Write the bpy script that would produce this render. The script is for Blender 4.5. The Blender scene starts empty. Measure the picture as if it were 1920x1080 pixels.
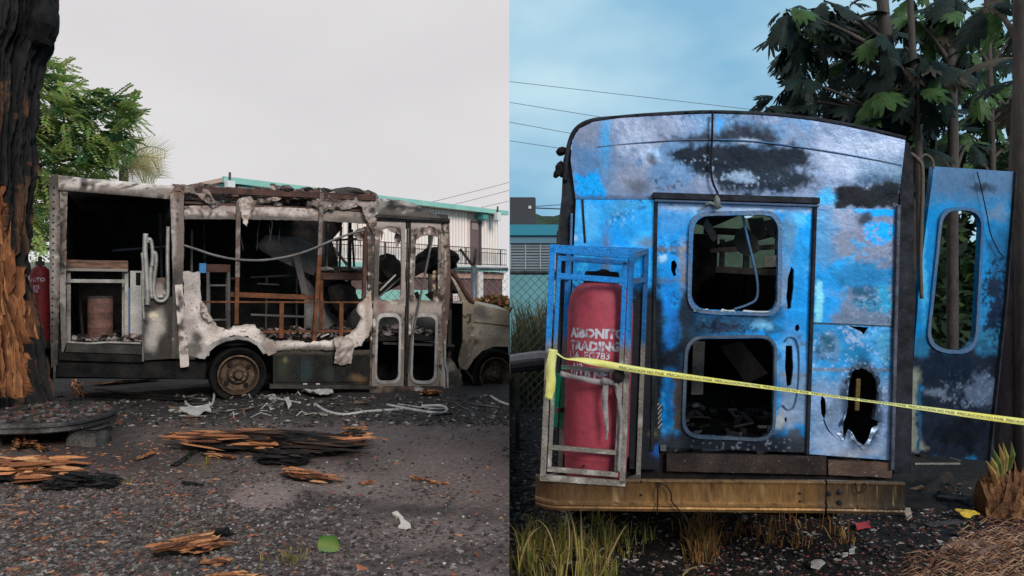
import bpy, bmesh, math, random
import numpy as np
from mathutils import Vector, Matrix
from mathutils.geometry import delaunay_2d_cdt

random.seed(7)
S = bpy.context.scene
COL = S.collection

# ------------------------------------------------------------------ camera
FPX, CX, HY, CZ = 1400.0, 955.0, 550.0, 1.25      # focal length in photo pixels, centre column, horizon row, eye height
cam_d = bpy.data.cameras.new('camera')
cam = bpy.data.objects.new('camera', cam_d)
COL.objects.link(cam)
cam.location = (0, 0, CZ)
cam.rotation_euler = (math.pi / 2, 0, 0)
cam_d.sensor_width = 36.0
cam_d.lens = FPX / 1920.0 * 36.0
cam_d.shift_x = 5.0 / 1920.0
cam_d.shift_y = 10.0 / 1920.0
cam_d.clip_start = 0.05
cam_d.clip_end = 3000
S.camera = cam

# ------------------------------------------------------------------ sky: white overcast over the yard, blue evening sky over the bus side
W = bpy.data.worlds.new('World'); S.world = W; W.use_nodes = True
nt = W.node_tree; nt.nodes.clear()
def wn(t, **k):
    n = nt.nodes.new(t)
    for a, b in k.items(): setattr(n, a, b)
    return n
wo = wn('ShaderNodeOutputWorld'); wb = wn('ShaderNodeBackground'); wt = wn('ShaderNodeTexCoord')
sx = wn('ShaderNodeSeparateXYZ'); nt.links.new(wt.outputs['Generated'], sx.inputs[0])
gt = wn('ShaderNodeMath', operation='GREATER_THAN'); gt.inputs[1].default_value = 0.0
nt.links.new(sx.outputs['X'], gt.inputs[0])
def wcloud(scale, seed, c0, c1, lo, hi):
    mp = wn('ShaderNodeMapping'); mp.inputs['Scale'].default_value = (1, 1, 2.2); mp.inputs['Location'].default_value = (seed, seed * .7, 0)
    nz = wn('ShaderNodeTexNoise'); nz.inputs['Scale'].default_value = scale; nz.inputs['Detail'].default_value = 4; nz.inputs['Roughness'].default_value = .5
    cr = wn('ShaderNodeValToRGB')
    nt.links.new(wt.outputs['Generated'], mp.inputs[0]); nt.links.new(mp.outputs[0], nz.inputs['Vector']); nt.links.new(nz.outputs['Fac'], cr.inputs[0])
    cr.color_ramp.elements[0].position = lo; cr.color_ramp.elements[1].position = hi
    cr.color_ramp.elements[0].color = (*c0, 1); cr.color_ramp.elements[1].color = (*c1, 1)
    return cr.outputs[0]
left_sky = wcloud(2.2, 3.1, (.68, .665, .68), (.775, .76, .77), .30, .72)
right_sky = wcloud(3.4, 5.4, (.25, .50, .71), (.54, .76, .87), .36, .70)
mx = wn('ShaderNodeMix', data_type='RGBA')
nt.links.new(gt.outputs[0], mx.inputs['Factor']); nt.links.new(left_sky, mx.inputs['A']); nt.links.new(right_sky, mx.inputs['B'])
nt.links.new(mx.outputs['Result'], wb.inputs['Color']); wb.inputs['Strength'].default_value = 1.0
nt.links.new(wb.outputs[0], wo.inputs[0])

sun_d = bpy.data.lights.new('sun', 'SUN'); sun_d.energy = 2.4; sun_d.angle = math.radians(20); sun_d.color = (1.0, .90, .79)
sun = bpy.data.objects.new('sun', sun_d); COL.objects.link(sun)
sun.rotation_euler = Vector((-0.40, 0.76, -0.46)).to_track_quat('-Z', 'Y').to_euler()

S.view_settings.view_transform = 'Standard'
S.view_settings.look = 'None'
S.view_settings.exposure = 0.0
S.view_settings.gamma = 1.0
S.cycles.max_bounces = 6

# ------------------------------------------------------------------ helpers
def lin(r, g, b):
    f = lambda c: ((c / 255 + .055) / 1.055) ** 2.4 if c > 10 else c / 255 / 12.92
    return (f(r), f(g), f(b))
def P(px, py, Y):
    return Vector(((px - CX) / FPX * Y, Y, CZ - (py - HY) / FPX * Y))
def topx(p):
    return (CX + p.x / p.y * FPX, HY - (p.z - CZ) / p.y * FPX)

def _hash(ix, iy, s):
    h = (ix.astype(np.int64) * 374761393 + iy.astype(np.int64) * 668265263 + s * 974711) & 0x7fffffff
    h = ((h ^ (h >> 13)) * 1274126177) & 0x7fffffff
    return ((h ^ (h >> 16)) & 0xffff) / 65535.0
def vnoise(x, y, s=0):
    x = np.asarray(x, float); y = np.asarray(y, float)
    ix = np.floor(x); iy = np.floor(y); fx = x - ix; fy = y - iy
    fx = fx * fx * (3 - 2 * fx); fy = fy * fy * (3 - 2 * fy)
    a = _hash(ix, iy, s); b = _hash(ix + 1, iy, s); c = _hash(ix, iy + 1, s); d = _hash(ix + 1, iy + 1, s)
    return (a + (b - a) * fx + (c - a) * fy + (a - b - c + d) * fx * fy) * 2 - 1
def fbm(x, y, s=0, o=4):
    x = np.asarray(x, float); y = np.asarray(y, float)
    r = 0; a = .55
    for k in range(o):
        r = r + a * vnoise(x * 2 ** k + 17.3 * k, y * 2 ** k - 9.1 * k, s + k); a *= .55
    return r

class Frame:
    """A plane standing in the place: u along it, v up, w into it."""
    def __init__(s, o, eu, ev, ew): s.o, s.eu, s.ev, s.ew = o, eu.normalized(), ev.normalized(), ew.normalized()
    def W(s, u, v, w=0): return s.o + s.eu * u + s.ev * v + s.ew * w
    def uv(s, px, py, w=0):
        d = P(px, py, 1.0) - Vector((0, 0, CZ)); c = Vector((0, 0, CZ))
        t = (s.o + s.ew * w - c).dot(s.ew) / d.dot(s.ew)
        q = c + d * t - s.o
        return q.dot(s.eu), q.dot(s.ev)
    def at(s, px, py, w=0): return s.W(*s.uv(px, py, w), w)
    def px_np(s, u, v, w=0):
        X = s.o.x + s.eu.x * u + s.ev.x * v + s.ew.x * w
        Y = s.o.y + s.eu.y * u + s.ev.y * v + s.ew.y * w
        Z = s.o.z + s.eu.z * u + s.ev.z * v + s.ew.z * w
        return CX + X / Y * FPX, HY - (Z - CZ) / Y * FPX

def inside(px, py, poly):
    r = np.zeros(len(px), bool); n = len(poly)
    for i in range(n):
        x0, y0 = poly[i]; x1, y1 = poly[(i + 1) % n]
        if y0 == y1: continue
        c = ((y0 > py) != (y1 > py)) & (px < (x1 - x0) * (py - y0) / (y1 - y0) + x0)
        r ^= c
    return r
def polydist(px, py, poly):
    d = np.full(len(px), 1e9)
    for i in range(len(poly)):
        x0, y0 = poly[i]; x1, y1 = poly[(i + 1) % len(poly)]
        dx, dy = x1 - x0, y1 - y0; L = dx * dx + dy * dy + 1e-9
        t = np.clip(((px - x0) * dx + (py - y0) * dy) / L, 0, 1)
        d = np.minimum(d, np.hypot(px - x0 - t * dx, py - y0 - t * dy))
    return np.where(inside(px, py, poly), -d, d)
GAIN = np.array((1.0, 1.0, 1.0)); TEX = None; GBLUE = None
def painter(base, patches, warp=6, wscale=.02, seed=1, tex=None):
    """base colour + soot / paint / shade patches (photo-plane outline, colour, edge softness, edge raggedness)."""
    TEX0 = TEX; G0 = GAIN; G1 = GBLUE
    def f(px, py):
        px = np.asarray(px, float); py = np.asarray(py, float)
        C = np.tile(np.array(base, float), (len(px), 1))
        C *= (1 + .10 * fbm(px * .03, py * .03, seed + 50, 4))[:, None]
        tx_ = tex if tex is not None else TEX0
        if tx_:                                       # flaked paint: ragged fields of other colours inside the base
            for k, (tc_, th, sc_, hi_) in enumerate(tx_):
                n_ = fbm(px * sc_, py * sc_ * 1.0, seed + 200 + k, 4) + hi_ * fbm(px * .22, py * .22, seed + 230 + k, 3)
                m = np.clip((n_ - th) / .10, 0, 1)[:, None]; C = C * (1 - m) + np.array(tc_) * m
        for k, pt in enumerate(patches):
            shp, col, soft = pt[0], pt[1], pt[2]; rag = pt[3] if len(pt) > 3 else warp; op = pt[4] if len(pt) > 4 else 1
            qx = px + rag * fbm(px * wscale, py * wscale, seed + 3 * k, 5) + rag * .45 * fbm(px * .17, py * .17, seed + 7 * k, 3); qy = py + rag * fbm(px * wscale, py * wscale, seed + 3 * k + 1, 5) + rag * .45 * fbm(px * .17, py * .17, seed + 7 * k + 2, 3)
            if shp[0] == 'e':
                _, cx, cy, rx, ry = shp
                d = (np.hypot((qx - cx) / rx, (qy - cy) / ry) - 1) * min(rx, ry)
            elif shp[0] == 'r':
                _, x0, y0, x1, y1 = shp
                d = np.maximum(np.maximum(x0 - qx, qx - x1), np.maximum(y0 - qy, qy - y1))
            else: d = polydist(qx, qy, shp[1])
            m = np.clip(.5 - d / (2 * max(soft, .5)), 0, 1); m = m * m * (3 - 2 * m) * op
            if len(pt) > 5:                           # flaked: only specks of the patch are left
                m = m * np.clip((vnoise(px * .23, py * .23, seed + k) + .6 * vnoise(px * .5, py * .5, seed + k + 9) + pt[5]) / .25, 0, 1)
            C = C * (1 - m[:, None]) + np.array(col, float) * m[:, None]
        if G1 is None: return np.clip(C * G0, 0.002, .95)
        sat = np.clip((C[:, 2] - C[:, 0]) / np.maximum(C[:, 2], 1e-3), 0, 1)[:, None] ** 2   # separate gains for grey and blue, tinting both towards evening light
        return np.clip(C * (G0 * (1 - sat) + G1 * sat), 0.002, .95)
    return f

def round_poly(pts, r, n=4):
    out = []; m = len(pts)
    for i in range(m):
        a = Vector(pts[i - 1]); b = Vector(pts[i]); c = Vector(pts[(i + 1) % m])
        rr = r[i] if isinstance(r, (list, tuple)) else r
        if rr <= 0: out.append(tuple(b)); continue
        d0 = (a - b); d1 = (c - b); k = min(rr, d0.length * .48, d1.length * .48)
        p0 = b + d0.normalized() * k; p1 = b + d1.normalized() * k
        for j in range(n + 1):
            t = j / n; q = p0 * (1 - t) ** 2 + b * 2 * t * (1 - t) + p1 * t * t
            out.append((q.x, q.y))
    return out

class MB:
    def __init__(s): s.V = []; s.F = []; s.C = []; s.hc = False
    def add(s, V, F, C=None):
        n = len(s.V); s.V += [tuple(v) for v in V]; s.F += [tuple(i + n for i in f) for f in F]
        if C is None: s.C += [(1, 1, 1)] * len(V)
        else: s.C += [tuple(c) for c in C]; s.hc = True
        return s
    def box(s, c, ax, h, col=None):
        c = Vector(c); a, b, d = [Vector(k).normalized() for k in ax]
        V = [c + a * (i * h[0]) + b * (j * h[1]) + d * (k * h[2]) for i in (-1, 1) for j in (-1, 1) for k in (-1, 1)]
        F = [(0, 1, 3, 2), (4, 6, 7, 5), (0, 4, 5, 1), (2, 3, 7, 6), (0, 2, 6, 4), (1, 5, 7, 3)]
        return s.add(V, F, [col] * 8 if col else None)
    def beam(s, p, q, w, h, up=(0, 0, 1), col=None):
        p, q = Vector(p), Vector(q); d = q - p
        if d.length < 1e-6: return s
        a = d.normalized(); b = a.cross(Vector(up))
        if b.length < 1e-4: b = a.cross(Vector((0, 1, 0)))
        b.normalize(); c = b.cross(a)
        return s.box((p + q) / 2, (a, b, c), (d.length / 2, w / 2, h / 2), col)
    def tube(s, pts, r, n=8, cap=True, col=None, cols=None):
        pts = [Vector(p) for p in pts]; m = len(pts)
        if m < 2: return s
        V = []; C = []; nrm = None
        for i, p in enumerate(pts):
            t = (pts[min(i + 1, m - 1)] - pts[max(i - 1, 0)]).normalized()
            if nrm is None:
                nrm = t.cross(Vector((0, 0, 1)));
                if nrm.length < .05: nrm = t.cross(Vector((0, 1, 0)))
            nrm = (nrm - t * nrm.dot(t)).normalized(); bn = t.cross(nrm)
            rr = r[i] if isinstance(r, (list, tuple, np.ndarray)) else r
            for k in range(n):
                a = 2 * math.pi * k / n
                V.append(p + (nrm * math.cos(a) + bn * math.sin(a)) * rr); C.append(cols[i] if cols else (col or (1, 1, 1)))
        F = [(i * n + k, i * n + (k + 1) % n, (i + 1) * n + (k + 1) % n, (i + 1) * n + k) for i in range(m - 1) for k in range(n)]
        if cap: F += [tuple(range(n - 1, -1, -1)), tuple((m - 1) * n + k for k in range(n))]
        return s.add(V, F, C if (col or cols) else None)
    def lathe(s, c, axis, prof, n=24, ref=(0, 0, 1), cap=True):
        """prof: (distance along axis, radius) pairs."""
        c = Vector(c); a = Vector(axis).normalized(); b = a.cross(Vector(ref))
        if b.length < 1e-3: b = a.cross(Vector((1, 0, 0)))
        b.normalize(); d = a.cross(b); m = len(prof)
        V = [c + a * h + (b * math.cos(2 * math.pi * k / n) + d * math.sin(2 * math.pi * k / n)) * max(r, 1e-4) for h, r in prof for k in range(n)]
        F = [(i * n + k, i * n + (k + 1) % n, (i + 1) * n + (k + 1) % n, (i + 1) * n + k) for i in range(m - 1) for k in range(n)]
        if cap: F += [tuple(range(n - 1, -1, -1)), tuple((m - 1) * n + k for k in range(n))]
        return s.add(V, F)
    def sheet(s, fr, outline, holes=(), w=0, t=.006, res=.05, buck=0, bsc=2.5, jag=0, paint=None, curve=None, seed=1, raw=False, jagh=None):
        """A metal / wood plate on a frame; outline and holes in photo pixels (or metres when raw)."""
        def conv(pl): return [tuple(q) for q in pl] if raw else [fr.uv(x, y, w) for x, y in pl]
        def refine(pl, jg):
            o = []
            for i in range(len(pl)):
                a = np.array(pl[i]); b = np.array(pl[(i + 1) % len(pl)]); L = np.hypot(*(b - a)); n = max(1, int(L / res))
                for k in range(n): o.append(tuple(a + (b - a) * k / n))
            if jg:
                A = np.array(o); B_ = A.copy(); A[:, 0] += jg * fbm(B_[:, 0] * 22, B_[:, 1] * 22, seed + 5); A[:, 1] += jg * fbm(B_[:, 0] * 22, B_[:, 1] * 22, seed + 6)
                o = [tuple(q) for q in A]
            return o
        out = refine(conv(outline), jag); hl = [refine(conv(h), jag if jagh is None else jagh) for h in holes]
        A = np.array(out); u0, v0 = A.min(0); u1, v1 = A.max(0)
        gu, gv = np.meshgrid(np.arange(u0 + res / 2, u1, res), np.arange(v0 + res / 2, v1, res))
        gu = gu.ravel() + 0; gv = gv.ravel() + 0
        gu = gu + res * .25 * vnoise(gu * 91, gv * 77, 3); gv = gv + res * .25 * vnoise(gu * 71, gv * 97, 4)
        if len(gu):
            d = polydist(gu, gv, out); ok = d < -res * .45
            for h in hl: ok &= polydist(gu, gv, h) > res * .45
            gu, gv = gu[ok], gv[ok]
        pts = [Vector(q) for q in out]; edges = [(i, (i + 1) % len(out)) for i in range(len(out))]
        for h in hl:
            n = len(pts); pts += [Vector(q) for q in h]; edges += [(n + i, n + (i + 1) % len(h)) for i in range(len(h))]
        pts += [Vector((a, b)) for a, b in zip(gu, gv)]
        vs, es, fs, *_ = delaunay_2d_cdt(pts, edges, [], 0, 1e-6)
        vs = np.array([tuple(q) for q in vs])
        fs = np.array([f for f in fs if len(f) == 3])
        cen = vs[fs].mean(1); k = inside(cen[:, 0], cen[:, 1], out)
        for h in hl: k &= ~inside(cen[:, 0], cen[:, 1], h)
        fs = fs[k]
        used = np.unique(fs); mp = -np.ones(len(vs), int); mp[used] = np.arange(len(used)); vs = vs[used]; fs = mp[fs]
        a = vs[fs[:, 0]]; b = vs[fs[:, 1]]; c = vs[fs[:, 2]]
        cr = (b[:, 0] - a[:, 0]) * (c[:, 1] - a[:, 1]) - (b[:, 1] - a[:, 1]) * (c[:, 0] - a[:, 0])
        fs[cr < 0] = fs[cr < 0][:, ::-1]
        ww = np.full(len(vs), float(w))
        if buck: ww += buck * fbm(vs[:, 0] * bsc, vs[:, 1] * bsc, seed, 3)
        if curve is not None: ww += curve(vs[:, 0], vs[:, 1])
        px, py = fr.px_np(vs[:, 0], vs[:, 1], w)
        C = paint(px, py) if paint else None
        n = len(vs)
        V = [fr.W(vs[i, 0], vs[i, 1], ww[i]) for i in range(n)] + [fr.W(vs[i, 0], vs[i, 1], ww[i] + t) for i in range(n)]
        F = [tuple(f) for f in fs] + [(f[0] + n, f[2] + n, f[1] + n) for f in fs]
        cnt = {}
        for f in fs:
            for i in range(3):
                e = (f[i], f[(i + 1) % 3]); cnt[e] = 1
        F += [(e[1], e[0], e[0] + n, e[1] + n) for e in cnt if (e[1], e[0]) not in cnt]
        return s.add(V, F, list(C) + list(C) if C is not None else None)
    def build(s, name, mat, parent=None, smooth=False, bevel=0, clip=None, loc=None):
        root = parent
        o = Vector((0, 0, 0))
        while root is not None: o += root.location; root = root.parent
        if parent is None and loc is not None: o = Vector(loc)
        me = bpy.data.meshes.new(name)
        me.from_pydata([(v[0] - o.x, v[1] - o.y, v[2] - o.z) for v in s.V], [], s.F)
        if s.hc:
            ca = me.color_attributes.new('Col', 'FLOAT_COLOR', 'POINT')
            ca.data.foreach_set('color', np.array([(*c, 1) for c in s.C], np.float32).ravel())
        if clip is not None:                                   # the yard and the bus side meet at the plane x = 0
            bm = bmesh.new(); bm.from_mesh(me)
            n = Vector((clip, 0, 0))
            bmesh.ops.bisect_plane(bm, geom=bm.verts[:] + bm.edges[:] + bm.faces[:], plane_co=(-o.x, 0, 0), plane_no=n, clear_inner=True)
            bm.to_mesh(me); bm.free()
        me.materials.append(mat)
        if smooth:
            me.polygons.foreach_set('use_smooth', [True] * len(me.polygons))
            if isinstance(smooth, float): me.set_sharp_from_angle(angle=smooth)
        me.update()
        ob = bpy.data.objects.new(name, me); COL.objects.link(ob)
        if parent is not None: ob.parent = parent
        else: ob.location = o
        if bevel:
            b = ob.modifiers.new('bevel', 'BEVEL'); b.width = bevel; b.segments = 2; b.limit_method = 'ANGLE'
        return ob

def tag(o, label, cat, group=None, kind=None):
    if label: o['label'] = label
    if cat: o['category'] = cat
    if group: o['group'] = group
    if kind: o['kind'] = kind
    return o
def thing(name, loc, label, cat, group=None):
    o = bpy.data.objects.new(name, None); COL.objects.link(o); o.location = loc; o.empty_display_size = .1
    return tag(o, label, cat, group)
def dup(o, parent, matrix=None):
    c = o.copy(); COL.objects.link(c); c.parent = parent
    if matrix is not None: c.matrix_local = matrix
    return c
def bez(p0, p1, p2, n=12):
    p0, p1, p2 = Vector(p0), Vector(p1), Vector(p2)
    return [p0 * (1 - t) ** 2 + p1 * 2 * t * (1 - t) + p2 * t * t for t in [i / n for i in range(n + 1)]]
def spline(pts, n=6):
    pts = [Vector(p) for p in pts]; out = []
    for i in range(len(pts) - 1):
        a = pts[max(i - 1, 0)]; b = pts[i]; c = pts[i + 1]; d = pts[min(i + 2, len(pts) - 1)]
        for k in range(n):
            t = k / n
            out.append(.5 * ((2 * b) + (c - a) * t + (2 * a - 5 * b + 4 * c - d) * t * t + (3 * b - a - 3 * c + d) * t ** 3))
    return out + [pts[-1]]

# ------------------------------------------------------------------ materials
MATS = {}
def mat(name, col=(.5, .5, .5), rough=.75, metal=0, col2=None, scale=6, lo=.35, hi=.65, fine=.25, fscale=60, bump=.25, bscale=None, vcol=False, speck=None, sscale=90, slo=.62, trans=None, spec=.2, stretch=None):
    if name in MATS: return MATS[name]
    m = bpy.data.materials.new(name); m.use_nodes = True; N = m.node_tree.nodes; L = m.node_tree.links
    b = N['Principled BSDF']; b.inputs['Roughness'].default_value = rough; b.inputs['Metallic'].default_value = metal
    b.inputs['Specular IOR Level'].default_value = spec
    tc = N.new('ShaderNodeTexCoord'); vec = tc.outputs['Object']
    if stretch:
        mp = N.new('ShaderNodeMapping'); mp.inputs['Scale'].default_value = stretch; L.new(vec, mp.inputs[0]); vec = mp.outputs[0]
    def noise(sc, det=5, ro=.6):
        n = N.new('ShaderNodeTexNoise'); n.inputs['Scale'].default_value = sc; n.inputs['Detail'].default_value = det; n.inputs['Roughness'].default_value = ro
        L.new(vec, n.inputs['Vector']); return n.outputs['Fac']
    def rng(sock, a, b_, c, d):
        r = N.new('ShaderNodeMapRange'); L.new(sock, r.inputs['Value'])
        r.inputs['From Min'].default_value = a; r.inputs['From Max'].default_value = b_; r.inputs['To Min'].default_value = c; r.inputs['To Max'].default_value = d
        return r.outputs[0]
    def mix(fac, a, b_, mode='MIX'):
        x = N.new('ShaderNodeMix'); x.data_type = 'RGBA'; x.blend_type = mode
        if isinstance(fac, float): x.inputs['Factor'].default_value = fac
        else: L.new(fac, x.inputs['Factor'])
        for s, v in (('A', a), ('B', b_)):
            if isinstance(v, tuple): x.inputs[s].default_value = (*v[:3], 1)
            else: L.new(v, x.inputs[s])
        return x.outputs['Result']
    if vcol:
        at = N.new('ShaderNodeAttribute'); at.attribute_name = 'Col'; c = at.outputs['Color']
    else: c = tuple(col)
    if col2 is not None: c = mix(rng(noise(scale), lo, hi, 0, 1), c, tuple(col2))
    if fine:
        f = rng(noise(fscale, 6, .7), .25, .75, 1 - fine, 1 + fine)
        cc = N.new('ShaderNodeCombineColor')
        for i in range(3): L.new(f, cc.inputs[i])
        c = mix(1.0, c, cc.outputs[0], 'MULTIPLY')
    if speck is not None: c = mix(rng(noise(sscale, 3, .6), slo, slo + .06, 0, 1), c, tuple(speck))
    if isinstance(c, tuple): b.inputs['Base Color'].default_value = (*c, 1)
    else: L.new(c, b.inputs['Base Color'])
    if bump:
        bp = N.new('ShaderNodeBump'); bp.inputs['Strength'].default_value = bump; bp.inputs['Distance'].default_value = .02
        L.new(noise(bscale or fscale * .7, 5, .65), bp.inputs['Height']); L.new(bp.outputs[0], b.inputs['Normal'])
    if fine and rough < .95:
        L.new(rng(noise(scale * 2.3, 4), .3, .7, max(.05, rough - .15), min(1, rough + .15)), b.inputs['Roughness'])
    if trans:                                                     # thin leaves let some light through
        t = N.new('ShaderNodeBsdfTranslucent'); ms = N.new('ShaderNodeMixShader'); ms.inputs[0].default_value = trans
        if isinstance(c, tuple): t.inputs[0].default_value = (*c, 1)
        else: L.new(c, t.inputs[0])
        out = N['Material Output']; L.new(b.outputs[0], ms.inputs[1]); L.new(t.outputs[0], ms.inputs[2]); L.new(ms.outputs[0], out.inputs[0])
    MATS[name] = m; return m

M_soot = mat('soot_black', (.007, .007, .008), .9, spec=.08, col2=(.022, .020, .019), fine=.4, fscale=40)
M_char = mat('charred_metal', (.018, .017, .016), .75, .1, col2=(.060, .054, .050), scale=4, fine=.4)
M_ash = mat('burnt_aluminium', (.42, .39, .37), .6, .15, col2=(.12, .11, .10), scale=3.5, lo=.42, hi=.72, fine=.3, fscale=45, speck=(.05, .045, .04), sscale=70, slo=.66)
M_vash = mat('ash_painted', rough=.62, metal=.1, vcol=True, fine=.3, fscale=42, bump=.3)
M_rust = mat('rust_steel', (.20, .075, .035), .85, .1, col2=(.075, .035, .022), scale=9, fine=.4, fscale=55, bump=.4)
M_brown = mat('scorched_brown', (.11, .055, .045), .8, 0, col2=(.05, .03, .028), scale=7, fine=.35)
M_greym = mat('grey_sheet', (.16, .15, .15), .55, .3, col2=(.06, .057, .055), scale=3, fine=.3)
M_lightm = mat('pale_sheet', (.50, .48, .47), .55, .2, col2=(.24, .22, .21), scale=4, fine=.25)
M_rubber = mat('burnt_rubber', (.006, .006, .006), .9, spec=.08, col2=(.018, .017, .016), scale=10, fine=.4, bump=.6, fscale=80)
M_rim = mat('rusty_rim', (.13, .09, .06), .6, .5, col2=(.055, .035, .025), scale=12, fine=.35)
# ================================================================== grounds
def ground(name, xs, ys, zf, m, paint):
    X, Y = np.meshgrid(xs, ys); Z = zf(X, Y)
    V = list(zip(X.ravel(), Y.ravel(), Z.ravel())); nx = len(xs)
    F = [(j * nx + i, j * nx + i + 1, (j + 1) * nx + i + 1, (j + 1) * nx + i) for j in range(len(ys) - 1) for i in range(nx - 1)]
    Yc = np.maximum(Y.ravel(), .6); px = CX + X.ravel() / Yc * FPX; py = np.where(Y.ravel() > .6, HY - (Z.ravel() - CZ) / Yc * FPX, 3000)
    o = MB().add(V, F, list(paint(px, py))).build(name, m, smooth=True); o['kind'] = 'structure'; return o
def yard_z(X, Y):
    X = np.asarray(X, float); Y = np.asarray(Y, float)
    k = np.clip((16 - Y) / 4, .15, 1)
    return (.030 * fbm(X * .8, Y * .8, 11, 3) + .012 * fbm(X * 5, Y * 5, 12, 3)) * k
RG = -.50
def side_z(X, Y):
    X = np.asarray(X, float); Y = np.asarray(Y, float)
    k = np.clip((14 - Y) / 4, .2, 1)
    rise = .10 * np.exp(-((X - 3.2) ** 2 / .5 + (Y - 4.2) ** 2 / .8))
    return RG + (.04 * fbm(X * .9, Y * .9, 21, 3) + .02 * fbm(X * 6, Y * 6, 22, 3)) * k + rise
def axis(*segs):
    o = []
    for a, b, s in segs: o += list(np.arange(a, b, s))
    return np.array(o + [segs[-1][1]])
GAIN = np.array((1.95, 1.80, 1.74))
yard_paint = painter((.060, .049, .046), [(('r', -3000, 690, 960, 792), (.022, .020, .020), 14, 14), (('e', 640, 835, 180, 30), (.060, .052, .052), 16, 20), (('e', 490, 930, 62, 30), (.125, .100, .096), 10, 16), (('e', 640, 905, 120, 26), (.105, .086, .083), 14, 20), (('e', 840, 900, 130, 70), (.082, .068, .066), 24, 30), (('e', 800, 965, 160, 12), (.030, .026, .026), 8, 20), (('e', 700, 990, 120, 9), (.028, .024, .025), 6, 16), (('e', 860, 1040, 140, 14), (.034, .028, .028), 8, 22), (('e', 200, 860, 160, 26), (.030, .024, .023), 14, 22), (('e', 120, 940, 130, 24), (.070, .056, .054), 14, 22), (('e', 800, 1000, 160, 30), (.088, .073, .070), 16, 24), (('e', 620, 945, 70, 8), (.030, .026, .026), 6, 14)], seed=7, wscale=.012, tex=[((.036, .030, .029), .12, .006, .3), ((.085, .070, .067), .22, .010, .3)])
GAIN = np.array((1., 1., 1.))
side_paint = painter((.012, .0115, .013), [(('e', 1000, 690, 120, 22), (.10, .095, .085), 14, 16), (('e', 990, 800, 80, 110), (.030, .033, .040), 24, 24), (('e', 1400, 990, 120, 14), (.040, .022, .018), 12, 18), (('e', 1800, 1070, 160, 40), (.060, .036, .026), 24, 24), (('e', 1020, 1060, 120, 50), (.030, .026, .014), 20, 24)], seed=9, wscale=.012, tex=[((.030, .024, .020), .2, .012, .4)])
M_yard = mat('wet_dirt_asphalt', (.045, .036, .034), .75, vcol=True, scale=1.6, fine=.7, fscale=34, bump=1.0, bscale=36, speck=(.21, .185, .175), sscale=52, slo=.66)
M_side = mat('burnt_soil', rough=.9, vcol=True, scale=2.2, fine=.5, fscale=30, bump=.9, speck=(.16, .14, .13), sscale=45, slo=.70)
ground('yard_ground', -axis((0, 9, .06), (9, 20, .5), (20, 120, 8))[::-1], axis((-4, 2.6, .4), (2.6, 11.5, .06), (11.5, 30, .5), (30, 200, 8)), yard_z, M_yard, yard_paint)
ground('side_ground', axis((0, 4.5, .06), (4.5, 12, .4), (12, 120, 8)), axis((-4, 2.2, .4), (2.2, 7.5, .06), (7.5, 30, .5), (30, 200, 8)), side_z, M_side, side_paint)
# earth bank where the higher yard ends
bk = MB(); by = axis((-4, 2.6, .4), (2.6, 11.5, .06), (11.5, 30, .5), (30, 200, 8)); bz = yard_z(by * 0, by)
bk.add([(0, y, z) for y, z in zip(by, bz)] + [(0, y, RG - .2) for y in by], [(i, i + 1, i + 1 + len(by), i + len(by)) for i in range(len(by) - 1)])
bk.build('earth_bank', mat('bank_soil', (.03, .025, .023), .9, col2=(.06, .05, .045), fine=.5, bump=.8))['kind'] = 'structure'

# ================================================================== the burnt minibus seen from its door side
K0, K1 = 176.4, .00027
def vY(px): return FPX / (K0 * (1 - K1 * (px - 100)))
pa = P(100, HY, vY(100)); pb = P(840, HY, vY(840)); du = (pb - pa); du.z = 0; du.normalize()
VF = Frame(Vector((pa.x, pa.y, 0)), du, Vector((0, 0, 1)), Vector((-du.y, du.x, 0)))
van = thing('burnt_minibus', VF.o.copy(), 'burnt out minibus stripped to its posts, standing on the dark yard', 'bus')
def VS(name, m, outline, holes=(), smooth=False, clip=None, parent=None, label=None, **k):
    o = MB().sheet(VF, outline, holes, **k).build(name, m, parent or van, smooth, clip=clip)
    if label: o['label'] = label
    return o
def VB(name, m, segs, wd, dp, w=0, parent=None, bevel=.004, col=None, lab=None):
    for (x0, y0, x1, y1) in segs: o = MB().beam(VF.at(x0, y0, w), VF.at(x1, y1, w), wd, dp, up=VF.ew).build(name, m, parent or van, bevel=bevel)
    return o
def VT(name, m, pts, r, w=0, parent=None, n=8, sm=6, ends=None):
    pp = [VF.at(p[0], p[1], p[2] if len(p) > 2 else w) for p in pts]
    return MB().tube(spline(pp, sm) if sm else pp, r, n).build(name, m, parent or van, True)
GAIN = np.array((1.27, 1.17, 1.12)); TEX = [((.040, .034, .032), .24, .030, .75), ((.13, .092, .078), .30, .05, .6), ((.022, .020, .019), .44, .09, .9), ((.48, .44, .42), .52, .06, .8)]
WHITE, ASHG, BRN, BLK = (.50, .47, .45), (.26, .24, .23), (.13, .085, .07), (.018, .017, .017)

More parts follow.
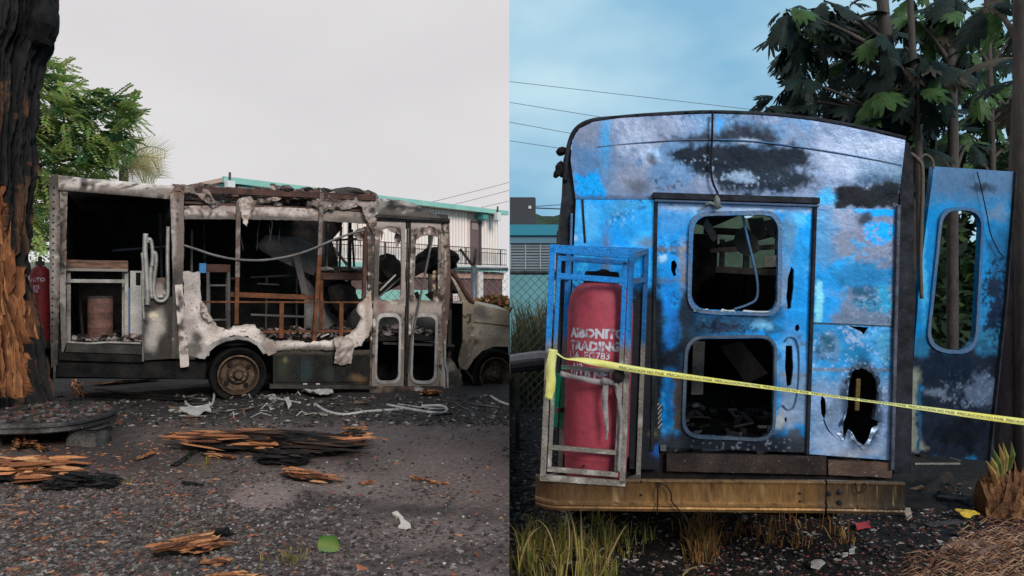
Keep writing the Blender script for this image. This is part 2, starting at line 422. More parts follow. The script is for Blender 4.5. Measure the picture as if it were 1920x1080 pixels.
# --- rear corner: hollow pressed posts and the rounded roof edge
VS('corner_post', M_vash, [(92, 332), (108, 326), (113, 420), (111, 560), (108, 684), (96, 690), (93, 540)], w=-.012, t=.05, res=.03, buck=.012, jag=.004,
   paint=painter((.13, .12, .117), [(('r', 85, 320, 100, 700), (.12, .11, .105), 3, 3), (('r', 90, 600, 120, 700), BLK, 25, 10), (('e', 103, 470, 3, 90), (.32, .30, .29), 3, 2), (('r', 85, 318, 120, 352), (.06, .055, .05), 10, 8)], seed=3))
cr = MB()
for y in range(352, 640, 13): cr.lathe(VF.at(101 - (y - 352) * .012, y, -.014), -VF.ew, [(0, .010), (.004, .009), (.005, .004)], 8)
cr.build('rivets', M_soot, van)['kind'] = 'stuff'
VS('corner_post', M_vash, [(112, 345), (127, 352), (125, 430), (123, 560), (126, 640), (116, 668), (112, 560)], w=.02, t=.03, res=.03, buck=.02, jag=.006,
   paint=painter((.22, .205, .195), [(('p', [(113, 390), (121, 390), (121, 520), (113, 520)]), BLK, 2, 4), (('r', 105, 580, 130, 680), (.10, .095, .09), 12, 6), (('e', 122, 410, 3, 40), (.10, .07, .05), 3, 3)], seed=4))
VS('wall_lining', M_soot, [(104, 350), (116, 350), (116, 672), (104, 676)], w=.06, t=.02, res=.1)
u0, _ = VF.uv(96, 330); u1, _ = VF.uv(329, 350); vt0 = VF.uv(96, 325)[1]; vt1 = VF.uv(329, 346)[1]
ROOFV = (vt0 + vt1) / 2
def roof_edge(ua, ub, r, name, m, paint, seed, va, vb, wob=.012):
    nu = max(4, int((ub - ua) / .035)); na = 9; V = []; us = []; vs = []
    for i in range(nu + 1):
        u = ua + (ub - ua) * i / nu; vt = va + (vb - va) * i / nu
        for k in range(na + 1):
            a = math.pi / 2 * k / na
            d = wob * float(fbm(u * 3, k * .5, seed, 3))
            v = vt - r + (r + d) * math.sin(a); w = r - (r + d) * math.cos(a)
            if k == 0: v -= .04
            V.append(VF.W(u, v, w)); us.append(u); vs.append(v)
    F = [(i * (na + 1) + k, (i + 1) * (na + 1) + k, (i + 1) * (na + 1) + k + 1, i * (na + 1) + k + 1) for i in range(nu) for k in range(na)]
    px, py = VF.px_np(np.array(us), np.array(vs))
    b = MB().add(V, F, list(paint(px, py))); o = b.build(name, m, van, True)
    md = o.modifiers.new('thick', 'SOLIDIFY'); md.thickness = .008; md.offset = -1
    return o
roof_edge(u0, u1, .13, 'roof_edge', M_vash, painter((.46, .43, .41), [(('e', 160, 342, 9, 14), BLK, 3, 6), (('r', 90, 320, 128, 336), (.12, .11, .1), 8, 8), (('r', 90, 352, 340, 370), (.18, .16, .15), 5, 5), (('e', 250, 340, 60, 5), (.60, .57, .55), 6, 6), (('r', 325, 335, 345, 370), BRN, 3, 4)], seed=6), 6, vt0, vt1)
WB = 2.15
rz = ROOFV - .02
b = MB(); ru = [u0, (u0 + u1) / 2, u1]
V = []
for u, vt in zip(ru, (vt0, ROOFV, vt1)):
    for k in range(7): V.append(VF.W(u, vt + .06 * math.sin(math.pi * k / 6) - .004, .13 + (WB - .13) * k / 6))
b.add(V, [(i * 7 + k, (i + 1) * 7 + k, (i + 1) * 7 + k + 1, i * 7 + k + 1) for i in range(2) for k in range(6)])
o = b.build('roof_panel', M_char, van, True); md = o.modifiers.new('t', 'SOLIDIFY'); md.thickness = .03
# roof had collapsed here: sagging sheet added to keep the bays dark
uA, uB = VF.uv(331, 352)[0], VF.uv(612, 360)[0]
V = []; nu = 26
for i in range(nu + 1):
    u = uA + (uB - uA) * i / nu
    vt = VF.uv(331 + (612 - 331) * i / nu, 372)[1]
    for k in range(11):
        t = k / 10; sag = .05 * float(fbm(u * 2.4, t * 5, 31, 4))
        V.append(VF.W(u, vt + sag + .05 * math.sin(math.pi * t) - (.03 if k == 0 else 0), .10 + (WB - .1) * t))
b = MB().add(V, [(i * 11 + k, (i + 1) * 11 + k, (i + 1) * 11 + k + 1, i * 11 + k + 1) for i in range(nu) for k in range(10) if not (k < 2 and i in (7, 8, 17, 18))])
o = b.build('added_roof_sheet', M_char, van); md = o.modifiers.new('t', 'SOLIDIFY'); md.thickness = .008
# far side wall with its open windows, floor, bulkheads
VS('far_wall', M_soot, [(100, 352), (600, 372), (648, 384), (640, 430), (622, 450), (634, 490), (628, 640), (100, 650)], w=WB, t=.02, res=.15, buck=.02)
uf0 = VF.uv(112, 640)[0]; uf1 = VF.uv(836, 640)[0]; FV = VF.uv(200, 645)[1]
MB().box(VF.W((uf0 + uf1) / 2, FV - .03, WB / 2 + .03), (VF.eu, VF.ew, VF.ev), ((uf1 - uf0) / 2, WB / 2 - .03, .03)).build('floor', M_soot, van)
MB().box(VF.W(uf0 + .02, (FV + ROOFV) / 2 - .1, WB / 2 + .05), (VF.eu, VF.ew, VF.ev), (.012, WB / 2 - .06, (ROOFV - FV) / 2 - .02)).build('rear_wall', M_soot, van)
# rubble and ash lying on the floor
random.seed(5); b = MB(); cc = []
for i in range(900):
    u = random.uniform(uf0 + .1, uf1 - .1); w = random.uniform(.04, 1.9) ** 1.0
    if random.random() < .5: w = random.uniform(.03, .5)
    h = random.uniform(.005, .05); ax = (Vector((random.gauss(0, 1), random.gauss(0, 1), random.gauss(0, .3))), Vector((random.gauss(0, 1), random.gauss(0, 1), .3)))
    a = ax[0].normalized(); c = a.cross(ax[1]).normalized(); d = c.cross(a)
    g = random.choice([.02, .03, .06, .12, .25, .4]); g2 = g * random.uniform(.7, 1)
    b.box(VF.W(u, FV + h * .6 + random.uniform(0, .05), w), (a, d, c), (random.uniform(.01, .06), random.uniform(.008, .03), random.uniform(.003, .02)), (g, g2 * .95, g2 * .9))
o = b.build('ash_rubble', M_vash, van); o['kind'] = 'stuff'

# --- middle post, hung strip, grey panel
VS('door_post', M_vash, [(319, 362), (333, 345), (345, 352), (345, 470), (340, 600), (331, 672), (322, 672), (324, 520)], w=-.02, t=.07, res=.03, buck=.012, jag=.004,
   paint=painter((.15, .135, .128), [(('r', 333, 340, 350, 680), (.14, .115, .105), 2, 4), (('r', 315, 500, 350, 690), (.035, .033, .032), 25, 10), (('e', 325, 430, 3, 60), (.34, .31, .30), 2, 3), (('r', 315, 340, 350, 365), BRN, 5, 5)], seed=8))
VS('hanging_strip', M_vash, [(328, 534), (342, 533), (352, 650), (355, 687), (338, 690), (335, 640)], w=-.06, t=.012, res=.03, buck=.01, jag=.003,
   paint=painter((.46, .43, .41), [(('e', 336, 560, 3, 10), BLK, 3, 5), (('r', 325, 655, 356, 664), (.2, .19, .18), 2, 3), (('e', 345, 590, 4, 30), (.30, .27, .26), 4, 4)], seed=9))
VS('lower_panel', M_vash, [(269, 560), (326, 556), (326, 672), (268, 676)], w=0.0, t=.01, res=.03, buck=.012, jag=.003,
   paint=painter((.030, .028, .027), [(('p', [(279, 590), (303, 584), (306, 615), (290, 645), (276, 655)]), (.34, .325, .31), 10, 8), (('e', 288, 592, 8, 5), (.55, .50, .36), 4, 3), (('e', 286, 640, 10, 16), (.30, .29, .28), 6, 5)], seed=10, tex=[]))
VB('panel_edge', M_greym, [(268, 470, 268, 678)], .02, .03, w=-.01)
# bent aluminium window frames hanging in the bay
alum = mat('bent_aluminium', (.42, .40, .38), .5, .4, col2=(.24, .225, .21), scale=8, fine=.25)
VT('window_frame', alum, [(273, 438), (272, 470), (274, 500), (277, 560), (276, 572)], .028, w=-.02)
VT('window_frame', alum, [(276, 455), (280, 448), (284, 455), (286, 480), (282, 520), (285, 560)], .020, w=-.03)
VT('window_frame', alum, [(285, 500), (287, 478), (291, 474), (293, 490), (288, 540), (292, 560), (302, 565), (311, 560), (315, 545), (314, 490), (315, 425)], .020, w=-.04)
VT('window_frame', alum, [(266, 474), (268, 500), (268, 560), (270, 600)], .013, w=-.02)
VS('torn_panel', M_vash, [(284, 522), (316, 520), (316, 545), (310, 562), (297, 565), (286, 555)], w=.03, t=.008, res=.04, paint=painter((.25, .235, .23), [(('r', 280, 515, 320, 532), (.10, .07, .06), 4, 5)], seed=12))
# rear bay sill
VB('sill', M_char, [(124, 651, 266, 656)], .10, .06, w=.02)
VB('sill', M_soot, [(112, 667, 268, 672)], .09, .10, w=.06)
VT('sill_edge', M_ash, [(126, 641), (165, 644), (200, 642), (235, 643), (264, 644)], .012, w=.0)
VB('chassis_rail', M_soot, [(106, 688, 385, 694)], .20, .12, w=.12); VB('chassis_rail', M_soot, [(300, 690, 700, 700)], .22, .14, w=.5); VB('chassis_rail', M_soot, [(106, 692, 850, 700)], .22, .14, w=1.6)
for x in (150, 300, 560, 690): MB().beam(VF.at(x, 690, .12), VF.at(x, 690, .12) + VF.ew * 1.75, .10, .12).build('cross_member', M_soot, van)
MB().lathe(VF.at(449, 703, .10), VF.ew, [(0, .08), (.7, .08), (.75, .2), (1.0, .2), (1.05, .08), (1.9, .08)], 14).build('rear_axle', M_soot, van, True)

# --- header: brown cant rail, pale header sheet, drooping skin
VB('cant_rail', M_brown, [(331, 354, 704, 371)], .075, .05, w=.02)
VB('cant_rail', M_brown, [(346, 380, 690, 396)], .03, .04, w=.05)
VS('header_panel', M_vash, [(346, 386), (446, 385), (598, 392), (692, 400), (692, 420), (598, 414), (446, 411), (346, 411)], w=.03, t=.012, res=.03, buck=.012, jag=.006,
   paint=painter((.40, .365, .35), [(('r', 340, 404, 700, 430), (.10, .09, .085), 3, 5), (('r', 590, 380, 700, 412), (.22, .19, .18), 10, 10), (('e', 410, 386, 40, 5), (.16, .13, .12), 6, 8), (('e', 520, 394, 50, 4), (.50, .45, .43), 8, 10)], seed=14))
for x in (345, 380, 460, 540, 605, 664):
    b = MB(); p = VF.at(x, 372 + (x - 345) * .03, .08); q = p + VF.ew * 1.95
    b.tube([p, p + VF.ev * .12 + VF.ew * .12] + [p + VF.ew * (.3 + .33 * k) + VF.ev * (.13 + .03 * math.sin(k)) for k in range(5)] + [q], .022, 6).build('roof_rib', M_rust, van)
def droop(pts, w, name, seed, pal, t=.005, jag=.022):
    VS(name, M_vash, pts, w=w, t=t, res=.018, buck=.06, bsc=9, jag=jag, seed=seed, paint=pal)
pal1 = painter((.24, .205, .19), [(('r', 300, 330, 720, 352), (.10, .075, .07), 6, 12), (('e', 460, 400, 9, 30), (.42, .38, .36), 4, 8)], seed=15)
droop([(331, 348), (365, 350), (392, 358), (402, 372), (415, 384), (400, 388), (385, 378), (370, 366), (331, 358)], -.02, 'torn_skin', 3, pal1)
droop([(448, 372), (468, 368), (480, 378), (470, 400), (462, 424), (455, 420), (453, 398), (446, 386)], -.05, 'torn_skin', 4, pal1)
pal2 = painter((.18, .155, .145), [(('e', 640, 376, 40, 8), (.07, .06, .055), 4, 10), (('e', 670, 385, 30, 10), (.30, .27, .26), 5, 10)], seed=16)
droop([(335, 346), (380, 343), (420, 350), (470, 352), (505, 356), (540, 360), (560, 354), (600, 352), (606, 362), (560, 372), (480, 366), (420, 362), (335, 354)], .10, 'roof_flap', 6, pal2)
droop([(590, 366), (612, 362), (640, 356), (660, 353), (690, 360), (708, 366), (712, 388), (690, 392), (668, 384), (640, 388), (610, 390), (585, 386)], .02, 'roof_flap', 7, pal2)
droop([(575, 378), (600, 374), (625, 380), (660, 378), (672, 386), (650, 394), (622, 388), (600, 394), (588, 386)], -.02, 'torn_skin', 9, pal2)
# lumps of charred roof on the front part
def lump(name, c, sc, m, seed, parent, n=3, amp=.35):
    bm = bmesh.new(); bmesh.ops.create_icosphere(bm, subdivisions=n, radius=1)
    V = np.array([v.co[:] for v in bm.verts]); d = fbm(V[:, 0] * 2 + V[:, 2] * 1.3, V[:, 1] * 2 - V[:, 2], seed, 4)
    V *= (1 + amp * d)[:, None]
    mbx = MB().add([Vector(c) + VF.eu * (p[0] * sc[0]) + VF.ew * (p[1] * sc[1]) + VF.ev * (p[2] * sc[2]) for p in V], [tuple(v.index for v in f.verts) for f in bm.faces]); bm.free()
    return mbx.build(name, m, parent, False)
for i, (x, y, sx_, sz) in enumerate([(655, 362, .22, .07), (610, 360, .10, .05), (690, 372, .12, .10), (535, 358, .09, .03), (575, 356, .07, .03), (640, 370, .25, .05)]):
    lump('charred_lump', VF.at(x, y, .12 + .1 * (i % 3)), (sx_, .15, sz), M_char, i + 3, van)

rnr = random.Random(77); pal3 = [painter((.06, .05, .046), [], seed=301), painter((.15, .12, .11), [], seed=302), painter((.30, .26, .24), [], seed=303), painter((.09, .06, .055), [], seed=304)]
for i in range(26):
    x = rnr.uniform(338, 704); y = 352 + (x - 340) * .035 + rnr.uniform(-6, 30); a = rnr.uniform(8, 26); h = rnr.uniform(5, 17)
    pts = [(x - a, y - h * .3 + rnr.uniform(-3, 3)), (x - a * .3, y - h * .6), (x + a * .5, y - h * .5 + rnr.uniform(-4, 4)), (x + a, y - h * .1), (x + a * .6, y + h * rnr.uniform(.2, 1.1)), (x + a * .1, y + h * rnr.uniform(.1, .5)), (x - a * .5, y + h * rnr.uniform(.3, 1.3))]
    droop(pts, rnr.uniform(-.03, .5), 'roof_scrap', 100 + i, pal3[i % 4])
for i in range(9):
    x = rnr.uniform(345, 700); y = 356 + (x - 340) * .04; VT('loose_rod', M_rust if i % 2 else M_char, [(x, y + rnr.uniform(-10, 10)), (x + rnr.uniform(10, 30), y + rnr.uniform(-8, 12)), (x + rnr.uniform(40, 80), y + rnr.uniform(-6, 22))], .008, w=rnr.uniform(0, .4))
for i, (x0, y0, x1, y1, w_) in enumerate([(360, 430, 358, 640, 1.0), (382, 420, 384, 500, 1.5), (470, 520, 560, 516, 1.4), (470, 590, 570, 594, .8), (500, 520, 498, 640, 1.4), (556, 516, 556, 640, 1.4), (615, 420, 612, 510, 1.1), (640, 425, 636, 512, .9), (660, 430, 664, 500, 1.3), (610, 452, 690, 446, 1.2), (350, 520, 440, 522, 1.1), (150, 560, 156, 640, 1.2), (210, 470, 312, 462, 1.6), (300, 400, 306, 640, 1.4)]):
    VB('burnt_rack', M_char if i % 3 else M_greym, [(x0, y0, x1, y1)], .028, .028, w=w_)
for i in range(7):
    x = rnr.uniform(350, 680); VT('dangling_wire', M_char, [(x, 405), (x + rnr.uniform(-6, 6), 425), (x + rnr.uniform(-14, 14), rnr.uniform(440, 480))], .006, w=rnr.uniform(.02, .4))
# --- window posts and seat-frame steelwork in the middle bays
M_vpost = mat('burnt_post', (.13, .09, .08), .75, .1, col2=(.26, .24, .225), scale=9, lo=.45, hi=.68, fine=.4)
VB('window_post', M_vpost, [(447, 380, 445, 520)], .05, .05); VB('window_post', M_rust, [(445, 520, 443, 608)], .045, .045)
VB('window_post', M_vpost, [(603, 362, 599, 480)], .05, .05); VB('window_post', M_rust, [(599, 480, 588, 646)], .05, .05)
VB('window_post', M_brown, [(686, 425, 682, 560)], .05, .05, w=.03)
VB('seat_rail', M_rust, [(352, 566, 700, 567)], .022, .02, w=.03); VB('seat_rail', M_rust, [(492, 622, 680, 621)], .03, .02, w=.05)
VB('seat_rail', M_rust, [(432, 552, 590, 558)], .06, .06, w=.12)
for x in (528, 640): VB('seat_leg', M_rust, [(x, 567, x - 1, 634)], .05, .04, w=.03)
VT('hanging_cable', mat('cable', (.11, .10, .095), .6, col2=(.2, .19, .18)), [(345, 460), (370, 468), (400, 478), (440, 486), (490, 488), (540, 481), (580, 469), (620, 452), (655, 439), (684, 431)], .014, w=-.04)

# --- buckled aluminium skin below the windows and over the wheel
skin = [(343, 512), (352, 509), (374, 510), (376, 560), (388, 588), (400, 600), (412, 612), (430, 618), (440, 612), (460, 608), (478, 610), (490, 622), (497, 632), (520, 640), (548, 638), (575, 642),
        (610, 638), (632, 634), (655, 628), (668, 615), (676, 596), (668, 582), (672, 570), (684, 562), (688, 552), (696, 545), (698, 575), (697, 610), (690, 632), (676, 648), (660, 656), (628, 656), (560, 655), (520, 657), (507, 668),
        (496, 664), (488, 648), (470, 634), (446, 628), (420, 634), (400, 650), (392, 664), (384, 672), (370, 671), (356, 668), (346, 664)]
VS('burnt_skin', M_vash, skin, w=-.03, t=.004, res=.016, buck=.040, bsc=3.2, jag=.024, seed=21, smooth=.7,
   paint=painter((.07, .055, .05), [(('p', skin), (.50, .475, .46), 7, 5), (('r', 340, 505, 378, 560), (.38, .36, .355), 8, 8), (('e', 362, 655, 26, 14), (.10, .095, .09), 6, 10), (('e', 366, 632, 14, 14), (.06, .055, .05), 8, 8), (('e', 385, 590, 12, 14), (.30, .26, .24), 6, 7),
          (('r', 380, 645, 520, 690), (.30, .275, .26), 8, 8), (('e', 440, 648, 4, 9), BLK, 2, 2), (('e', 580, 650, 60, 5), (.20, .18, .17), 5, 8), (('e', 690, 560, 10, 20), (.36, .30, .25), 6, 6), (('e', 600, 645, 40, 5), (.62, .60, .59), 5, 6), (('e', 440, 618, 40, 6), (.62, .59, .57), 5, 6), (('e', 560, 656, 90, 5), (.05, .045, .042), 5, 6, .8), (('e', 500, 650, 14, 16), (.22, .19, .175), 8, 8, .8), (('e', 400, 612, 16, 12), (.20, .165, .15), 8, 8, .7), (('e', 355, 600, 12, 40), (.24, .22, .21), 9, 8, .7), (('e', 690, 600, 5, 40), (.22, .19, .17), 4, 6, .7), (('r', 340, 500, 720, 680), (.08, .07, .065), 6, 6, .8, -.75)], seed=22, tex=[]))
VS('fender_lip', M_ash, [(372, 672), (384, 656), (400, 642), (420, 634), (446, 630), (470, 634), (488, 645), (500, 662), (494, 664), (482, 648), (466, 639), (446, 636), (424, 640), (406, 648), (392, 660), (384, 673)], w=-.06, t=.03, res=.04)
VS('hanging_flap', M_vash, [(625, 634), (640, 630), (662, 636), (664, 655), (660, 682), (640, 685), (626, 680), (628, 658)], w=-.09, t=.004, res=.016, buck=.08, bsc=8, jag=.012, smooth=.8, paint=painter((.36, .335, .32), [(('e', 645, 675, 20, 8), (.24, .21, .2), 6, 5), (('e', 634, 650, 4, 25), (.24, .22, .21), 4, 4)], seed=23, tex=[((.22, .19, .18), .25, .03, .3)]))
VS('crumpled_skin', M_vash, [(376, 566), (386, 570), (392, 588), (400, 600), (392, 604), (382, 596), (376, 585)], w=-.07, t=.008, res=.02, buck=.05, jag=.006, paint=painter((.33, .30, .28), [], seed=24))
VS('white_board', M_lightm, [(344, 512), (375, 511), (376, 560), (345, 566)], [[(354, 514), (363, 513), (362, 534), (355, 535)]], w=.02, t=.012, res=.06)
# skirt with locker doors
skp = painter((.012, .013, .0125), [(('e', 530, 690, 12, 20), (.022, .032, .018), 8, 10, .7), (('e', 575, 695, 14, 18), (.016, .034, .038), 8, 10, .7), (('e', 615, 705, 12, 14), (.022, .034, .028), 8, 8, .7), (('e', 672, 712, 16, 7), (.11, .075, .04), 5, 8), (('e', 534, 676, 4, 5), (.12, .11, .06), 3, 4), (('r', 505, 655, 705, 664), (.06, .055, .05), 3, 3)], seed=25, tex=[((.006, .006, .006), .10, .03, .6)])
VS('skirt_panel', M_vash, [(512, 658), (700, 656), (699, 722), (512, 722)], w=.005, t=.012, res=.03, buck=.006, paint=skp)
for (a, b_) in ((518, 555), (562, 624), (630, 694)):
    o = VS('locker_door', M_vash, [(a, 668), (b_, 667), (b_, 716), (a, 716)], w=-.012, t=.012, res=.03, buck=.004, paint=skp, seed=a)
for x in (572, 596): VB('clip', M_lightm, [(x - 4, 720, x + 4, 720)], .018, .012, w=-.02)
VB('skirt_rail', M_char, [(505, 724, 705, 726)], .05, .08, w=.02)

# --- doorway at the front: two folding door leaves with rounded panes
for k, (a, b_, c, d) in enumerate([(704, 761, 697, 757), (771, 832, 764, 824)]):
    def q(x, y): # point in the leaf: x 0..1, y in photo rows
        t = (y - 412) / 312; return (a + (c - a) * t + (b_ - a + (d - c - b_ + a) * t) * x, y)
    out = [q(0, 412), q(1, 412), q(1, 724), q(0, 724)]
    up = round_poly([q(.17, 424), q(.86, 424), q(.88, 563), q(.13, 563)], [22, 22, 16, 16]); lo_ = round_poly([q(.14, 590), q(.86, 590), q(.86, 718), q(.12, 718)], 16)
    VS('door_leaf', M_vash, out, [up, lo_], w=-.03 + .01 * k, t=.03, res=.028, buck=.015, jag=.003, jagh=.002, seed=40 + k,
       paint=painter((.165, .15, .143), [(('r', 690, 405, 840, 428), (.32, .295, .285), 5, 5), (('r', 690, 455, 712, 560), (.075, .07, .068), 6, 6), (('r', 690, 566, 850, 588), (.30, .275, .26), 6, 8), (('e', 712, 575, 10, 9), (.19, .12, .11), 6, 6), (('r', 690, 690, 850, 730), (.20, .185, .17), 10, 10), (('r', 752, 410, 765, 560), (.26, .24, .225), 3, 3)], seed=42 + k))
    r_o = round_poly([q(.10, 587), q(.90, 587), q(.90, 720), q(.08, 720)], 18); r_i = round_poly([q(.17, 594), q(.83, 594), q(.83, 714), q(.15, 714)], 14)
    VS('pane_seal', M_lightm, r_o, [r_i], w=-.042, t=.018, res=.04, jag=.004)
    if k == 0:
        VS('pane_remnant', M_vash, [q(.17, 424), q(.86, 424), q(.88, 470), q(.84, 440), q(.6, 436), q(.4, 432), q(.25, 440), q(.2, 452)], w=-.01, t=.006, res=.03, jag=.006, paint=painter((.20, .18, .17), [(('e', 724, 432, 5, 5), (.75, .75, .75), 2, 3)], seed=47))
    else:
        VS('pane_remnant', M_vash, [q(.14, 426), q(.9, 424), q(.9, 446), q(.6, 440), q(.3, 444), q(.14, 452)], w=-.01, t=.006, res=.03, jag=.006, paint=painter((.21, .16, .15), [], seed=48))
VS('threshold', M_vash, [(694, 722), (832, 724), (834, 746), (693, 740)], w=-.02, t=.05, res=.05, paint=painter((.05, .047, .043), [(('e', 705, 732, 6, 4), (.15, .13, .1), 3, 3)], seed=49))
VS('front_post', M_vash, [(689, 418), (704, 410), (704, 560), (699, 724), (692, 724), (698, 545), (690, 545)], w=-.01, t=.05, res=.03, buck=.01, paint=painter((.05, .046, .044), [(('r', 685, 405, 710, 430), (.22, .2, .19), 6, 5), (('r', 688, 700, 710, 726), (.1, .09, .08), 5, 5)], seed=50))
VS('front_post', M_vash, [(826, 412), (842, 414), (845, 520), (840, 600), (834, 680), (838, 746), (828, 746), (822, 690), (828, 560)], w=-.02, t=.06, res=.022, buck=.012, jag=.004,
   paint=painter((.25, .225, .20), [(('r', 836, 405, 850, 600), (.09, .06, .055), 3, 6), (('e', 834, 500, 3, 40), (.08, .06, .05), 2, 8), (('e', 832, 620, 4, 40), (.10, .07, .065), 3, 8), (('r', 830, 670, 842, 750), (.40, .38, .37), 3, 3)], seed=51))
VB('door_rod', M_greym, [(812, 440, 771, 640), (771, 640, 765, 700)], .025, .025, w=-.07)
VB('door_hinge', M_char, [(764, 412, 760, 724), (768, 412, 763, 724)], .018, .03, w=-.02)
VB('grab_rail', M_ash, [(712, 545, 742, 515)], .02, .02, w=.1)
VT('bent_trim', M_lightm, [(834, 640), (835, 680), (839, 700), (840, 744)], .014, w=-.06)
# fibreglass front cap over the doorway
un0, un1 = VF.uv(704, 390)[0], VF.uv(842, 400)[0]; V = []; us = []; vs = []; nu = 24; na = 12
for i in range(nu + 1):
    t = i / nu; u = un0 + (un1 - un0) * t
    vt = VF.uv(704, 364)[1] + (-.02 - .30 * max(0, (t - .35) / .65) ** 2.2); vb_ = VF.uv(704, 404)[1] + (VF.uv(842, 413)[1] - VF.uv(704, 404)[1]) * t
    h = max(vt - vb_, .02)
    for k in range(na + 1):
        a = math.pi / 2 * k / na; d = .015 * float(fbm(u * 5, k * .6, 60, 3))
        V.append(VF.W(u, vb_ + h * math.sin(a) + d, .35 * (1 - math.cos(a)) - .02)); us.append(u); vs.append(vb_ + h * math.sin(a))
    V.append(VF.W(u, vb_ + h + .05, WB / 2)); us.append(u); vs.append(vt); V.append(VF.W(u, vb_ + h, WB)); us.append(u); vs.append(vt)
n_ = na + 3; F = [(i * n_ + k, (i + 1) * n_ + k, (i + 1) * n_ + k + 1, i * n_ + k + 1) for i in range(nu) for k in range(n_ - 1)]
px_, py_ = VF.px_np(np.array(us), np.array(vs))
cp = painter((.19, .175, .165), [(('e', 740, 388, 26, 9), BLK, 4, 14), (('e', 790, 388, 24, 7), BLK, 4, 14), (('r', 700, 396, 850, 420), (.07, .065, .06), 4, 5), (('e', 820, 398, 20, 10), (.05, .045, .04), 6, 10), (('e', 765, 380, 14, 5), (.30, .28, .27), 4, 8)], seed=61, wscale=.05)
o = MB().add(V, F, list(cp(px_, py_))).build('roof_cap', M_vash, van, True); md = o.modifiers.new('t', 'SOLIDIFY'); md.thickness = .012
VB('cap_rail', M_char, [(703, 405, 842, 413)], .04, .06, w=-.03); VB('cap_rail', M_soot, [(703, 412, 842, 417)], .018, .08, w=-.02)
# torn end of the roof where it meets the cap
droop([(676, 384), (694, 386), (706, 378), (708, 412), (704, 440), (694, 430), (686, 410)], -.04, 'torn_skin', 12, painter((.26, .235, .22), [(('e', 697, 396, 7, 7), (.05, .05, .05), 3, 3)], seed=63))

# --- cab behind the doorway: engine cover, leaning seat beam, far posts, tank skin
VB('far_post', M_char, [(606, 400, 604, 640), (656, 410, 654, 640), (702, 410, 702, 560), (806, 420, 806, 560)], .05, .05, w=WB)
VB('far_rail', M_char, [(600, 398, 840, 412)], .16, .04, w=WB); VB('far_rail', M_char, [(600, 512, 700, 512), (700, 640, 840, 640)], .05, .04, w=WB)
VS('far_lower_wall', M_greym, [(600, 560), (700, 560), (836, 590), (836, 690), (600, 690)], w=WB, t=.012, res=.1, buck=.02)
VB('fallen_beam', M_soot, [(696, 552, 818, 486)], .13, .10, w=.45); VB('fallen_beam', M_greym, [(712, 556, 752, 520)], .02, .02, w=.3)
VB('steering_column', M_soot, [(770, 520, 806, 486)], .05, .05, w=.9)
VB('fallen_beam', M_soot, [(780, 548, 796, 590)], .05, .05, w=.5)
VS('torn_lining', M_vash, [(668, 430), (684, 425), (690, 440), (684, 452), (672, 450), (662, 440)], w=.05, t=.01, res=.03, buck=.03, jag=.006, paint=painter((.30, .24, .22), [], seed=65))
VS('torn_lining', M_vash, [(738, 448), (744, 430), (752, 436), (750, 452), (744, 464)], w=.12, t=.01, res=.03, buck=.03, jag=.006, paint=painter((.40, .34, .31), [], seed=66))
VS('scorched_board', M_vash, [(812, 508), (826, 506), (824, 560), (812, 562)], w=.08, t=.015, res=.02, jag=.005, paint=painter((.40, .31, .22), [(('e', 820, 520, 3, 8), BLK, 2, 8), (('e', 815, 550, 4, 8), BLK, 2, 8)], seed=67))
lump('engine_cover', VF.at(728, 505, 1.3), (.18, .35, .22), M_char, 33, van)
lump('burnt_seat', VF.at(640, 560, 1.2), (.22, .3, .28), M_soot, 35, van)
lump('dashboard', VF.at(812, 490, 1.0), (.16, .8, .18), M_soot, 37, van)
VB('step', M_char, [(700, 640, 830, 645)], .03, .9, w=.5)
VS('step_riser', M_soot, [(700, 645), (832, 650), (832, 735), (700, 730)], w=.75, t=.02, res=.1, buck=.02)

# --- front fender, bonnet, A-pillar, cab opening (the photograph ends at the wheel)
fp = painter((.31, .285, .235), [(('r', 870, 575, 885, 700), (.17, .15, .125), 4, 5), (('e', 900, 590, 18, 12), (.12, .115, .11), 8, 10), (('e', 945, 600, 14, 20), (.25, .225, .165), 10, 8), (('e', 890, 642, 12, 8), (.09, .065, .05), 5, 6), (('e', 930, 640, 26, 7), (.26, .235, .18), 6, 6), (('p', [(868, 690), (890, 655), (905, 648), (890, 680)]), (.26, .24, .19), 5, 4)], seed=70, tex=[((.20, .18, .15), .22, .02, .3), ((.36, .33, .27), .28, .015, .2)])
fend = [(842, 504), (850, 512), (860, 530), (872, 552), (886, 566), (910, 574), (940, 580), (975, 588), (975, 655), (950, 650), (925, 650), (904, 658), (888, 674), (876, 694), (868, 692), (862, 680), (868, 640), (873, 600), (868, 570), (858, 545), (846, 520)]
VS('front_fender', M_vash, fend, w=.02, t=.012, res=.022, buck=.012, bsc=3, smooth=.6, clip=-1, paint=fp, seed=71)
o = MB().tube([VF.at(x, y, .012) for x, y in ((888, 604), (920, 607), (954, 611))], .006, 6).build('crease_line', M_greym, van, True)
hb = MB(); V = []
for i, (x, y) in enumerate([(872, 553), (886, 566), (910, 574), (940, 580), (954, 583)]):
    for k in range(5): V.append(VF.at(x, y, .02) + VF.ew * (k * .4) + VF.ev * (.10 * math.sin(math.pi * k / 4)))
hb.add(V, [(i * 5 + k, (i + 1) * 5 + k, (i + 1) * 5 + k + 1, i * 5 + k + 1) for i in range(4) for k in range(4)], list(fp(np.full(len(V), 930.), np.full(len(V), 600.))))
o = hb.build('bonnet', M_vash, van, True, clip=-1)
VT('a_pillar', M_brown, [(845, 508), (856, 520), (868, 540), (880, 560), (888, 568)], .03, w=.0)
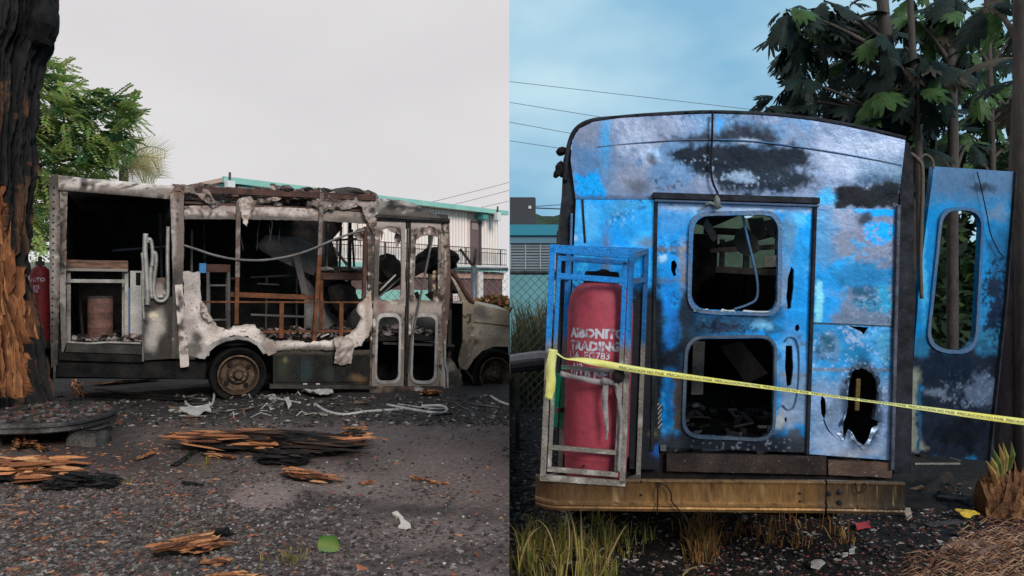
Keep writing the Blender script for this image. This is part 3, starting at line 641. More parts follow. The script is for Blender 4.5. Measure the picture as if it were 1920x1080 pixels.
VS('cab_pillar', M_vash, [(868, 566), (888, 570), (890, 640), (880, 670), (864, 694), (860, 676), (868, 640)], w=-.005, t=.03, res=.03, buck=.01, paint=painter((.22, .195, .155), [(('e', 878, 605, 2.5, 3), BLK, 1, 0), (('e', 884, 614, 2, 2.5), BLK, 1, 0), (('e', 876, 622, 2, 2), BLK, 1, 0), (('e', 874, 650, 2, 2), BLK, 1, 0), (('r', 860, 640, 880, 700), (.12, .105, .085), 8, 6)], seed=73))
VS('cab_opening', M_soot, [(840, 512), (850, 516), (868, 560), (870, 690), (838, 700)], w=.5, t=.02, res=.08)
VS('burnt_step', M_vash, [(834, 676), (846, 672), (858, 690), (866, 702), (868, 738), (860, 745), (836, 748)], w=-.02, t=.12, res=.03, buck=.04, bsc=5, jag=.006, paint=painter((.10, .095, .09), [(('r', 846, 704, 868, 722), (.06, .055, .05), 3, 4), (('e', 848, 690, 8, 9), (.19, .18, .17), 5, 6), (('r', 834, 724, 870, 750), (.035, .033, .032), 8, 6)], seed=74))
VB('inner_strut', M_char, [(843, 520, 841, 700)], .05, .06, w=.2)
# wheels
def wheel(px, py, w, R, rim, name, clip=None):
    c = VF.at(px, py, w)
    t = MB().lathe(c, VF.ew, [(.05, rim), (.0, rim * 1.10), (-.03, rim * 1.3), (-.03, R * .9), (.0, R * .98), (.04, R), (.18, R), (.22, R * .97), (.25, R * .85), (.25, rim), (.05, rim)], 40, cap=False)
    wh = MB().lathe(c, VF.ew, [(.05, rim), (-.012, rim), (-.015, rim * .93), (.02, rim * .88), (.07, rim * .80), (.075, rim * .55), (.03, rim * .42), (.03, rim * .25), (-.03, rim * .22), (-.05, rim * .17), (-.05, .001)], 40, cap=False)
    tyre = t.build('tyre', M_rubber, van, .6, clip=clip)
    ro = wh.build('rim', M_rim, van, .5, clip=clip)
    nb = MB(); hb_ = MB(); a1 = VF.eu; a2 = VF.ev
    for k in range(8):
        a = 2 * math.pi * k / 8; p = c + (a1 * math.cos(a) + a2 * math.sin(a)) * rim * .34 + VF.ew * .03
        if clip and p.x > -.03: continue
        nb.lathe(p, -VF.ew, [(0, .014), (.02, .014), (.02, .001)], 6)
    for k in range(4):
        a = 2 * math.pi * (k + .4) / 4; p = c + (a1 * math.cos(a) + a2 * math.sin(a)) * rim * .66 + VF.ew * .055
        if clip and p.x > -.06: continue
        hb_.lathe(p, -VF.ew, [(0, .028), (.022, .026), (.022, .001)], 10)
    nb.build('wheel_nuts', M_greym, ro)['kind'] = 'stuff'; hb_.build('hand_holes', M_soot, ro)['kind'] = 'stuff'
wheel(447, 703, .05, .325, .235, 'rear'); wheel(929, 702, .08, .345, .24, 'front', clip=-1)
MB().lathe(VF.at(447, 703, .32), VF.ew, [(0, .2), (0, .325), (.2, .325), (.2, .2)], 30).build('tyre', M_rubber, van, .6)
VB('brake_hose', M_greym, [(868, 690, 884, 706), (884, 706, 896, 738)], .02, .02, w=.1)
VS('wheel_housing', M_soot, [(366, 672), (384, 650), (410, 636), (446, 630), (486, 642), (512, 670), (512, 722), (366, 700)], w=.45, t=.02, res=.1)
VS('wheel_housing', M_soot, [(862, 700), (880, 664), (905, 650), (953, 648), (953, 735), (862, 735)], w=.5, t=.02, res=.1, clip=-1)
# number card propped in the cab opening
cardm = mat('card_white', (.72, .70, .70), .6, fine=.12)
card = thing('number_card', VF.at(857, 562, .05), 'small white card with red numbers in the dark cab opening', 'card')
MB().sheet(VF, [(849, 551), (866, 550), (867, 563), (850, 564)], w=.05, t=.008, res=.2).build('card', cardm, card)
VSb = MB().beam(VF.at(848, 566, .05), VF.at(866, 567, .05), .03, .05, up=VF.ew).build('holder', M_lightm, card)
def text_mesh(txt, size, bold=0.0):
    cu = bpy.data.curves.new('t', 'FONT'); cu.body = txt; cu.size = size; cu.offset = bold; cu.resolution_u = 2; cu.fill_mode = 'BOTH'
    ob = bpy.data.objects.new('t', cu); COL.objects.link(ob); dg = bpy.context.evaluated_depsgraph_get(); dg.update()
    me = bpy.data.meshes.new_from_object(ob.evaluated_get(dg)); V = [v.co.copy() for v in me.vertices]; F = [tuple(p.vertices) for p in me.polygons]
    bpy.data.objects.remove(ob); bpy.data.curves.remove(cu); bpy.data.meshes.remove(me)
    return V, F
V, F = text_mesh('332', .075); cu_, cv_ = VF.uv(850.5, 562, .045)
MB().add([VF.W(cu_ + v.x, cv_ + v.y, .046) for v in V], F).build('number', mat('card_ink', (.45, .10, .10), .6, fine=0, bump=0), card)
# ================================================================== the blue bus seen from behind
GAIN = np.array((.76, .88, 1.06)); TEX = None; GBLUE = np.array((.66, 1.14, 1.05))  # gains put part of the blue evening light into the bus colours
PH, RO = math.radians(3.2), math.radians(1.3)
eu = Vector((math.cos(PH) * math.cos(RO), -math.sin(PH) * math.cos(RO), -math.sin(RO)))
ev = Vector((math.sin(RO) * math.cos(PH), -math.sin(RO) * math.sin(PH), math.cos(RO)))
ew = ev.cross(eu)
ctr = P(1375, HY, 4.75)
RF = Frame(ctr, eu, ev, ew)
g0 = RF.at(1375, 955)
bus = thing('burnt_bus', Vector((g0.x, g0.y + .3, RG)), 'blue scorched bus seen from behind, rear door panes gone', 'bus')
BLU, VIV, PALE, GREY, NAVY, DK = (.018, .24, .66), (.008, .34, 1.0), (.36, .40, .55), (.27, .275, .36), (.012, .020, .045), (.009, .010, .014)
M_bus = mat('scorched_dusk_blue_paint', rough=.40, metal=.55, vcol=True, fine=.22, fscale=34, bump=.20, bscale=11, spec=.25, speck=(.03, .045, .08), sscale=75, slo=.675)
M_busf = mat('blue_trim', (.05, .17, .36), .45, .3, col2=(.09, .11, .16), scale=5, fine=.3)
M_dark = mat('sooted_frame', (.006, .007, .010), .75, .1, col2=(.026, .030, .042), scale=9, fine=.4)
def RS(name, m, outline, holes=(), parent=None, smooth=False, **k): return MB().sheet(RF, outline, holes, **k).build(name, m, parent or bus, smooth)
def RB(name, m, x0, y0, x1, y1, wd, dp, w=0, parent=None, bevel=.004): return MB().beam(RF.at(x0, y0, w), RF.at(x1, y1, w), wd, dp, up=RF.ew).build(name, m, parent or bus, bevel=bevel)
def RT(name, m, pts, r, w=0, parent=None, n=8): return MB().tube(spline([RF.at(p[0], p[1], p[2] if len(p) > 2 else w) for p in pts], 6), r, n).build(name, m, parent or bus, True)

toppts = [(1070, 300), (1073, 264), (1086, 242), (1112, 229), (1160, 222), (1220, 218), (1280, 215), (1336, 213), (1400, 215), (1460, 219), (1520, 226), (1580, 236), (1640, 249), (1697, 263)]
dome = toppts + [(1690, 330), (1682, 398), (1530, 394), (1228, 380), (1080, 378)]
dp_ = painter((.25, .285, .40), [
    (('r', 1070, 250, 1140, 375), (.15, .24, .44), 18, 16), (('e', 1100, 250, 25, 30), (.28, .29, .36), 14, 14), (('p', [(1078, 325), (1120, 318), (1135, 345), (1150, 372), (1078, 372)]), VIV, 5, 16), (('e', 1135, 265, 9, 40), (.10, .30, .62), 6, 8),
    (('e', 1230, 240, 60, 18), (.34, .35, .43), 16, 14), (('e', 1190, 330, 30, 26), (.34, .34, .41), 12, 12), (('e', 1195, 350, 24, 14), (.16, .165, .2), 8, 10),
    (('p', [(1240, 258), (1300, 252), (1345, 246), (1390, 238), (1440, 240), (1465, 258), (1450, 275), (1390, 266), (1300, 266)]), (.030, .034, .048), 9, 14),
    (('p', [(1245, 288), (1290, 272), (1360, 268), (1440, 272), (1500, 278), (1525, 290), (1520, 312), (1470, 318), (1460, 345), (1420, 355), (1350, 345), (1290, 320)]), (.009, .013, .024), 8, 18),
    (('p', [(1330, 320), (1400, 322), (1480, 318), (1540, 340), (1500, 362), (1400, 364), (1340, 356)]), (.014, .020, .034), 9, 18), (('e', 1390, 330, 22, 8), (.30, .36, .46), 4, 14), (('e', 1318, 345, 20, 16), (.30, .32, .42), 6, 10),
    (('e', 1405, 266, 22, 4), (.50, .52, .60), 3, 4), (('e', 1225, 285, 10, 8), (.40, .55, .75), 4, 8), (('e', 1222, 300, 7, 14), (.12, .13, .17), 4, 8),
    (('p', [(1540, 250), (1600, 250), (1620, 300), (1600, 330), (1560, 325), (1535, 290)]), (.46, .48, .58), 18, 14), (('r', 1610, 300, 1700, 345), (.24, .30, .40), 10, 8), (('r', 1610, 330, 1700, 350), (.10, .14, .22), 10, 10),
    (('p', [(1560, 358), (1600, 350), (1690, 346), (1690, 392), (1566, 390)]), DK, 4, 10), (('e', 1550, 368, 16, 16), (.06, .30, .62), 8, 10), (('e', 1350, 235, 6, 12), (.10, .30, .72), 4, 6), (('e', 1640, 275, 50, 16), (.44, .46, .54), 14, 10), (('e', 1110, 348, 34, 22), (.02, .16, .42), 6, 8, .9, -.35), (('e', 1320, 318, 60, 26), (.36, .42, .54), 8, 10, .8, -.6), (('e', 1400, 336, 60, 14), (.42, .48, .58), 6, 8, .8, -.55), (('e', 1650, 350, 40, 12), (.01, .014, .024), 8, 8, .9, -.1), (('e', 1250, 345, 30, 14), (.05, .06, .09), 6, 8, .8, -.3), (('r', 1080, 368, 1230, 376), (.04, .07, .12), 4, 3, .7), (('e', 1380, 218, 200, 8), (.03, .035, .05), 5, 10, .7, -.5)], seed=80, wscale=.035, tex=[((.17, .25, .42), .20, .008, .06), ((.40, .42, .51), .22, .010, .05)])
RS('upper_panel', M_bus, dome, w=0, t=.012, res=.0105, buck=.010, bsc=2.2, seed=81, paint=dp_, smooth=.6)
RT('panel_bead', M_busf, [(1120, 276), (1200, 268), (1300, 262), (1400, 264), (1500, 276), (1600, 292), (1690, 310)], .005, w=-.003)
RT('roof_lip', M_dark, [(1060, 340), (1062, 300), (1070, 262), (1084, 239), (1112, 226), (1160, 221), (1220, 216), (1336, 211), (1460, 217), (1580, 233), (1697, 260)], .016, w=.02)
for i, (x, y) in enumerate([(1290, 213), (1310, 211), (1330, 212), (1350, 212), (1200, 219), (1600, 238), (1460, 218), (1662, 252)]):
    lump('charred_lip', RF.at(x, y, .03), (.045, .03, .012), M_dark, i, bus, n=2)
lp = painter((.018, .25, .72), [(('e', 1110, 400, 30, 20), (.05, .34, .80), 14, 14), (('e', 1170, 385, 30, 14), (.08, .30, .62), 10, 16), (('e', 1190, 420, 30, 30), (.03, .30, .78), 12, 16), (('e', 1075, 445, 8, 5), (.7, .75, .8), 3, 3), (('e', 1140, 480, 9, 50), (.22, .17, .12), 8, 8, .7), (('e', 1214, 455, 20, 10), (.26, .22, .16), 9, 8, .7),
      (('r', 1180, 540, 1230, 860), (.012, .018, .03), 14, 10), (('r', 1070, 640, 1180, 860), (.02, .03, .05), 20, 12), (('e', 1160, 470, 14, 10), (.2, .45, .8), 6, 8), (('e', 1165, 400, 30, 26), (.25, .48, .80), 8, 10, .8, -.35), (('e', 1100, 420, 24, 40), (.16, .50, .92), 14, 12, .7)], seed=84, wscale=.03, tex=[((.012, .32, .92), .02, .012, .08), ((.06, .42, .95), .22, .02, .4), ((.02, .12, .33), .40, .03, .6)])  # bright blues hold reflected light; dark right field holds soot and cage shadow
RS('rear_panel', M_bus, [(1080, 374), (1226, 375), (1229, 640), (1218, 842), (1064, 838), (1070, 600)], w=-.014, t=.008, res=.0105, buck=.006, seed=85, paint=lp, smooth=.6)
# rear door with its two empty rounded windows
uw = round_poly([(1301, 406), (1459, 403), (1456, 586), (1296, 579)], [30, 34, 30, 34], 6)
lw = round_poly([(1292, 636), (1452, 634), (1448, 822), (1284, 814)], [32, 30, 34, 34], 6)
sl1 = [(1484, 500), (1489, 506), (1488, 540), (1483, 578), (1477, 580), (1475, 556), (1478, 520)]
sl2 = [(1474, 648), (1486, 648), (1488, 690), (1484, 722), (1476, 726), (1472, 690)]
h1 = [(1259, 490), (1266, 488), (1270, 498), (1266, 507), (1268, 516), (1263, 518), (1258, 505)]
h2 = [(1492, 610), (1498, 608), (1500, 616), (1496, 622), (1491, 618)]; h3 = [(1471, 784), (1475, 782), (1476, 790), (1472, 792)]
dpt = painter((.018, .27, .76), [(('r', 1235, 380, 1530, 398), (.45, .50, .62), 7, 8), (('p', [(1236, 395), (1300, 395), (1290, 430), (1240, 440)]), (.10, .32, .75), 10, 12), (('r', 1235, 464, 1290, 471), (.26, .23, .18), 5, 5, .7), (('r', 1235, 522, 1290, 529), (.25, .21, .15), 5, 5, .7), (('e', 1245, 485, 8, 8), (.55, .75, .85), 4, 6),
      (('e', 1282, 500, 8, 50), (.36, .30, .24), 5, 6, .8), (('r', 1275, 545, 1300, 840), (.035, .045, .06), 7, 10), (('r', 1225, 560, 1242, 850), (.02, .022, .03), 6, 6), (('e', 1256, 610, 12, 80), (.015, .20, .74), 9, 8), (('e', 1253, 750, 9, 60), (.012, .15, .50), 7, 8), (('r', 1225, 650, 1280, 690), (.018, .02, .028), 10, 12), (('r', 1262, 700, 1284, 810), (.16, .11, .07), 5, 8),
      (('p', [(1290, 592), (1450, 592), (1470, 625), (1290, 630)]), (.035, .12, .26), 7, 14), (('e', 1350, 612, 40, 8), (.035, .045, .085), 4, 12), (('e', 1430, 610, 20, 10), (.25, .50, .78), 5, 10), (('e', 1480, 440, 14, 40), (.16, .30, .50), 8, 8), (('e', 1472, 530, 8, 40), (.45, .42, .42), 5, 6, .8),
      (('e', 1500, 480, 14, 40), (.03, .28, .72), 8, 8), (('r', 1462, 700, 1520, 800), (.30, .36, .48), 10, 10), (('e', 1480, 770, 16, 30), (.46, .48, .56), 8, 8), (('r', 1200, 815, 1530, 860), (.055, .055, .06), 12, 12), (('e', 1490, 815, 16, 12), (.10, .10, .12), 6, 10), (('e', 1462, 790, 8, 18), (.55, .52, .46), 4, 6), (('r', 1466, 700, 1520, 706), (.30, .22, .12), 3, 2), (('r', 1285, 586, 1470, 600), (.02, .035, .07), 9, 8, .75), (('e', 1300, 690, 40, 160), (.012, .016, .026), 22, 14, .75), (('r', 1280, 805, 1470, 850), (.015, .015, .02), 14, 10, .85), (('e', 1470, 490, 22, 70), (.10, .22, .42), 14, 8, .5), (('e', 1360, 612, 70, 14), (.008, .012, .03), 5, 6, .9, -.1), (('e', 1440, 690, 20, 20), (.25, .45, .70), 6, 8, .7), (('e', 1490, 700, 26, 80), (.30, .40, .56), 12, 10, .6), (('r', 1300, 815, 1510, 850), (.30, .30, .32), 6, 6, .8, -.6), (('e', 1230, 640, 16, 120), (.008, .010, .016), 9, 8, .9)], seed=90, wscale=.04, tex=[((.012, .32, .92), .02, .012, .08), ((.12, .45, .92), .24, .02, .4), ((.02, .11, .30), .38, .03, .6)])
door = RS('rear_door', M_bus, [(1233, 380), (1524, 389), (1518, 620), (1509, 848), (1217, 838), (1226, 620)], [uw, lw, sl1, sl2, h1, h2, h3], w=-.014, t=.02, res=.0105, buck=.010, bsc=3, seed=91, paint=dpt, smooth=.6, jagh=.002)
M_busring = mat('window_seal_blue', (.035, .15, .34), .4, .3, col2=(.12, .16, .24), scale=4, fine=.3)
RS('window_seal', M_busring, round_poly([(1293, 397), (1468, 394), (1465, 594), (1288, 587)], [34, 40, 36, 38], 6), [round_poly([(1300, 405), (1460, 402), (1457, 587), (1295, 580)], [30, 34, 30, 34], 6)], parent=door, w=-.030, t=.014, res=.04, jag=.003)
RS('window_seal', mat('window_seal_dark', (.03, .06, .11), .45, .2, col2=(.10, .12, .16), scale=5, fine=.3), round_poly([(1285, 630), (1458, 628), (1454, 829), (1277, 821)], [36, 34, 38, 38], 6), [round_poly([(1291, 635), (1453, 633), (1449, 823), (1283, 815)], [32, 30, 34, 34], 6)], parent=door, w=-.029, t=.012, res=.04, jag=.003)
for (x0, y0, x1, y1) in ((1301, 581, 1330, 583), (1350, 582, 1380, 584), (1390, 584, 1450, 587)):
    RS('glass_shard', mat('shard', (.45, .55, .62), .3, .1, fine=.2), [(x0, y0 + 2), (x0 + 4, y0 - 3), ((x0 + x1) / 2, y0 - 1), (x1 - 3, y1 - 4), (x1, y1 + 2)], parent=door, w=-.03, t=.006, res=.05, jag=.004)
rib = MB()
for y in range(700, 800, 9): rib.beam(RF.at(1232, y + 6, -.012), RF.at(1240, y - 5, -.012), .008, .01, up=RF.ew)
rib.build('ribbed_strip', mat('ribbed', (.30, .27, .24), .6, .2, fine=.3), door)['kind'] = 'stuff'
RT('pressed_rim', M_busf, [(1472, 640), (1480, 632), (1492, 636), (1498, 660), (1497, 720), (1490, 760), (1478, 768), (1468, 760)], .0045, w=-.018, parent=door)
# right-hand panels
rp = painter((.27, .27, .34), [(('e', 1540, 450, 26, 70), (.12, .28, .54), 16, 16), (('e', 1560, 520, 40, 28), (.02, .27, .72), 14, 18), (('p', [(1565, 500), (1680, 492), (1675, 545), (1570, 535)]), (.03, .19, .46), 9, 18), (('e', 1545, 580, 26, 40), (.03, .30, .80), 12, 16), (('p', [(1529, 525), (1540, 528), (1543, 560), (1540, 606), (1527, 606)]), (.35, .75, .88), 3, 6),
      (('p', [(1600, 392), (1690, 392), (1690, 405), (1640, 408), (1606, 400)]), VIV, 3, 8), (('e', 1622, 412, 14, 14), (.055, .06, .08), 7, 8), (('e', 1650, 435, 30, 22), VIV, 5, 16), (('e', 1620, 545, 26, 8), (.04, .12, .22), 4, 12), (('e', 1625, 575, 28, 12), (.05, .22, .42), 6, 16), (('e', 1662, 560, 10, 24), (.05, .32, .60), 4, 12), (('r', 1560, 590, 1680, 615), (.22, .25, .32), 6, 5), (('e', 1650, 440, 34, 26), (.30, .34, .45), 6, 8, .9, -.3), (('e', 1640, 580, 40, 40), (.36, .46, .60), 8, 8, .8, -.5), (('e', 1625, 560, 30, 12), (.02, .06, .13), 5, 8, .8, -.2)], seed=95, wscale=.04, tex=[((.33, .34, .43), .05, .010, .08), ((.10, .32, .66), .34, .03, .4)])
RS('side_panel', M_bus, [(1531, 391), (1682, 392), (1677, 500), (1672, 611), (1523, 604), (1527, 500)], w=-.014, t=.008, res=.0105, buck=.006, seed=96, paint=rp, smooth=.6)
big = [(1594, 700), (1602, 690), (1615, 688), (1632, 696), (1644, 712), (1646, 735), (1640, 760), (1634, 785), (1648, 790), (1650, 800), (1636, 805), (1630, 822), (1618, 838), (1606, 830), (1598, 812), (1590, 806), (1582, 826), (1578, 812), (1580, 790), (1588, 775), (1590, 735)]
lp2 = painter((.05, .29, .70), [(('e', 1555, 650, 24, 26), (.17, .27, .44), 6, 12), (('e', 1548, 640, 14, 14), (.06, .14, .24), 5, 10), (('e', 1600, 660, 26, 20), (.03, .22, .50), 8, 12), (('e', 1655, 650, 16, 30), (.12, .36, .62), 6, 14), (('r', 1518, 690, 1680, 696), (.27, .22, .16), 2, 2, .8), (('r', 1515, 715, 1680, 870), (.36, .45, .66), 18, 16), (('e', 1560, 830, 40, 20), (.55, .60, .76), 12, 12), (('e', 1640, 830, 20, 24), (.50, .56, .72), 8, 10),
      (('e', 1600, 848, 40, 8), (.62, .60, .64), 6, 8), (('e', 1616, 760, 40, 80), (.16, .20, .30), 9, 14, .7), (('e', 1560, 770, 16, 28), (.26, .31, .42), 6, 10), (('e', 1616, 760, 38, 84), (.02, .024, .034), 7, 10, .75), (('r', 1515, 620, 1675, 860), (.62, .68, .80), 8, 8, .7, -.75), (('e', 1548, 652, 22, 24), (.03, .10, .20), 4, 6, .8, -.1), (('e', 1660, 700, 12, 80), (.10, .14, .24), 5, 8, .6, -.2)], seed=98, wscale=.05, tex=[((.12, .36, .74), .05, .012, .1), ((.04, .24, .58), .24, .02, .5), ((.45, .54, .74), .36, .03, .6)])
RS('side_panel', M_bus, [(1523, 607), (1672, 614), (1670, 742), (1668, 863), (1514, 851), (1519, 730)], [big, [(1541, 742), (1547, 748), (1549, 772), (1545, 786), (1540, 775), (1538, 755)], [(1590, 611), (1629, 614), (1624, 620), (1620, 628), (1614, 622)]], w=-.008, t=.01, res=.0105, buck=.010, bsc=3.5, jag=.0, jagh=.004, seed=99, paint=lp2, smooth=.6)
cxh, cyh = 1616, 755
lip = [(cxh + (x - cxh) * 1.16 + 3 * math.sin(i * 2.1), cyh + (y - cyh) * 1.07 + 3 * math.cos(i * 1.7)) for i, (x, y) in enumerate(big)]
RS('torn_lip', M_bus, lip, [[(cxh + (x - cxh) * .93, cyh + (y - cyh) * .97) for x, y in big]], w=-.016, t=.003, res=.012, buck=.022, bsc=14, jag=.008, seed=131, paint=painter((.10, .13, .20), [(('e', 1616, 820, 40, 30), (.45, .50, .60), 8, 10), (('e', 1616, 745, 32, 62), (.012, .014, .02), 7, 8)], seed=132))
RB('inner_strut', mat('brass_strut', (.30, .22, .09), .5, .3, fine=.3), 1609, 710, 1606, 770, .03, .02, w=.25)
RT('torn_edge', M_dark, [(1544, 786), (1552, 805), (1566, 820), (1576, 826), (1582, 815)], .006, w=-.004)
# trims
RB('drip_rail', M_dark, 1224, 367, 1535, 377, .040, .05, w=-.03); RB('drip_rail', mat('drip_blue', (.05, .09, .17), .5, .2, fine=.3), 1226, 377, 1533, 387, .016, .06, w=-.02)
for (x0, y0, x1, y1) in ((1230, 376, 1222, 846), (1528, 388, 1513, 852)): RB('door_jamb', M_dark, x0, y0, x1, y1, .022, .03, w=-.022)
RB('seam_strip', M_busf, 1080, 372, 1226, 374, .010, .012, w=-.004); RB('seam_strip', M_busf, 1524, 606, 1672, 613, .008, .012, w=-.002)
RB('corner_strip', mat('corner_grey', (.10, .12, .17), .5, .3, col2=(.03, .032, .04), scale=8, fine=.3), 1684, 385, 1672, 880, .022, .03, w=-.024)
b = MB()
for i in range(26): b.lathe(RF.at(1679 - i * .42, 400 + i * 18, -.038), -RF.ew, [(0, .006), (.004, .005), (.005, .001)], 7)
for i in range(12): b.lathe(RF.at(1090 + i * 12, 377.5, -.004), -RF.ew, [(0, .005), (.003, .004), (.004, .001)], 6)
b.build('rivets', M_dark, bus)['kind'] = 'stuff'
# corners and sides of the body running forward
RS('corner_post', M_dark, [(1051, 420), (1056, 300), (1066, 262), (1076, 300), (1080, 420), (1066, 890), (1050, 890)], w=.03, t=.05, res=.05, buck=.01)
RB('corner_strip', M_busf, 1072, 400, 1068, 560, .016, .02, w=.01)
RS('corner_post', M_dark, [(1690, 262), (1704, 268), (1712, 300), (1716, 560), (1708, 890), (1676, 890), (1684, 560)], w=.02, t=.06, res=.05, buck=.015)
b = MB(); uL = RF.uv(1052, 500, .05)[0]; uR = RF.uv(1712, 500, .05)[0]; vb = RF.uv(1375, 880)[1]; vt = RF.uv(1375, 330)[1]; LN = 5.6
wall = MB().box(RF.W(uL + .02, (vb + vt) / 2, LN / 2 + .09), (RF.eu, RF.ev, RF.ew), (.015, (vt - vb) / 2, LN / 2)).build('left_wall', M_dark, bus)
# right wall is burnt through: ribs and rails only, the yard shows between them
for k in range(5): MB().beam(RF.W(uR - .02, vb, .3 + k * 1.25), RF.W(uR - .02, vt, .3 + k * 1.25), .06, .06).build('wall_rib', M_dark, bus)
for t_ in (.05, .74, .95): MB().beam(RF.W(uR - .02, vb + (vt - vb) * t_, .1), RF.W(uR - .02, vb + (vt - vb) * t_, LN), .05, .08).build('wall_rail', M_dark, bus)
MB().box(RF.W(uR - .02, vb + (vt - vb) * .36, LN / 2 + .1), (RF.eu, RF.ev, RF.ew), (.012, (vt - vb) * .36, LN / 2)).build('right_wall', M_dark, bus)
MB().box(RF.W((uL + uR) / 2, vb + .02, LN / 2 + .1), (RF.eu, RF.ev, RF.ew), ((uR - uL) / 2 - .04, .03, LN / 2)).build('floor', M_soot, bus)
MB().box(RF.W((uL + uR) / 2, (vb + vt) / 2, LN + .1), (RF.eu, RF.ev, RF.ew), ((uR - uL) / 2, (vt - vb) / 2 + .1, .02)).build('bulkhead', M_soot, bus)
V = []; n = 13                                                   # roof shell
for w_ in (.03, 2.8, LN + .1):
    for i in range(n):
        x, y = [(1076, 300), (1080, 268), (1094, 246), (1160, 226), (1220, 220), (1280, 217), (1336, 215), (1400, 217), (1460, 221), (1520, 228), (1580, 238), (1640, 251), (1695, 265)][i]
        u, v = RF.uv(x, y); V.append(RF.W(u, v - .012 - w_ * .004, w_))
o = MB().add(V, [(j * n + i, j * n + i + 1, (j + 1) * n + i + 1, (j + 1) * n + i) for j in range(2) for i in range(n - 1)]).build('roof_shell', M_soot, bus, True)
md = o.modifiers.new('t', 'SOLIDIFY'); md.thickness = .01
# things glimpsed inside: hanging lining, fallen sheets, bent pipe
pl = painter((.20, .17, .13), [(('e', 1400, 440, 30, 20), (.10, .10, .07), 8, 12)], seed=105)
for pts, w_ in (([(1325, 408), (1335, 420), (1345, 446), (1336, 452), (1328, 436), (1318, 424)], .35), ([(1380, 432), (1400, 424), (1420, 440), (1425, 470), (1405, 482), (1385, 470), (1376, 450)], 1.0), ([(1400, 410), (1430, 408), (1440, 440), (1425, 450), (1410, 436)], .8), ([(1432, 480), (1456, 478), (1456, 500), (1434, 502)], 1.4), ([(1434, 412), (1456, 410), (1456, 446), (1444, 440)], .7)):
    RS('hanging_lining', M_vash, pts, w=w_, t=.01, res=.03, buck=.05, jag=.012, seed=int(w_ * 10), paint=pl)
RT('bent_pipe', M_busf, [(1392, 400), (1400, 440), (1412, 490), (1420, 530), (1418, 560), (1400, 572), (1376, 580)], .009, w=.10)
RB('inner_rail', M_brown, 1320, 432, 1400, 436, .05, .05, w=1.2); RB('inner_rail', M_char, 1340, 505, 1460, 512, .06, .05, w=2.0); RB('inner_rail', M_char, 1330, 470, 1470, 462, .05, .05, w=2.8)
RS('fallen_sheet', M_greym, [(1300, 640), (1322, 640), (1318, 740), (1296, 740)], w=.6, t=.01, res=.1)
RS('fallen_sheet', M_char, [(1350, 650), (1390, 640), (1440, 700), (1400, 720)], w=.9, t=.01, res=.1)
b = MB(); random.seed(9)
for i in range(220):
    u = random.uniform(uL + .15, uR - .15); w_ = random.uniform(.05, 2.2); a = Vector((random.gauss(0, 1), random.gauss(0, 1), random.gauss(0, .4))).normalized(); c = a.cross(Vector((0, .3, 1))).normalized()
    g = random.choice([.02, .03, .06, .14, .3]); b.box(RF.W(u, vb + .06 + random.uniform(0, .05), w_), (a, c, a.cross(c)), (random.uniform(.02, .09), random.uniform(.01, .04), random.uniform(.004, .02)), (g, g, g * 1.1))
b.build('ash_rubble', M_vash, bus)['kind'] = 'stuff'
# hanging cable and broken lamp over the door
RT('hanging_cable', M_soot, [(1336, 212), (1335, 260), (1333, 310), (1336, 340), (1345, 362), (1350, 385)], .007, w=-.03)
o = lump('broken_lamp', RF.at(1344, 380, -.06), (.022, .025, .045), mat('lamp_grey', (.09, .11, .12), .5, .2, col2=(.2, .22, .22), fine=.3), 5, bus, n=2); 
MB().tube([RF.at(1352, 388, -.06), RF.at(1330, 380, -.07), RF.at(1322, 386, -.07)], .012, 8).build('lamp_arm', MATS['lamp_grey'], bus, True)
RT('stay_rod', M_dark, [(1092, 374), (1094, 410), (1097, 455)], .007, w=-.02)
# soot-caked brackets on the left edge
for i, (x, y, a, b_) in enumerate([(1053, 283, .035, .03), (1052, 318, .04, .05), (1045, 325, .02, .03)]): lump('charred_bracket', RF.at(x, y, .06), (a, .04, b_), M_soot, 20 + i, bus, n=2)
# bumper and sill plates
M_bump = mat('scorched_bumper', (.40, .22, .075), .42, .5, vcol=True, fine=.4, fscale=30, bump=.15, speck=(.07, .04, .025), sscale=46, slo=.69, stretch=(2.2, 2.2, .5))
M_sill = mat('scorched_sill', (.050, .034, .030), .6, .2, col2=(.012, .011, .012), scale=5, fine=.4, speck=(.45, .42, .40), sscale=85, slo=.67)
GAIN = np.array((1., 1., 1.)); GBLUE = None
bump_paint = painter((.20, .108, .046), [(('r', 990, 890, 1190, 960), (.12, .07, .038), 50, 20), (('e', 1360, 925, 150, 30), (.36, .20, .075), 60, 20, .8), (('r', 1540, 890, 1710, 980), (.13, .085, .05), 30, 20), (('r', 1640, 890, 1710, 980), (.045, .035, .028), 30, 16), (('r', 990, 890, 1710, 908), (.10, .06, .035), 4, 6, .7), (('r', 990, 890, 1710, 980), (.07, .04, .025), 6, 6, .8, -.7), (('r', 990, 905, 1710, 980), (.55, .38, .20), 6, 6, .6, -.85)], seed=140)
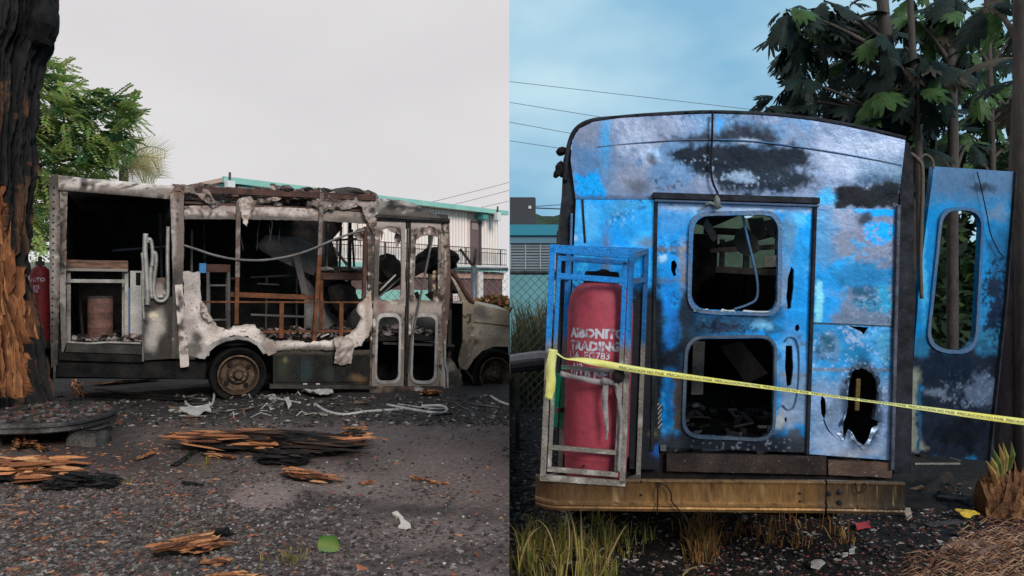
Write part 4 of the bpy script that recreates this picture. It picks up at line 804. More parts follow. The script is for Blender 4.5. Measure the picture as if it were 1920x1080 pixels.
def bumper(name, x0, x1, ya, yb, m, w0, skew=0, endcap=0):
    prof = [(-.13, .48), (-.13, .03), (0, .03), (.0, .012), (-.012, .0), (-.03, .008), (-.125, .008), (-.135, -.006), (-.150, -.006), (-.158, .004), (-.168, -.002), (-.185, .006), (-.192, .04), (-.192, .48)]
    ua, va = RF.uv(x0, ya, w0); ub, vb2 = RF.uv(x1, yb, w0); V = []; n = 70
    for i in range(n + 1):
        t = i / n; u = ua + (ub - ua) * t; v = va + (vb2 - va) * t
        e = 0
        if endcap: e = max(0, 1 - t * 14 / 1.2) ** 2 * .10
        for (dv, dw) in prof: V.append(RF.W(u, v + dv * (1 - .0), w0 + dw + e))
    k = len(prof); F = [(i * k + j, (i + 1) * k + j, (i + 1) * k + j + 1, i * k + j + 1) for i in range(n) for j in range(k - 1)] + [tuple(range(k)), tuple(n * k + j for j in range(k - 1, -1, -1))]
    px, py = np.array([topx(v) for v in V]).T
    return MB().add(V, F, list(bump_paint(px, py))).build(name, m, bus, .5)
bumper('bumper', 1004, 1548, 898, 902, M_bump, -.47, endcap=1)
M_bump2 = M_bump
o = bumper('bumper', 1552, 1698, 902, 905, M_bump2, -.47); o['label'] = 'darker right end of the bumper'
for (x, y) in ((1553, 925), (1574, 922), (1573, 942)): MB().lathe(RF.at(x, y, -.462), -RF.ew, [(0, .014), (.015, .014), (.02, .008), (.02, .001)], 8).build('bolt', M_dark, bus, .5)
for (x, y) in ((1202, 903), (1202, 928), (1500, 925), (1500, 940)): MB().lathe(RF.at(x, y, -.467), -RF.ew, [(0, .007), (.0045, .0065), (.0046, .001)], 8).build('bolt_hole', M_soot, bus)
MB().box(RF.W((uL + uR) / 2, RF.uv(1300, 900, -.47)[1] - .12, -.22), (RF.eu, RF.ev, RF.ew), ((uR - uL) / 2, .006, .2)).build('step_plate', M_soot, bus)
RS('sill_plate', M_sill, [(1250, 850), (1549, 856), (1549, 890), (1250, 884)], w=-.02, t=.03, res=.06, buck=.006, jag=.003)
RS('sill_plate', mat('sill_pale', (.13, .08, .06), .6, .2, col2=(.04, .028, .025), scale=4, fine=.4, speck=(.5, .45, .42), sscale=50, slo=.66), [(1553, 862), (1672, 868), (1672, 896), (1553, 890)], w=-.015, t=.03, res=.04, buck=.01, jag=.006)
RS('sill_shadow_box', M_soot, [(1062, 840), (1675, 868), (1675, 905), (1062, 895)], w=.02, t=.05, res=.2)
RS('soot_shadow_plate', M_vash, [(1184, 560), (1228, 560), (1232, 700), (1236, 880), (1180, 880)], w=-.026, t=.004, res=.03, jag=.004, paint=painter((.012, .014, .02), [(('r', 1222, 835, 1240, 860), (.012, .08, .30), 3, 4), (('e', 1226, 815, 10, 6), (.10, .10, .05), 4, 4)], seed=110))  # dark sheet holds soot and the cage's cast shadow as colour
RT('loose_wire', M_soot, [(1232, 905, -.475), (1238, 906, -.495), (1250, 912, -.495), (1258, 925, -.50), (1260, 940, -.50), (1272, 955, -.50), (1290, 980, -.505), (1294, 1005, -.51)], .004)
RT('loose_wire', M_soot, [(1240, 906, -.485), (1234, 915, -.495), (1233, 940, -.495), (1232, 965, -.50)], .004)
RT('loose_wire', M_soot, [(1604, 905, -.475), (1606, 920, -.485), (1614, 924, -.485), (1624, 915, -.485), (1620, 905, -.475)], .004)
# chassis and tyres under the floor
MB().beam(RF.W(uL + .5, vb - .16, .2), RF.W(uL + .5, vb - .16, LN), .12, .16).build('chassis_rail', M_soot, bus); MB().beam(RF.W(uR - .5, vb - .16, .2), RF.W(uR - .5, vb - .16, LN), .12, .16).build('chassis_rail', M_soot, bus)
for u in (uL + .25, uR - .25): MB().lathe(Vector((RF.W(u, 0, 1.2).x, RF.W(u, 0, 1.2).y, RG + .34)), RF.eu, [(-.14, .2), (-.14, .34), (.14, .34), (.14, .2)], 28).build('tyre', M_rubber, bus, .6)
# the loose side door hanging open on the right
DF_a = P(1748, 312, 5.0); DF_b = P(1902, 322, 5.25); DF_c = P(1700, 850, 5.0)
de = (DF_b - DF_a).normalized(); dv_ = (DF_a - DF_c).normalized(); dw_ = dv_.cross(de)
DF = Frame(DF_a, de, dv_ - de * dv_.dot(de), dw_)
GAIN = np.array((.76, .88, 1.06)); GBLUE = np.array((.66, 1.14, 1.05))  # side door takes the same painted evening light
ddp = painter((.05, .25, .56), [(('r', 1740, 300, 1910, 370), (.17, .24, .37), 20, 14), (('e', 1840, 350, 22, 6), (.05, .06, .09), 4, 10), (('e', 1870, 400, 20, 14), (.25, .33, .46), 10, 14), (('p', [(1735, 390), (1760, 390), (1740, 660), (1715, 700), (1725, 500)]), (.015, .27, .70), 7, 8), (('e', 1732, 500, 5, 90), (.15, .55, .90), 4, 5), (('e', 1880, 500, 30, 80), (.03, .14, .33), 12, 18), (('p', [(1850, 520), (1895, 520), (1880, 640), (1850, 610)]), (.025, .035, .075), 7, 22),
      (('e', 1850, 640, 30, 22), (.06, .22, .40), 8, 20), (('r', 1690, 655, 1900, 870), (.025, .028, .045), 16, 22), (('e', 1730, 650, 18, 20), (.04, .18, .36), 7, 12), (('e', 1840, 735, 40, 30), (.17, .19, .26), 7, 22), (('e', 1760, 735, 24, 8), (.24, .25, .30), 5, 16), (('e', 1715, 730, 16, 8), (.015, .25, .55), 5, 10), (('p', [(1700, 690), (1725, 690), (1718, 790), (1735, 840), (1700, 848)]), (.42, .38, .26), 6, 10), (('r', 1720, 720, 1726, 845), (.03, .12, .25), 2, 4), (('e', 1800, 810, 50, 34), (.012, .012, .018), 10, 18), (('e', 1870, 560, 30, 90), (.012, .02, .05), 7, 10, .9, -.15), (('e', 1820, 730, 60, 40), (.30, .34, .42), 6, 10, .8, -.45), (('e', 1780, 690, 60, 26), (.012, .018, .04), 7, 10, .8)], seed=120, wscale=.05, tex=[((.03, .27, .64), .02, .012, .1), ((.20, .34, .56), .28, .02, .4)])
b = MB().sheet(DF, [(1750, 312), (1902, 322), (1884, 560), (1852, 864), (1701, 850), (1722, 560)], [round_poly([(1770, 393), (1842, 396), (1828, 660), (1742, 652)], [30, 32, 40, 40], 6)], w=0, t=.035, res=.0105, buck=.010, seed=121, paint=ddp)
sdoor = b.build('side_door', M_bus, bus, .6); sdoor['label'] = 'loose blue side door hanging open with an empty rounded window'
MB().sheet(DF, round_poly([(1765, 387), (1847, 390), (1833, 667), (1736, 659)], [33, 35, 43, 43], 6), [round_poly([(1770, 393), (1842, 396), (1828, 660), (1742, 652)], [30, 32, 40, 40], 6)], w=-.012, t=.012, res=.05, jag=.003).build('window_seal', M_busring, sdoor)
for (x0, y0, x1, y1) in ((1902, 322, 1884, 560), (1884, 560, 1852, 864)): MB().beam(DF.at(x0, y0, -.004), DF.at(x1, y1, -.004), .012, .04, up=DF.ew).build('door_edge', M_dark, sdoor)
MB().tube(spline([DF.at(x, y, -.03) for x, y in ((1832, 322), (1838, 345), (1850, 400), (1858, 440), (1872, 470), (1880, 480))], 5), .004, 6).build('loose_wire', M_soot, sdoor)
MB().tube(spline([RF.at(x, y, .12) for x, y in ((1702, 285), (1722, 300), (1730, 330), (1726, 480), (1728, 560))], 5), .012, 6).build('door_stay', mat('stay_brown', (.10, .085, .07), .7, fine=.3), bus, True)
MB().tube(spline([RF.at(x, y, .16) for x, y in ((1722, 300), (1735, 290), (1748, 300), (1750, 316))], 5), .008, 6).build('door_stay', MATS['stay_brown'], bus, True)

# ================================================================== gas cylinder cage on the bumper
cw = -.46                                                         # front plane of the cage, above the bumper's front
cage = thing('cylinder_cage', RF.at(1090, 900, cw + .2), 'blue angle iron cage with its paint burnt off below, on the bumper', 'cage')
GAIN = np.array((1., 1., 1.)); GBLUE = None
cgp = lambda seed: painter((.012, .22, .64), [(('r', 1000, 640, 1230, 920), (.17, .155, .145), 10, 20), (('r', 1000, 700, 1230, 920), (.20, .18, .16), 16, 10), (('r', 1000, 650, 1230, 920), (.50, .47, .44), 6, 8, .9, -.5), (('p', [(1060, 480), (1190, 488), (1190, 500), (1060, 495)]), (.01, .08, .24), 4, 3), (('r', 1180, 470, 1230, 640), (.012, .10, .28), 4, 5), (('r', 1040, 690, 1056, 800), (.012, .30, .16), 4, 3)], seed=seed)
M_cage = mat('cage_paint', rough=.55, metal=.15, vcol=True, fine=.5, fscale=70, bump=.5, bscale=60, speck=(.05, .05, .055), sscale=140, slo=.60)
def CB(name, x0, y0, x1, y1, wd, dp, w=cw, seed=1):
    p, q = RF.at(x0, y0, w), RF.at(x1, y1, w); L = (q - p).length; n = max(1, int(L / .05)); pnt = cgp(seed); b = MB(); a = (q - p).normalized(); bb = a.cross(RF.ew).normalized(); c = bb.cross(a); V = []
    for i in range(n + 1):
        o = p + (q - p) * i / n
        V += [o + bb * (sx_ * wd / 2) + c * (sy_ * dp / 2) for sx_, sy_ in ((-1, -1), (1, -1), (1, 1), (-1, 1))]
    px, py = np.array([topx(v) for v in V]).T
    F = [(i * 4 + k, i * 4 + (k + 1) % 4, (i + 1) * 4 + (k + 1) % 4, (i + 1) * 4 + k) for i in range(n) for k in range(4)] + [(3, 2, 1, 0), tuple(n * 4 + k for k in range(4))]
    return b.add(V, F, list(pnt(px, py))).build(name, M_cage, cage, bevel=.002)
cb = -.03
CB('post', 1036, 464, 1018, 897, .034, .034); CB('post', 1184, 478, 1166, 906, .034, .034)
CB('post', 1066, 466, 1050, 893, .030, .030, w=cb, seed=3); CB('post', 1212, 470, 1196, 895, .030, .030, w=cb, seed=4)
CB('top_rail', 1030, 466, 1192, 478, .05, .034); CB('top_rail', 1060, 466, 1216, 471, .04, .03, w=cb)
for (x, y, x2, y2) in ((1036, 466, 1066, 466), (1186, 478, 1212, 471), (1018, 897, 1050, 890), (1166, 906, 1196, 894), (1036, 520, 1064, 520), (1182, 528, 1208, 524), (1024, 770, 1054, 768)):
    p, q = RF.at(x, y, cw), RF.at(x2, y2, cb); MB().beam(p, q, .03, .03).build('side_rail', M_busf if y < 600 else M_greym, cage)
CB('bottom_rail', 1012, 895, 1172, 906, .034, .034)
CB('gate_post', 1049, 486, 1030, 878, .024, .022, w=cw - .012, seed=5); CB('gate_post', 1172, 492, 1156, 884, .026, .022, w=cw - .012, seed=6)
CB('gate_rail', 1046, 484, 1176, 493, .03, .022, w=cw - .012); CB('gate_rail', 1046, 517, 1176, 527, .034, .022, w=cw - .014); CB('gate_rail', 1028, 838, 1160, 849, .026, .022, w=cw - .016); CB('gate_rail', 1026, 879, 1158, 890, .028, .022, w=cw - .012); CB('gate_rail', 1052, 688, 1166, 697, .024, .018, w=cw - .016)
MB().beam(RF.at(1048, 700, cb - .04), RF.at(1040, 800, cb - .04), .03, .02, up=RF.ew).build('painted_bar', mat('green_paint', (.012, .30, .17), .5, fine=.3), cage)
# the cylinder itself
cax = RF.ev; cyl_w = (cw + cb) / 2
base = RF.at(1116, 888, cyl_w); topc = RF.at(1128, 528, cyl_w); cax = (topc - base).normalized(); HH = (topc - base).length
Rl = abs(RF.uv(1056, 700, cyl_w)[0] - RF.uv(1178, 700, cyl_w)[0]) / 2
cyl = thing('gas_cylinder', base, 'tall red gas cylinder with white stencilled letters inside the blue cage', 'gas cylinder', None)
M_red = mat('red_cylinder_paint', (.35, .055, .082), .5, col2=(.15, .027, .042), scale=3.2, lo=.45, hi=.75, fine=.25, fscale=24, bump=.08, speck=(.5, .4, .4), sscale=30, slo=.78)
MB().lathe(base, cax, [(0, Rl * .93), (.03, Rl * .95), (.10, Rl * .955), (.115, Rl * .985), (.125, Rl), (HH * .84, Rl), (HH * .89, Rl * .98), (HH * .93, Rl * .93), (HH * .96, Rl * .84), (HH * .985, Rl * .66), (HH, Rl * .40), (HH + .002, .001)], 48).build('body', M_red, cyl, .7)
MB().lathe(base + cax * (HH - .03), cax, [(0, .11), (.06, .11), (.09, .10), (.09, .09), (.0, .085)], 24).build('collar', M_soot, cyl, .6)
lump('burnt_valve', base + cax * (HH + .03), (.09, .07, .045), M_soot, 9, cyl, n=2)
MB().lathe(RF.at(1094, 874, cyl_w - Rl * .96), -RF.ew, [(0, .008), (.004, .008), (.004, .001)], 10).build('vent_hole', M_soot, cyl)
M_ink = mat('stencil_white', (.50, .52, .60), .6, fine=.3, fscale=70, bump=0, col2=(.26, .12, .16), scale=22, lo=.48, hi=.6)
Rf = RF.eu
def wrap_text(txt, xpx, ypx, size, bold=.004, arcw=None, parent=None):
    V, F = text_mesh(txt, size, bold); out = []
    u0_, v0_ = RF.uv(xpx, ypx, cyl_w)
    uc = RF.uv(1116 + (888 - ypx) / 360 * 12, ypx, cyl_w)[0]
    fwd = -RF.ew; side = RF.eu
    h0 = (RF.W(uc, v0_, cyl_w) - base).dot(cax); a0 = math.asin(max(-.98, min(.98, (u0_ - uc) / Rl)))
    for v in V:
        a = a0 + v.x / Rl; out.append(base + cax * (h0 + v.y) + side * (math.sin(a) * (Rl + .0015)) + fwd * (math.cos(a) * (Rl + .0015)))
    return MB().add(out, F).build('lettering', M_ink, parent)
wrap_text('AIBONITO', 1071, 629, .074, parent=cyl); wrap_text('TRADING', 1070, 652, .074, parent=cyl); wrap_text('L56  EG783', 1068, 667, .058, .001, parent=cyl); wrap_text('AIB', 1072, 689, .058, .001, parent=cyl); wrap_text('10 LB NET', 1069, 701, .064, .003, parent=cyl)
b = MB(); lb = []
for i in range(7): 
    a = -.05 + i * .06; lb.append(a)
V = [base + cax * (HH * (.905 + .028 * j) - .02) + RF.eu * (math.sin(a + .02 * j) * Rl * (.93 - .1 * j)) - RF.ew * (math.cos(a) * Rl * (.93 - .1 * j)) for a in lb for j in (0, 1)]
b.add(V, [(2 * i, 2 * i + 2, 2 * i + 3, 2 * i + 1) for i in range(6)]); o = b.build('label_sticker', M_ink, cyl); md = o.modifiers.new('t', 'SOLIDIFY'); md.thickness = .004
# cloth strap tied round the cylinder
strap = thing('cloth_strap', RF.at(1134, 716, cw - .03), 'grey cloth strip knotted round the red cylinder, ends hanging', 'strap')
M_cloth = mat('grey_cloth', (.30, .28, .29), .85, col2=(.17, .16, .17), scale=14, fine=.3)
def ribbon(pts, wd, fr, m, name, parent, tw=0.0, t=.003, sm=6, paint=None):
    pp = spline(pts, sm); V = []
    for i, p in enumerate(pp):
        tg = (pp[min(i + 1, len(pp) - 1)] - pp[max(i - 1, 0)]).normalized(); a = tw * math.sin(i * .55 + 1)
        s_ = tg.cross(fr.ew).normalized(); s_ = s_ * math.cos(a) + fr.ew * math.sin(a); ww = wd[i * len(wd) // len(pp)] if isinstance(wd, list) else wd
        V += [p - s_ * ww / 2, p + s_ * ww / 2]
    o = MB().add(V, [(2 * i, 2 * i + 1, 2 * i + 3, 2 * i + 2) for i in range(len(pp) - 1)]).build(name, m, parent, True)
    md = o.modifiers.new('t', 'SOLIDIFY'); md.thickness = t; return o
ribbon([RF.at(x, y, cw - .05) for x, y in ((1050, 700), (1080, 708), (1110, 714), (1136, 718))], .03, RF, M_cloth, 'band', strap, .3)
ribbon([RF.at(x, y, cw - .05) for x, y in ((1136, 716), (1134, 750), (1136, 780), (1138, 805), (1137, 825))], [.035, .035, .03, .022, .012], RF, M_cloth, 'hanging_end', strap, .5)
ribbon([RF.at(x, y, cw - .04) for x, y in ((1138, 714), (1154, 722), (1160, 745), (1164, 790), (1162, 850), (1160, 885))], [.03, .03, .025, .02, .02], RF, M_cloth, 'hanging_end', strap, .6)
lump('knot', RF.at(1136, 715, cw - .05), (.03, .02, .022), M_cloth, 4, strap, n=2)
lump('burnt_rag', RF.at(1160, 703, cw - .05), (.035, .02, .045), M_soot, 5, strap, n=2)
# ================================================================== hazard tape
tape = thing('caution_tape', RF.at(1036, 660, cw - .03), 'yellow hazard tape stretched from the cage across the bus', 'tape')
M_tape = mat('tape_yellow', (.70, .64, .13), .4, col2=(.64, .66, .26), scale=3, fine=.12, bump=.1)
tp = [P(1030, 655, 4.29), P(1044, 662, 4.26), P(1060, 672, 4.25), P(1085, 674, 4.24), P(1130, 682, 4.24), P(1200, 694, 4.23), P(1300, 708, 4.22), P(1460, 729, 4.20), P(1600, 748, 4.19), P(1720, 764, 4.18), P(1850, 782, 4.17), P(1990, 800, 4.16)]
pp = spline(tp, 8); V = []; cen = []; L = 0
for i, p in enumerate(pp):
    tg = (pp[min(i + 1, len(pp) - 1)] - pp[max(i - 1, 0)]).normalized(); px = topx(p)[0]
    a = math.radians(np.interp(px, [1030, 1060, 1090, 1130, 1250, 1400, 1560, 1640, 1720, 1900], [80, 75, 45, 5, 25, 42, 55, 60, 40, 25])); hw = float(np.interp(px, [1030, 1060, 1100, 1250, 1400, 1560, 1640, 1720, 1800, 1950], [.014, .010, .020, .018, .014, .012, .011, .014, .018, .020]))
    up = Vector((0, 0, 1)); up = (up - tg * up.dot(tg)).normalized(); out_ = tg.cross(up); s_ = up * math.cos(a) - out_ * math.sin(a)
    cen.append((p, s_, tg.cross(s_).normalized(), L)); L += (pp[min(i + 1, len(pp) - 1)] - p).length
    V += [p - s_ * hw, p, p + s_ * hw]
o = MB().add(V, [f for i in range(len(pp) - 1) for f in ((3 * i, 3 * i + 3, 3 * i + 4, 3 * i + 1), (3 * i + 1, 3 * i + 4, 3 * i + 5, 3 * i + 2))]).build('ribbon', M_tape, tape, True)
md = o.modifiers.new('t', 'SOLIDIFY'); md.thickness = .0015
tV, tF = text_mesh('PRECAUCION NO PASE  ' * 9, .022, .0); Ls = [c[3] for c in cen]; tw_ = max(v.x for v in tV); out = []
st = .42
for v in tV:
    d = st + v.x * (L - st) / tw_ * .98; i = min(max(int(np.searchsorted(Ls, d)) - 1, 0), len(cen) - 2); k = (d - Ls[i]) / max(1e-6, Ls[i + 1] - Ls[i])
    p = cen[i][0].lerp(cen[i + 1][0], k); s_ = cen[i][1].lerp(cen[i + 1][1], k); nn = cen[i][2].lerp(cen[i + 1][2], k)
    nn = nn if nn.y < 0 else -nn
    out.append(p + s_ * (v.y - .010) * .95 + nn * .003)
MB().add(out, tF).build('lettering', mat('tape_ink', (.06, .055, .03), .5, fine=0, bump=0), tape)
ribbon([P(1038, 655, 4.25), P(1032, 690, 4.25), P(1033, 720, 4.25), P(1028, 748, 4.25)], [.05, .055, .055, .045], RF, M_tape, 'wrapped_end', tape, .35, t=.002)
GAIN = np.array((1.2, 1.1, 1.05)); TEX = None
# ================================================================== things inside the burnt minibus
def vbox(name, m, u0, u1, v0, v1, w0, w1, parent, bevel=.003): return MB().box(VF.W((u0 + u1) / 2, (v0 + v1) / 2, (w0 + w1) / 2), (VF.eu, VF.ev, VF.ew), (abs(u1 - u0) / 2, abs(v1 - v0) / 2, abs(w1 - w0) / 2)).build(name, m, parent, bevel=bevel)
# drum
wD = .42; c = VF.at(188, 640, wD); c = c + VF.ev * (FV - (c - VF.o).dot(VF.ev)); Hd = VF.uv(188, 557, wD)[1] - FV; Rd = abs(VF.uv(164, 600, wD)[0] - VF.uv(212, 600, wD)[0]) / 2
drum = thing('steel_drum', c, 'rusty brown steel drum standing in the rear bay of the burnt minibus', 'drum')
M_drum = mat('drum_steel', (.20, .10, .08), .7, .1, col2=(.10, .055, .045), scale=8, fine=.4, fscale=40, speck=(.2, .17, .15), sscale=30, slo=.72)
MB().lathe(c, (0, 0, 1), [(0, Rd), (.02, Rd * 1.02), (Hd * .33 - .01, Rd), (Hd * .33, Rd * 1.035), (Hd * .33 + .012, Rd), (Hd * .66 - .01, Rd), (Hd * .66, Rd * 1.035), (Hd * .66 + .012, Rd), (Hd - .02, Rd), (Hd, Rd * .98), (Hd, Rd * .92), (Hd - .05, Rd * .92), (Hd - .05, .001)], 36).build('body', M_drum, drum, .6)
MB().lathe(c + Vector((0, 0, Hd)), (0, 0, 1), [(-.012, Rd * 1.03), (.012, Rd * 1.03), (.012, Rd * .94), (-.012, Rd * .94)], 36, cap=False).build('rim', M_char, drum, .6)
# counter with rail
w1 = .35; tab = thing('serving_counter', VF.W(VF.uv(182, 640, w1)[0], FV, w1), 'scorched brown wooden counter with a rail, above the steel drum', 'counter')
ua, va = VF.uv(124, 503, w1); ub, vb1 = VF.uv(240, 489, w1)
M_cwood = mat('scorched_wood', (.26, .14, .10), .8, col2=(.07, .045, .035), scale=5, fine=.4, fscale=30, stretch=(1, 1, 6))
vbox('top', M_cwood, ua, ub, va, vb1, w1, w1 + .5, tab)
vbox('front_edge', mat('counter_edge', (.26, .24, .22), .7, fine=.3), ua, ub, va - .03, va, w1 - .01, w1 + .02, tab)
v_ = VF.uv(180, 527, w1)[1]; vbox('rail', M_ash, ua, ub - .03, v_ - .02, v_ + .02, w1, w1 + .03, tab)
for x in (128, 237): u_ = VF.uv(x, 560, w1)[0]; vbox('leg', M_ash, u_ - .02, u_ + .02, FV, va - .03, w1 + .04, w1 + .08, tab)
# white cabinet with a blue edge
w2 = .55; cab = thing('white_cabinet', VF.W(VF.uv(255, 640, w2)[0], FV, w2), 'white metal cabinet with a blue edge behind the bent window frames', 'cabinet')
ua, va = VF.uv(244, 641, w2); ub, vb1 = VF.uv(268, 508, w2)
vbox('side', mat('white_enamel', (.62, .60, .58), .5, col2=(.36, .34, .33), scale=4, fine=.25), ua, ub + .12, FV, vb1, w2, w2 + .4, cab)
vbox('blue_edge', mat('blue_plastic', (.05, .22, .50), .5, fine=.3), ua - .035, ua - .002, FV + .05, FV + .62, w2 + .01, w2 + .06, cab)
vbox('stand', M_ash, ua - .085, ua - .045, FV, vb1 + .05, w2 - .02, w2 + .02, cab)
vbox('slot', M_soot, ua + .06, ua + .11, vb1 - .17, vb1 - .02, w2 - .004, w2 + .01, cab)
# stool with a blue corner
w3 = .7; st = thing('tall_stool', VF.W(VF.uv(404, 640, w3)[0], FV, w3), 'tall dark steel stool with a brown seat and a blue corner', 'stool')
ua, va = VF.uv(377, 510, w3); ub, vb1 = VF.uv(432, 496, w3)
vbox('seat', M_brown, ua + .06, ub, va, vb1, w3, w3 + .34, st); vbox('blue_corner', MATS['blue_plastic'], ua - .02, ua + .058, va - .012, vb1 + .01, w3 - .01, w3 + .2, st)
for x, dw in ((390, 0), (429, 0), (395, .28), (430, .28)): u_ = VF.uv(x, 560, w3)[0]; vbox('leg', M_greym, u_ - .018, u_ + .018, FV, va, w3 + dw, w3 + dw + .035, st)
for y in (535, 600): v_ = VF.uv(400, y, w3)[1]; vbox('stretcher', M_greym, ua + .08, ub - .03, v_ - .012, v_ + .012, w3 + .005, w3 + .03, st)
# work table further forward
w4 = .9; wt_ = thing('work_table', VF.W(VF.uv(640, 640, w4)[0], FV, w4), 'scorched table with charred leftovers on its top, beside the folding doors', 'table')
ua, va = VF.uv(598, 524, w4); ub, vb1 = VF.uv(690, 512, w4)
vbox('top', M_brown, ua, ub, va, vb1, w4, w4 + .6, wt_)
for u_ in (ua + .04, ub - .04): vbox('leg', M_rust, u_ - .02, u_ + .02, FV, va, w4 + .02, w4 + .06, wt_)
lump('charred_heap', VF.W((ua + ub) / 2, vb1 + .03, w4 + .25), (.30, .2, .06), M_char, 51, wt_); lump('ash_bundle', VF.W(ua + .12, vb1 + .05, w4 + .12), (.13, .08, .035), M_ash, 52, wt_)
# fallen sheets and shelf in the dark middle bay
fs = thing('collapsed_shelving', VF.W(VF.uv(540, 640, 1.2)[0], FV, 1.2), 'grey metal shelving collapsed aslant in the middle bay', 'shelving')
MB().sheet(VF, [(478, 462), (500, 440), (560, 446), (592, 460), (596, 520), (560, 505), (510, 482)], w=1.2, t=.012, res=.08, buck=.03).build('sheet', M_greym, fs); MB().sheet(VF, [(548, 474), (560, 470), (578, 548), (566, 552)], w=1.0, t=.012, res=.1).build('strut', M_greym, fs); MB().sheet(VF, [(572, 520), (600, 550), (640, 600), (598, 626), (570, 622)], w=1.3, t=.012, res=.08, buck=.04).build('sheet', M_greym, fs)
MB().beam(VF.W(VF.uv(480, 532, 1.2)[0], VF.uv(480, 532, 1.2)[1], 1.2), VF.at(520, 534, 1.2), .02, .3, up=VF.ew).build('shelf', M_char, fs)

# gas cylinder seen past the tree, with its shackle
gp = P(75, 640, 8.35); gcy = thing('gas_cylinder', gp, 'dark red gas cylinder half hidden behind the charred trunk', 'gas cylinder')
sc_ = 8.35 / FPX; rg = 17 * sc_; hg = 142 * sc_
MB().lathe(gp, (0, 0, 1), [(0, rg), (hg * .88, rg), (hg * .95, rg * .85), (hg * .99, rg * .5), (hg, .001)], 28).build('body', mat('dark_red', (.17, .018, .025), .5, col2=(.11, .012, .018), scale=4, fine=.2), gcy, .7)
MB().lathe(gp + Vector((0, 0, hg)), (0, 0, 1), [(0, .045), (.05, .045), (.05, .02), (.10, .02), (.10, .001)], 12).build('valve', M_char, gcy, .6)
for t_, zz, sz in (('MITO', 528, .062), ('EG', 541, .05), ('35', 548, .05)):
    V, F = text_mesh(t_, sz, .001); zc = CZ - (zz - HY) * sc_; a0 = -.45 if t_ == 'MITO' else -.1
    MB().add([gp + Vector((math.sin(a0 + v.x / rg) * (rg + .002), -math.cos(a0 + v.x / rg) * (rg + .002), zc - gp.z + v.y)) for v in V], F).build('lettering', M_ink, gcy)
MB().box(gp + Vector((.0, .0, -.03)), ((1, 0, 0), (0, 1, 0), (0, 0, 1)), (.25, .2, .03)).build('shelf_plate', M_soot, van)
MB().beam(gp + Vector((.1, 0, -.06)), Vector((gp.x + .1, gp.y, 0)), .06, .06).build('shelf_bracket', M_soot, van)

# ================================================================== charred trunk
TY = 7.2; tr = thing('charred_tree', P(-15, 793, TY), 'huge charred tree trunk with orange wood laid bare, left of the minibus', 'tree')
edge = [(-60, 118), (0, 108), (35, 106), (75, 99), (92, 86), (110, 80), (200, 74), (330, 66), (450, 58), (520, 58), (560, 62), (600, 76), (640, 84), (690, 90), (740, 101), (800, 112)]
ny = 300; na = 240; V = []; C = []
ys = np.linspace(-60, 800, ny)
ora = [(-400, 345), (2, 345), (8, 352), (11, 430), (22, 470), (40, 520), (48, 560), (70, 575), (88, 600), (84, 640), (62, 632), (52, 650), (55, 690), (44, 742), (20, 748), (-400, 760)]
gA, gR = np.meshgrid(np.arange(na) / na * 2 * math.pi, np.arange(ny)); gY = ys[gR.astype(int)]
er = np.interp(gY, [e[0] for e in edge], [e[1] for e in edge]) - 21; el = -150 - 20 * fbm(gY * .01, gY * 0, 3, 2); 
cxp = (er + el) / 2; rad = (er - el) / 2 / FPX * TY
streak = fbm(gA * 11, gY * .010, 7, 5); fine_ = fbm(gA * 34, gY * .014, 9, 4)
flare = np.clip((gY - 690) / 110, 0, 1)
base_r = rad * (1 + flare * .16 * np.sin(gA * 5 + 1))
X0 = (cxp - CX) / FPX * TY; px_s = X0 + np.cos(gA) * base_r; py_s = TY - np.sin(gA) * base_r
ppx = CX + px_s / py_s * FPX; ppy = HY + (gY - HY) * TY / py_s
qx = ppx + 12 * fbm(ppx * .05, ppy * .02, 33, 4) + 6 * fbm(ppx * .2, ppy * .06, 34, 3)
m = (polydist(qx.ravel(), ppy.ravel(), ora) < 0).reshape(qx.shape) & (np.sin(gA) > -.2)
m2 = ((ppx > 24) & (ppx < 46) & (ppy > 345) & (ppy < 440) & (streak > .05)) | ((streak > .42) & (ppy > 150))
disp = np.where(m, -.045 + .055 * streak + .085 * fine_, .05 * streak + .045 * fine_)
r_ = base_r + disp * np.clip(base_r / .3, .5, 1.5)
Xc = X0 + np.cos(gA) * r_; Yc = TY - np.sin(gA) * r_ * .8; Zc = CZ - (gY - HY) / FPX * TY
Zc = np.where(gR >= ny - 1, -.15, Zc)
tone = np.clip(.50 + .8 * streak + 1.7 * fine_, 0, 1)[..., None]
t2 = np.clip(.5 + .9 * fbm(gA * 14, gY * .018, 51, 4) + .5 * fbm(gA * 5, gY * .004, 52, 3), 0, 1)[..., None]
cO = np.array((.030, .014, .010)) * (1 - tone) + (np.array((.19, .066, .030)) * (1 - t2) + np.array((.38, .16, .068)) * t2) * tone
cB = np.array((.004, .004, .005)) * (1 - tone) + np.array((.019, .017, .017)) * tone
cBr = np.array((.06, .034, .024)) * (1 - tone) + np.array((.12, .06, .035)) * tone
Cc = np.where(m[..., None], cO, np.where(m2[..., None], cBr * .7, cB))
V = np.stack([Xc, Yc, Zc], -1).reshape(-1, 3); F = [(i * na + k, i * na + (k + 1) % na, (i + 1) * na + (k + 1) % na, (i + 1) * na + k) for i in range(ny - 1) for k in range(na)]
M_bark = mat('charred_bark', rough=.9, vcol=True, fine=.5, fscale=38, bump=.9, bscale=26, stretch=(1, 1, .25))
MB().add(V, [tuple(reversed(f)) for f in F], list(Cc.reshape(-1, 3))).build('trunk', M_bark, tr)
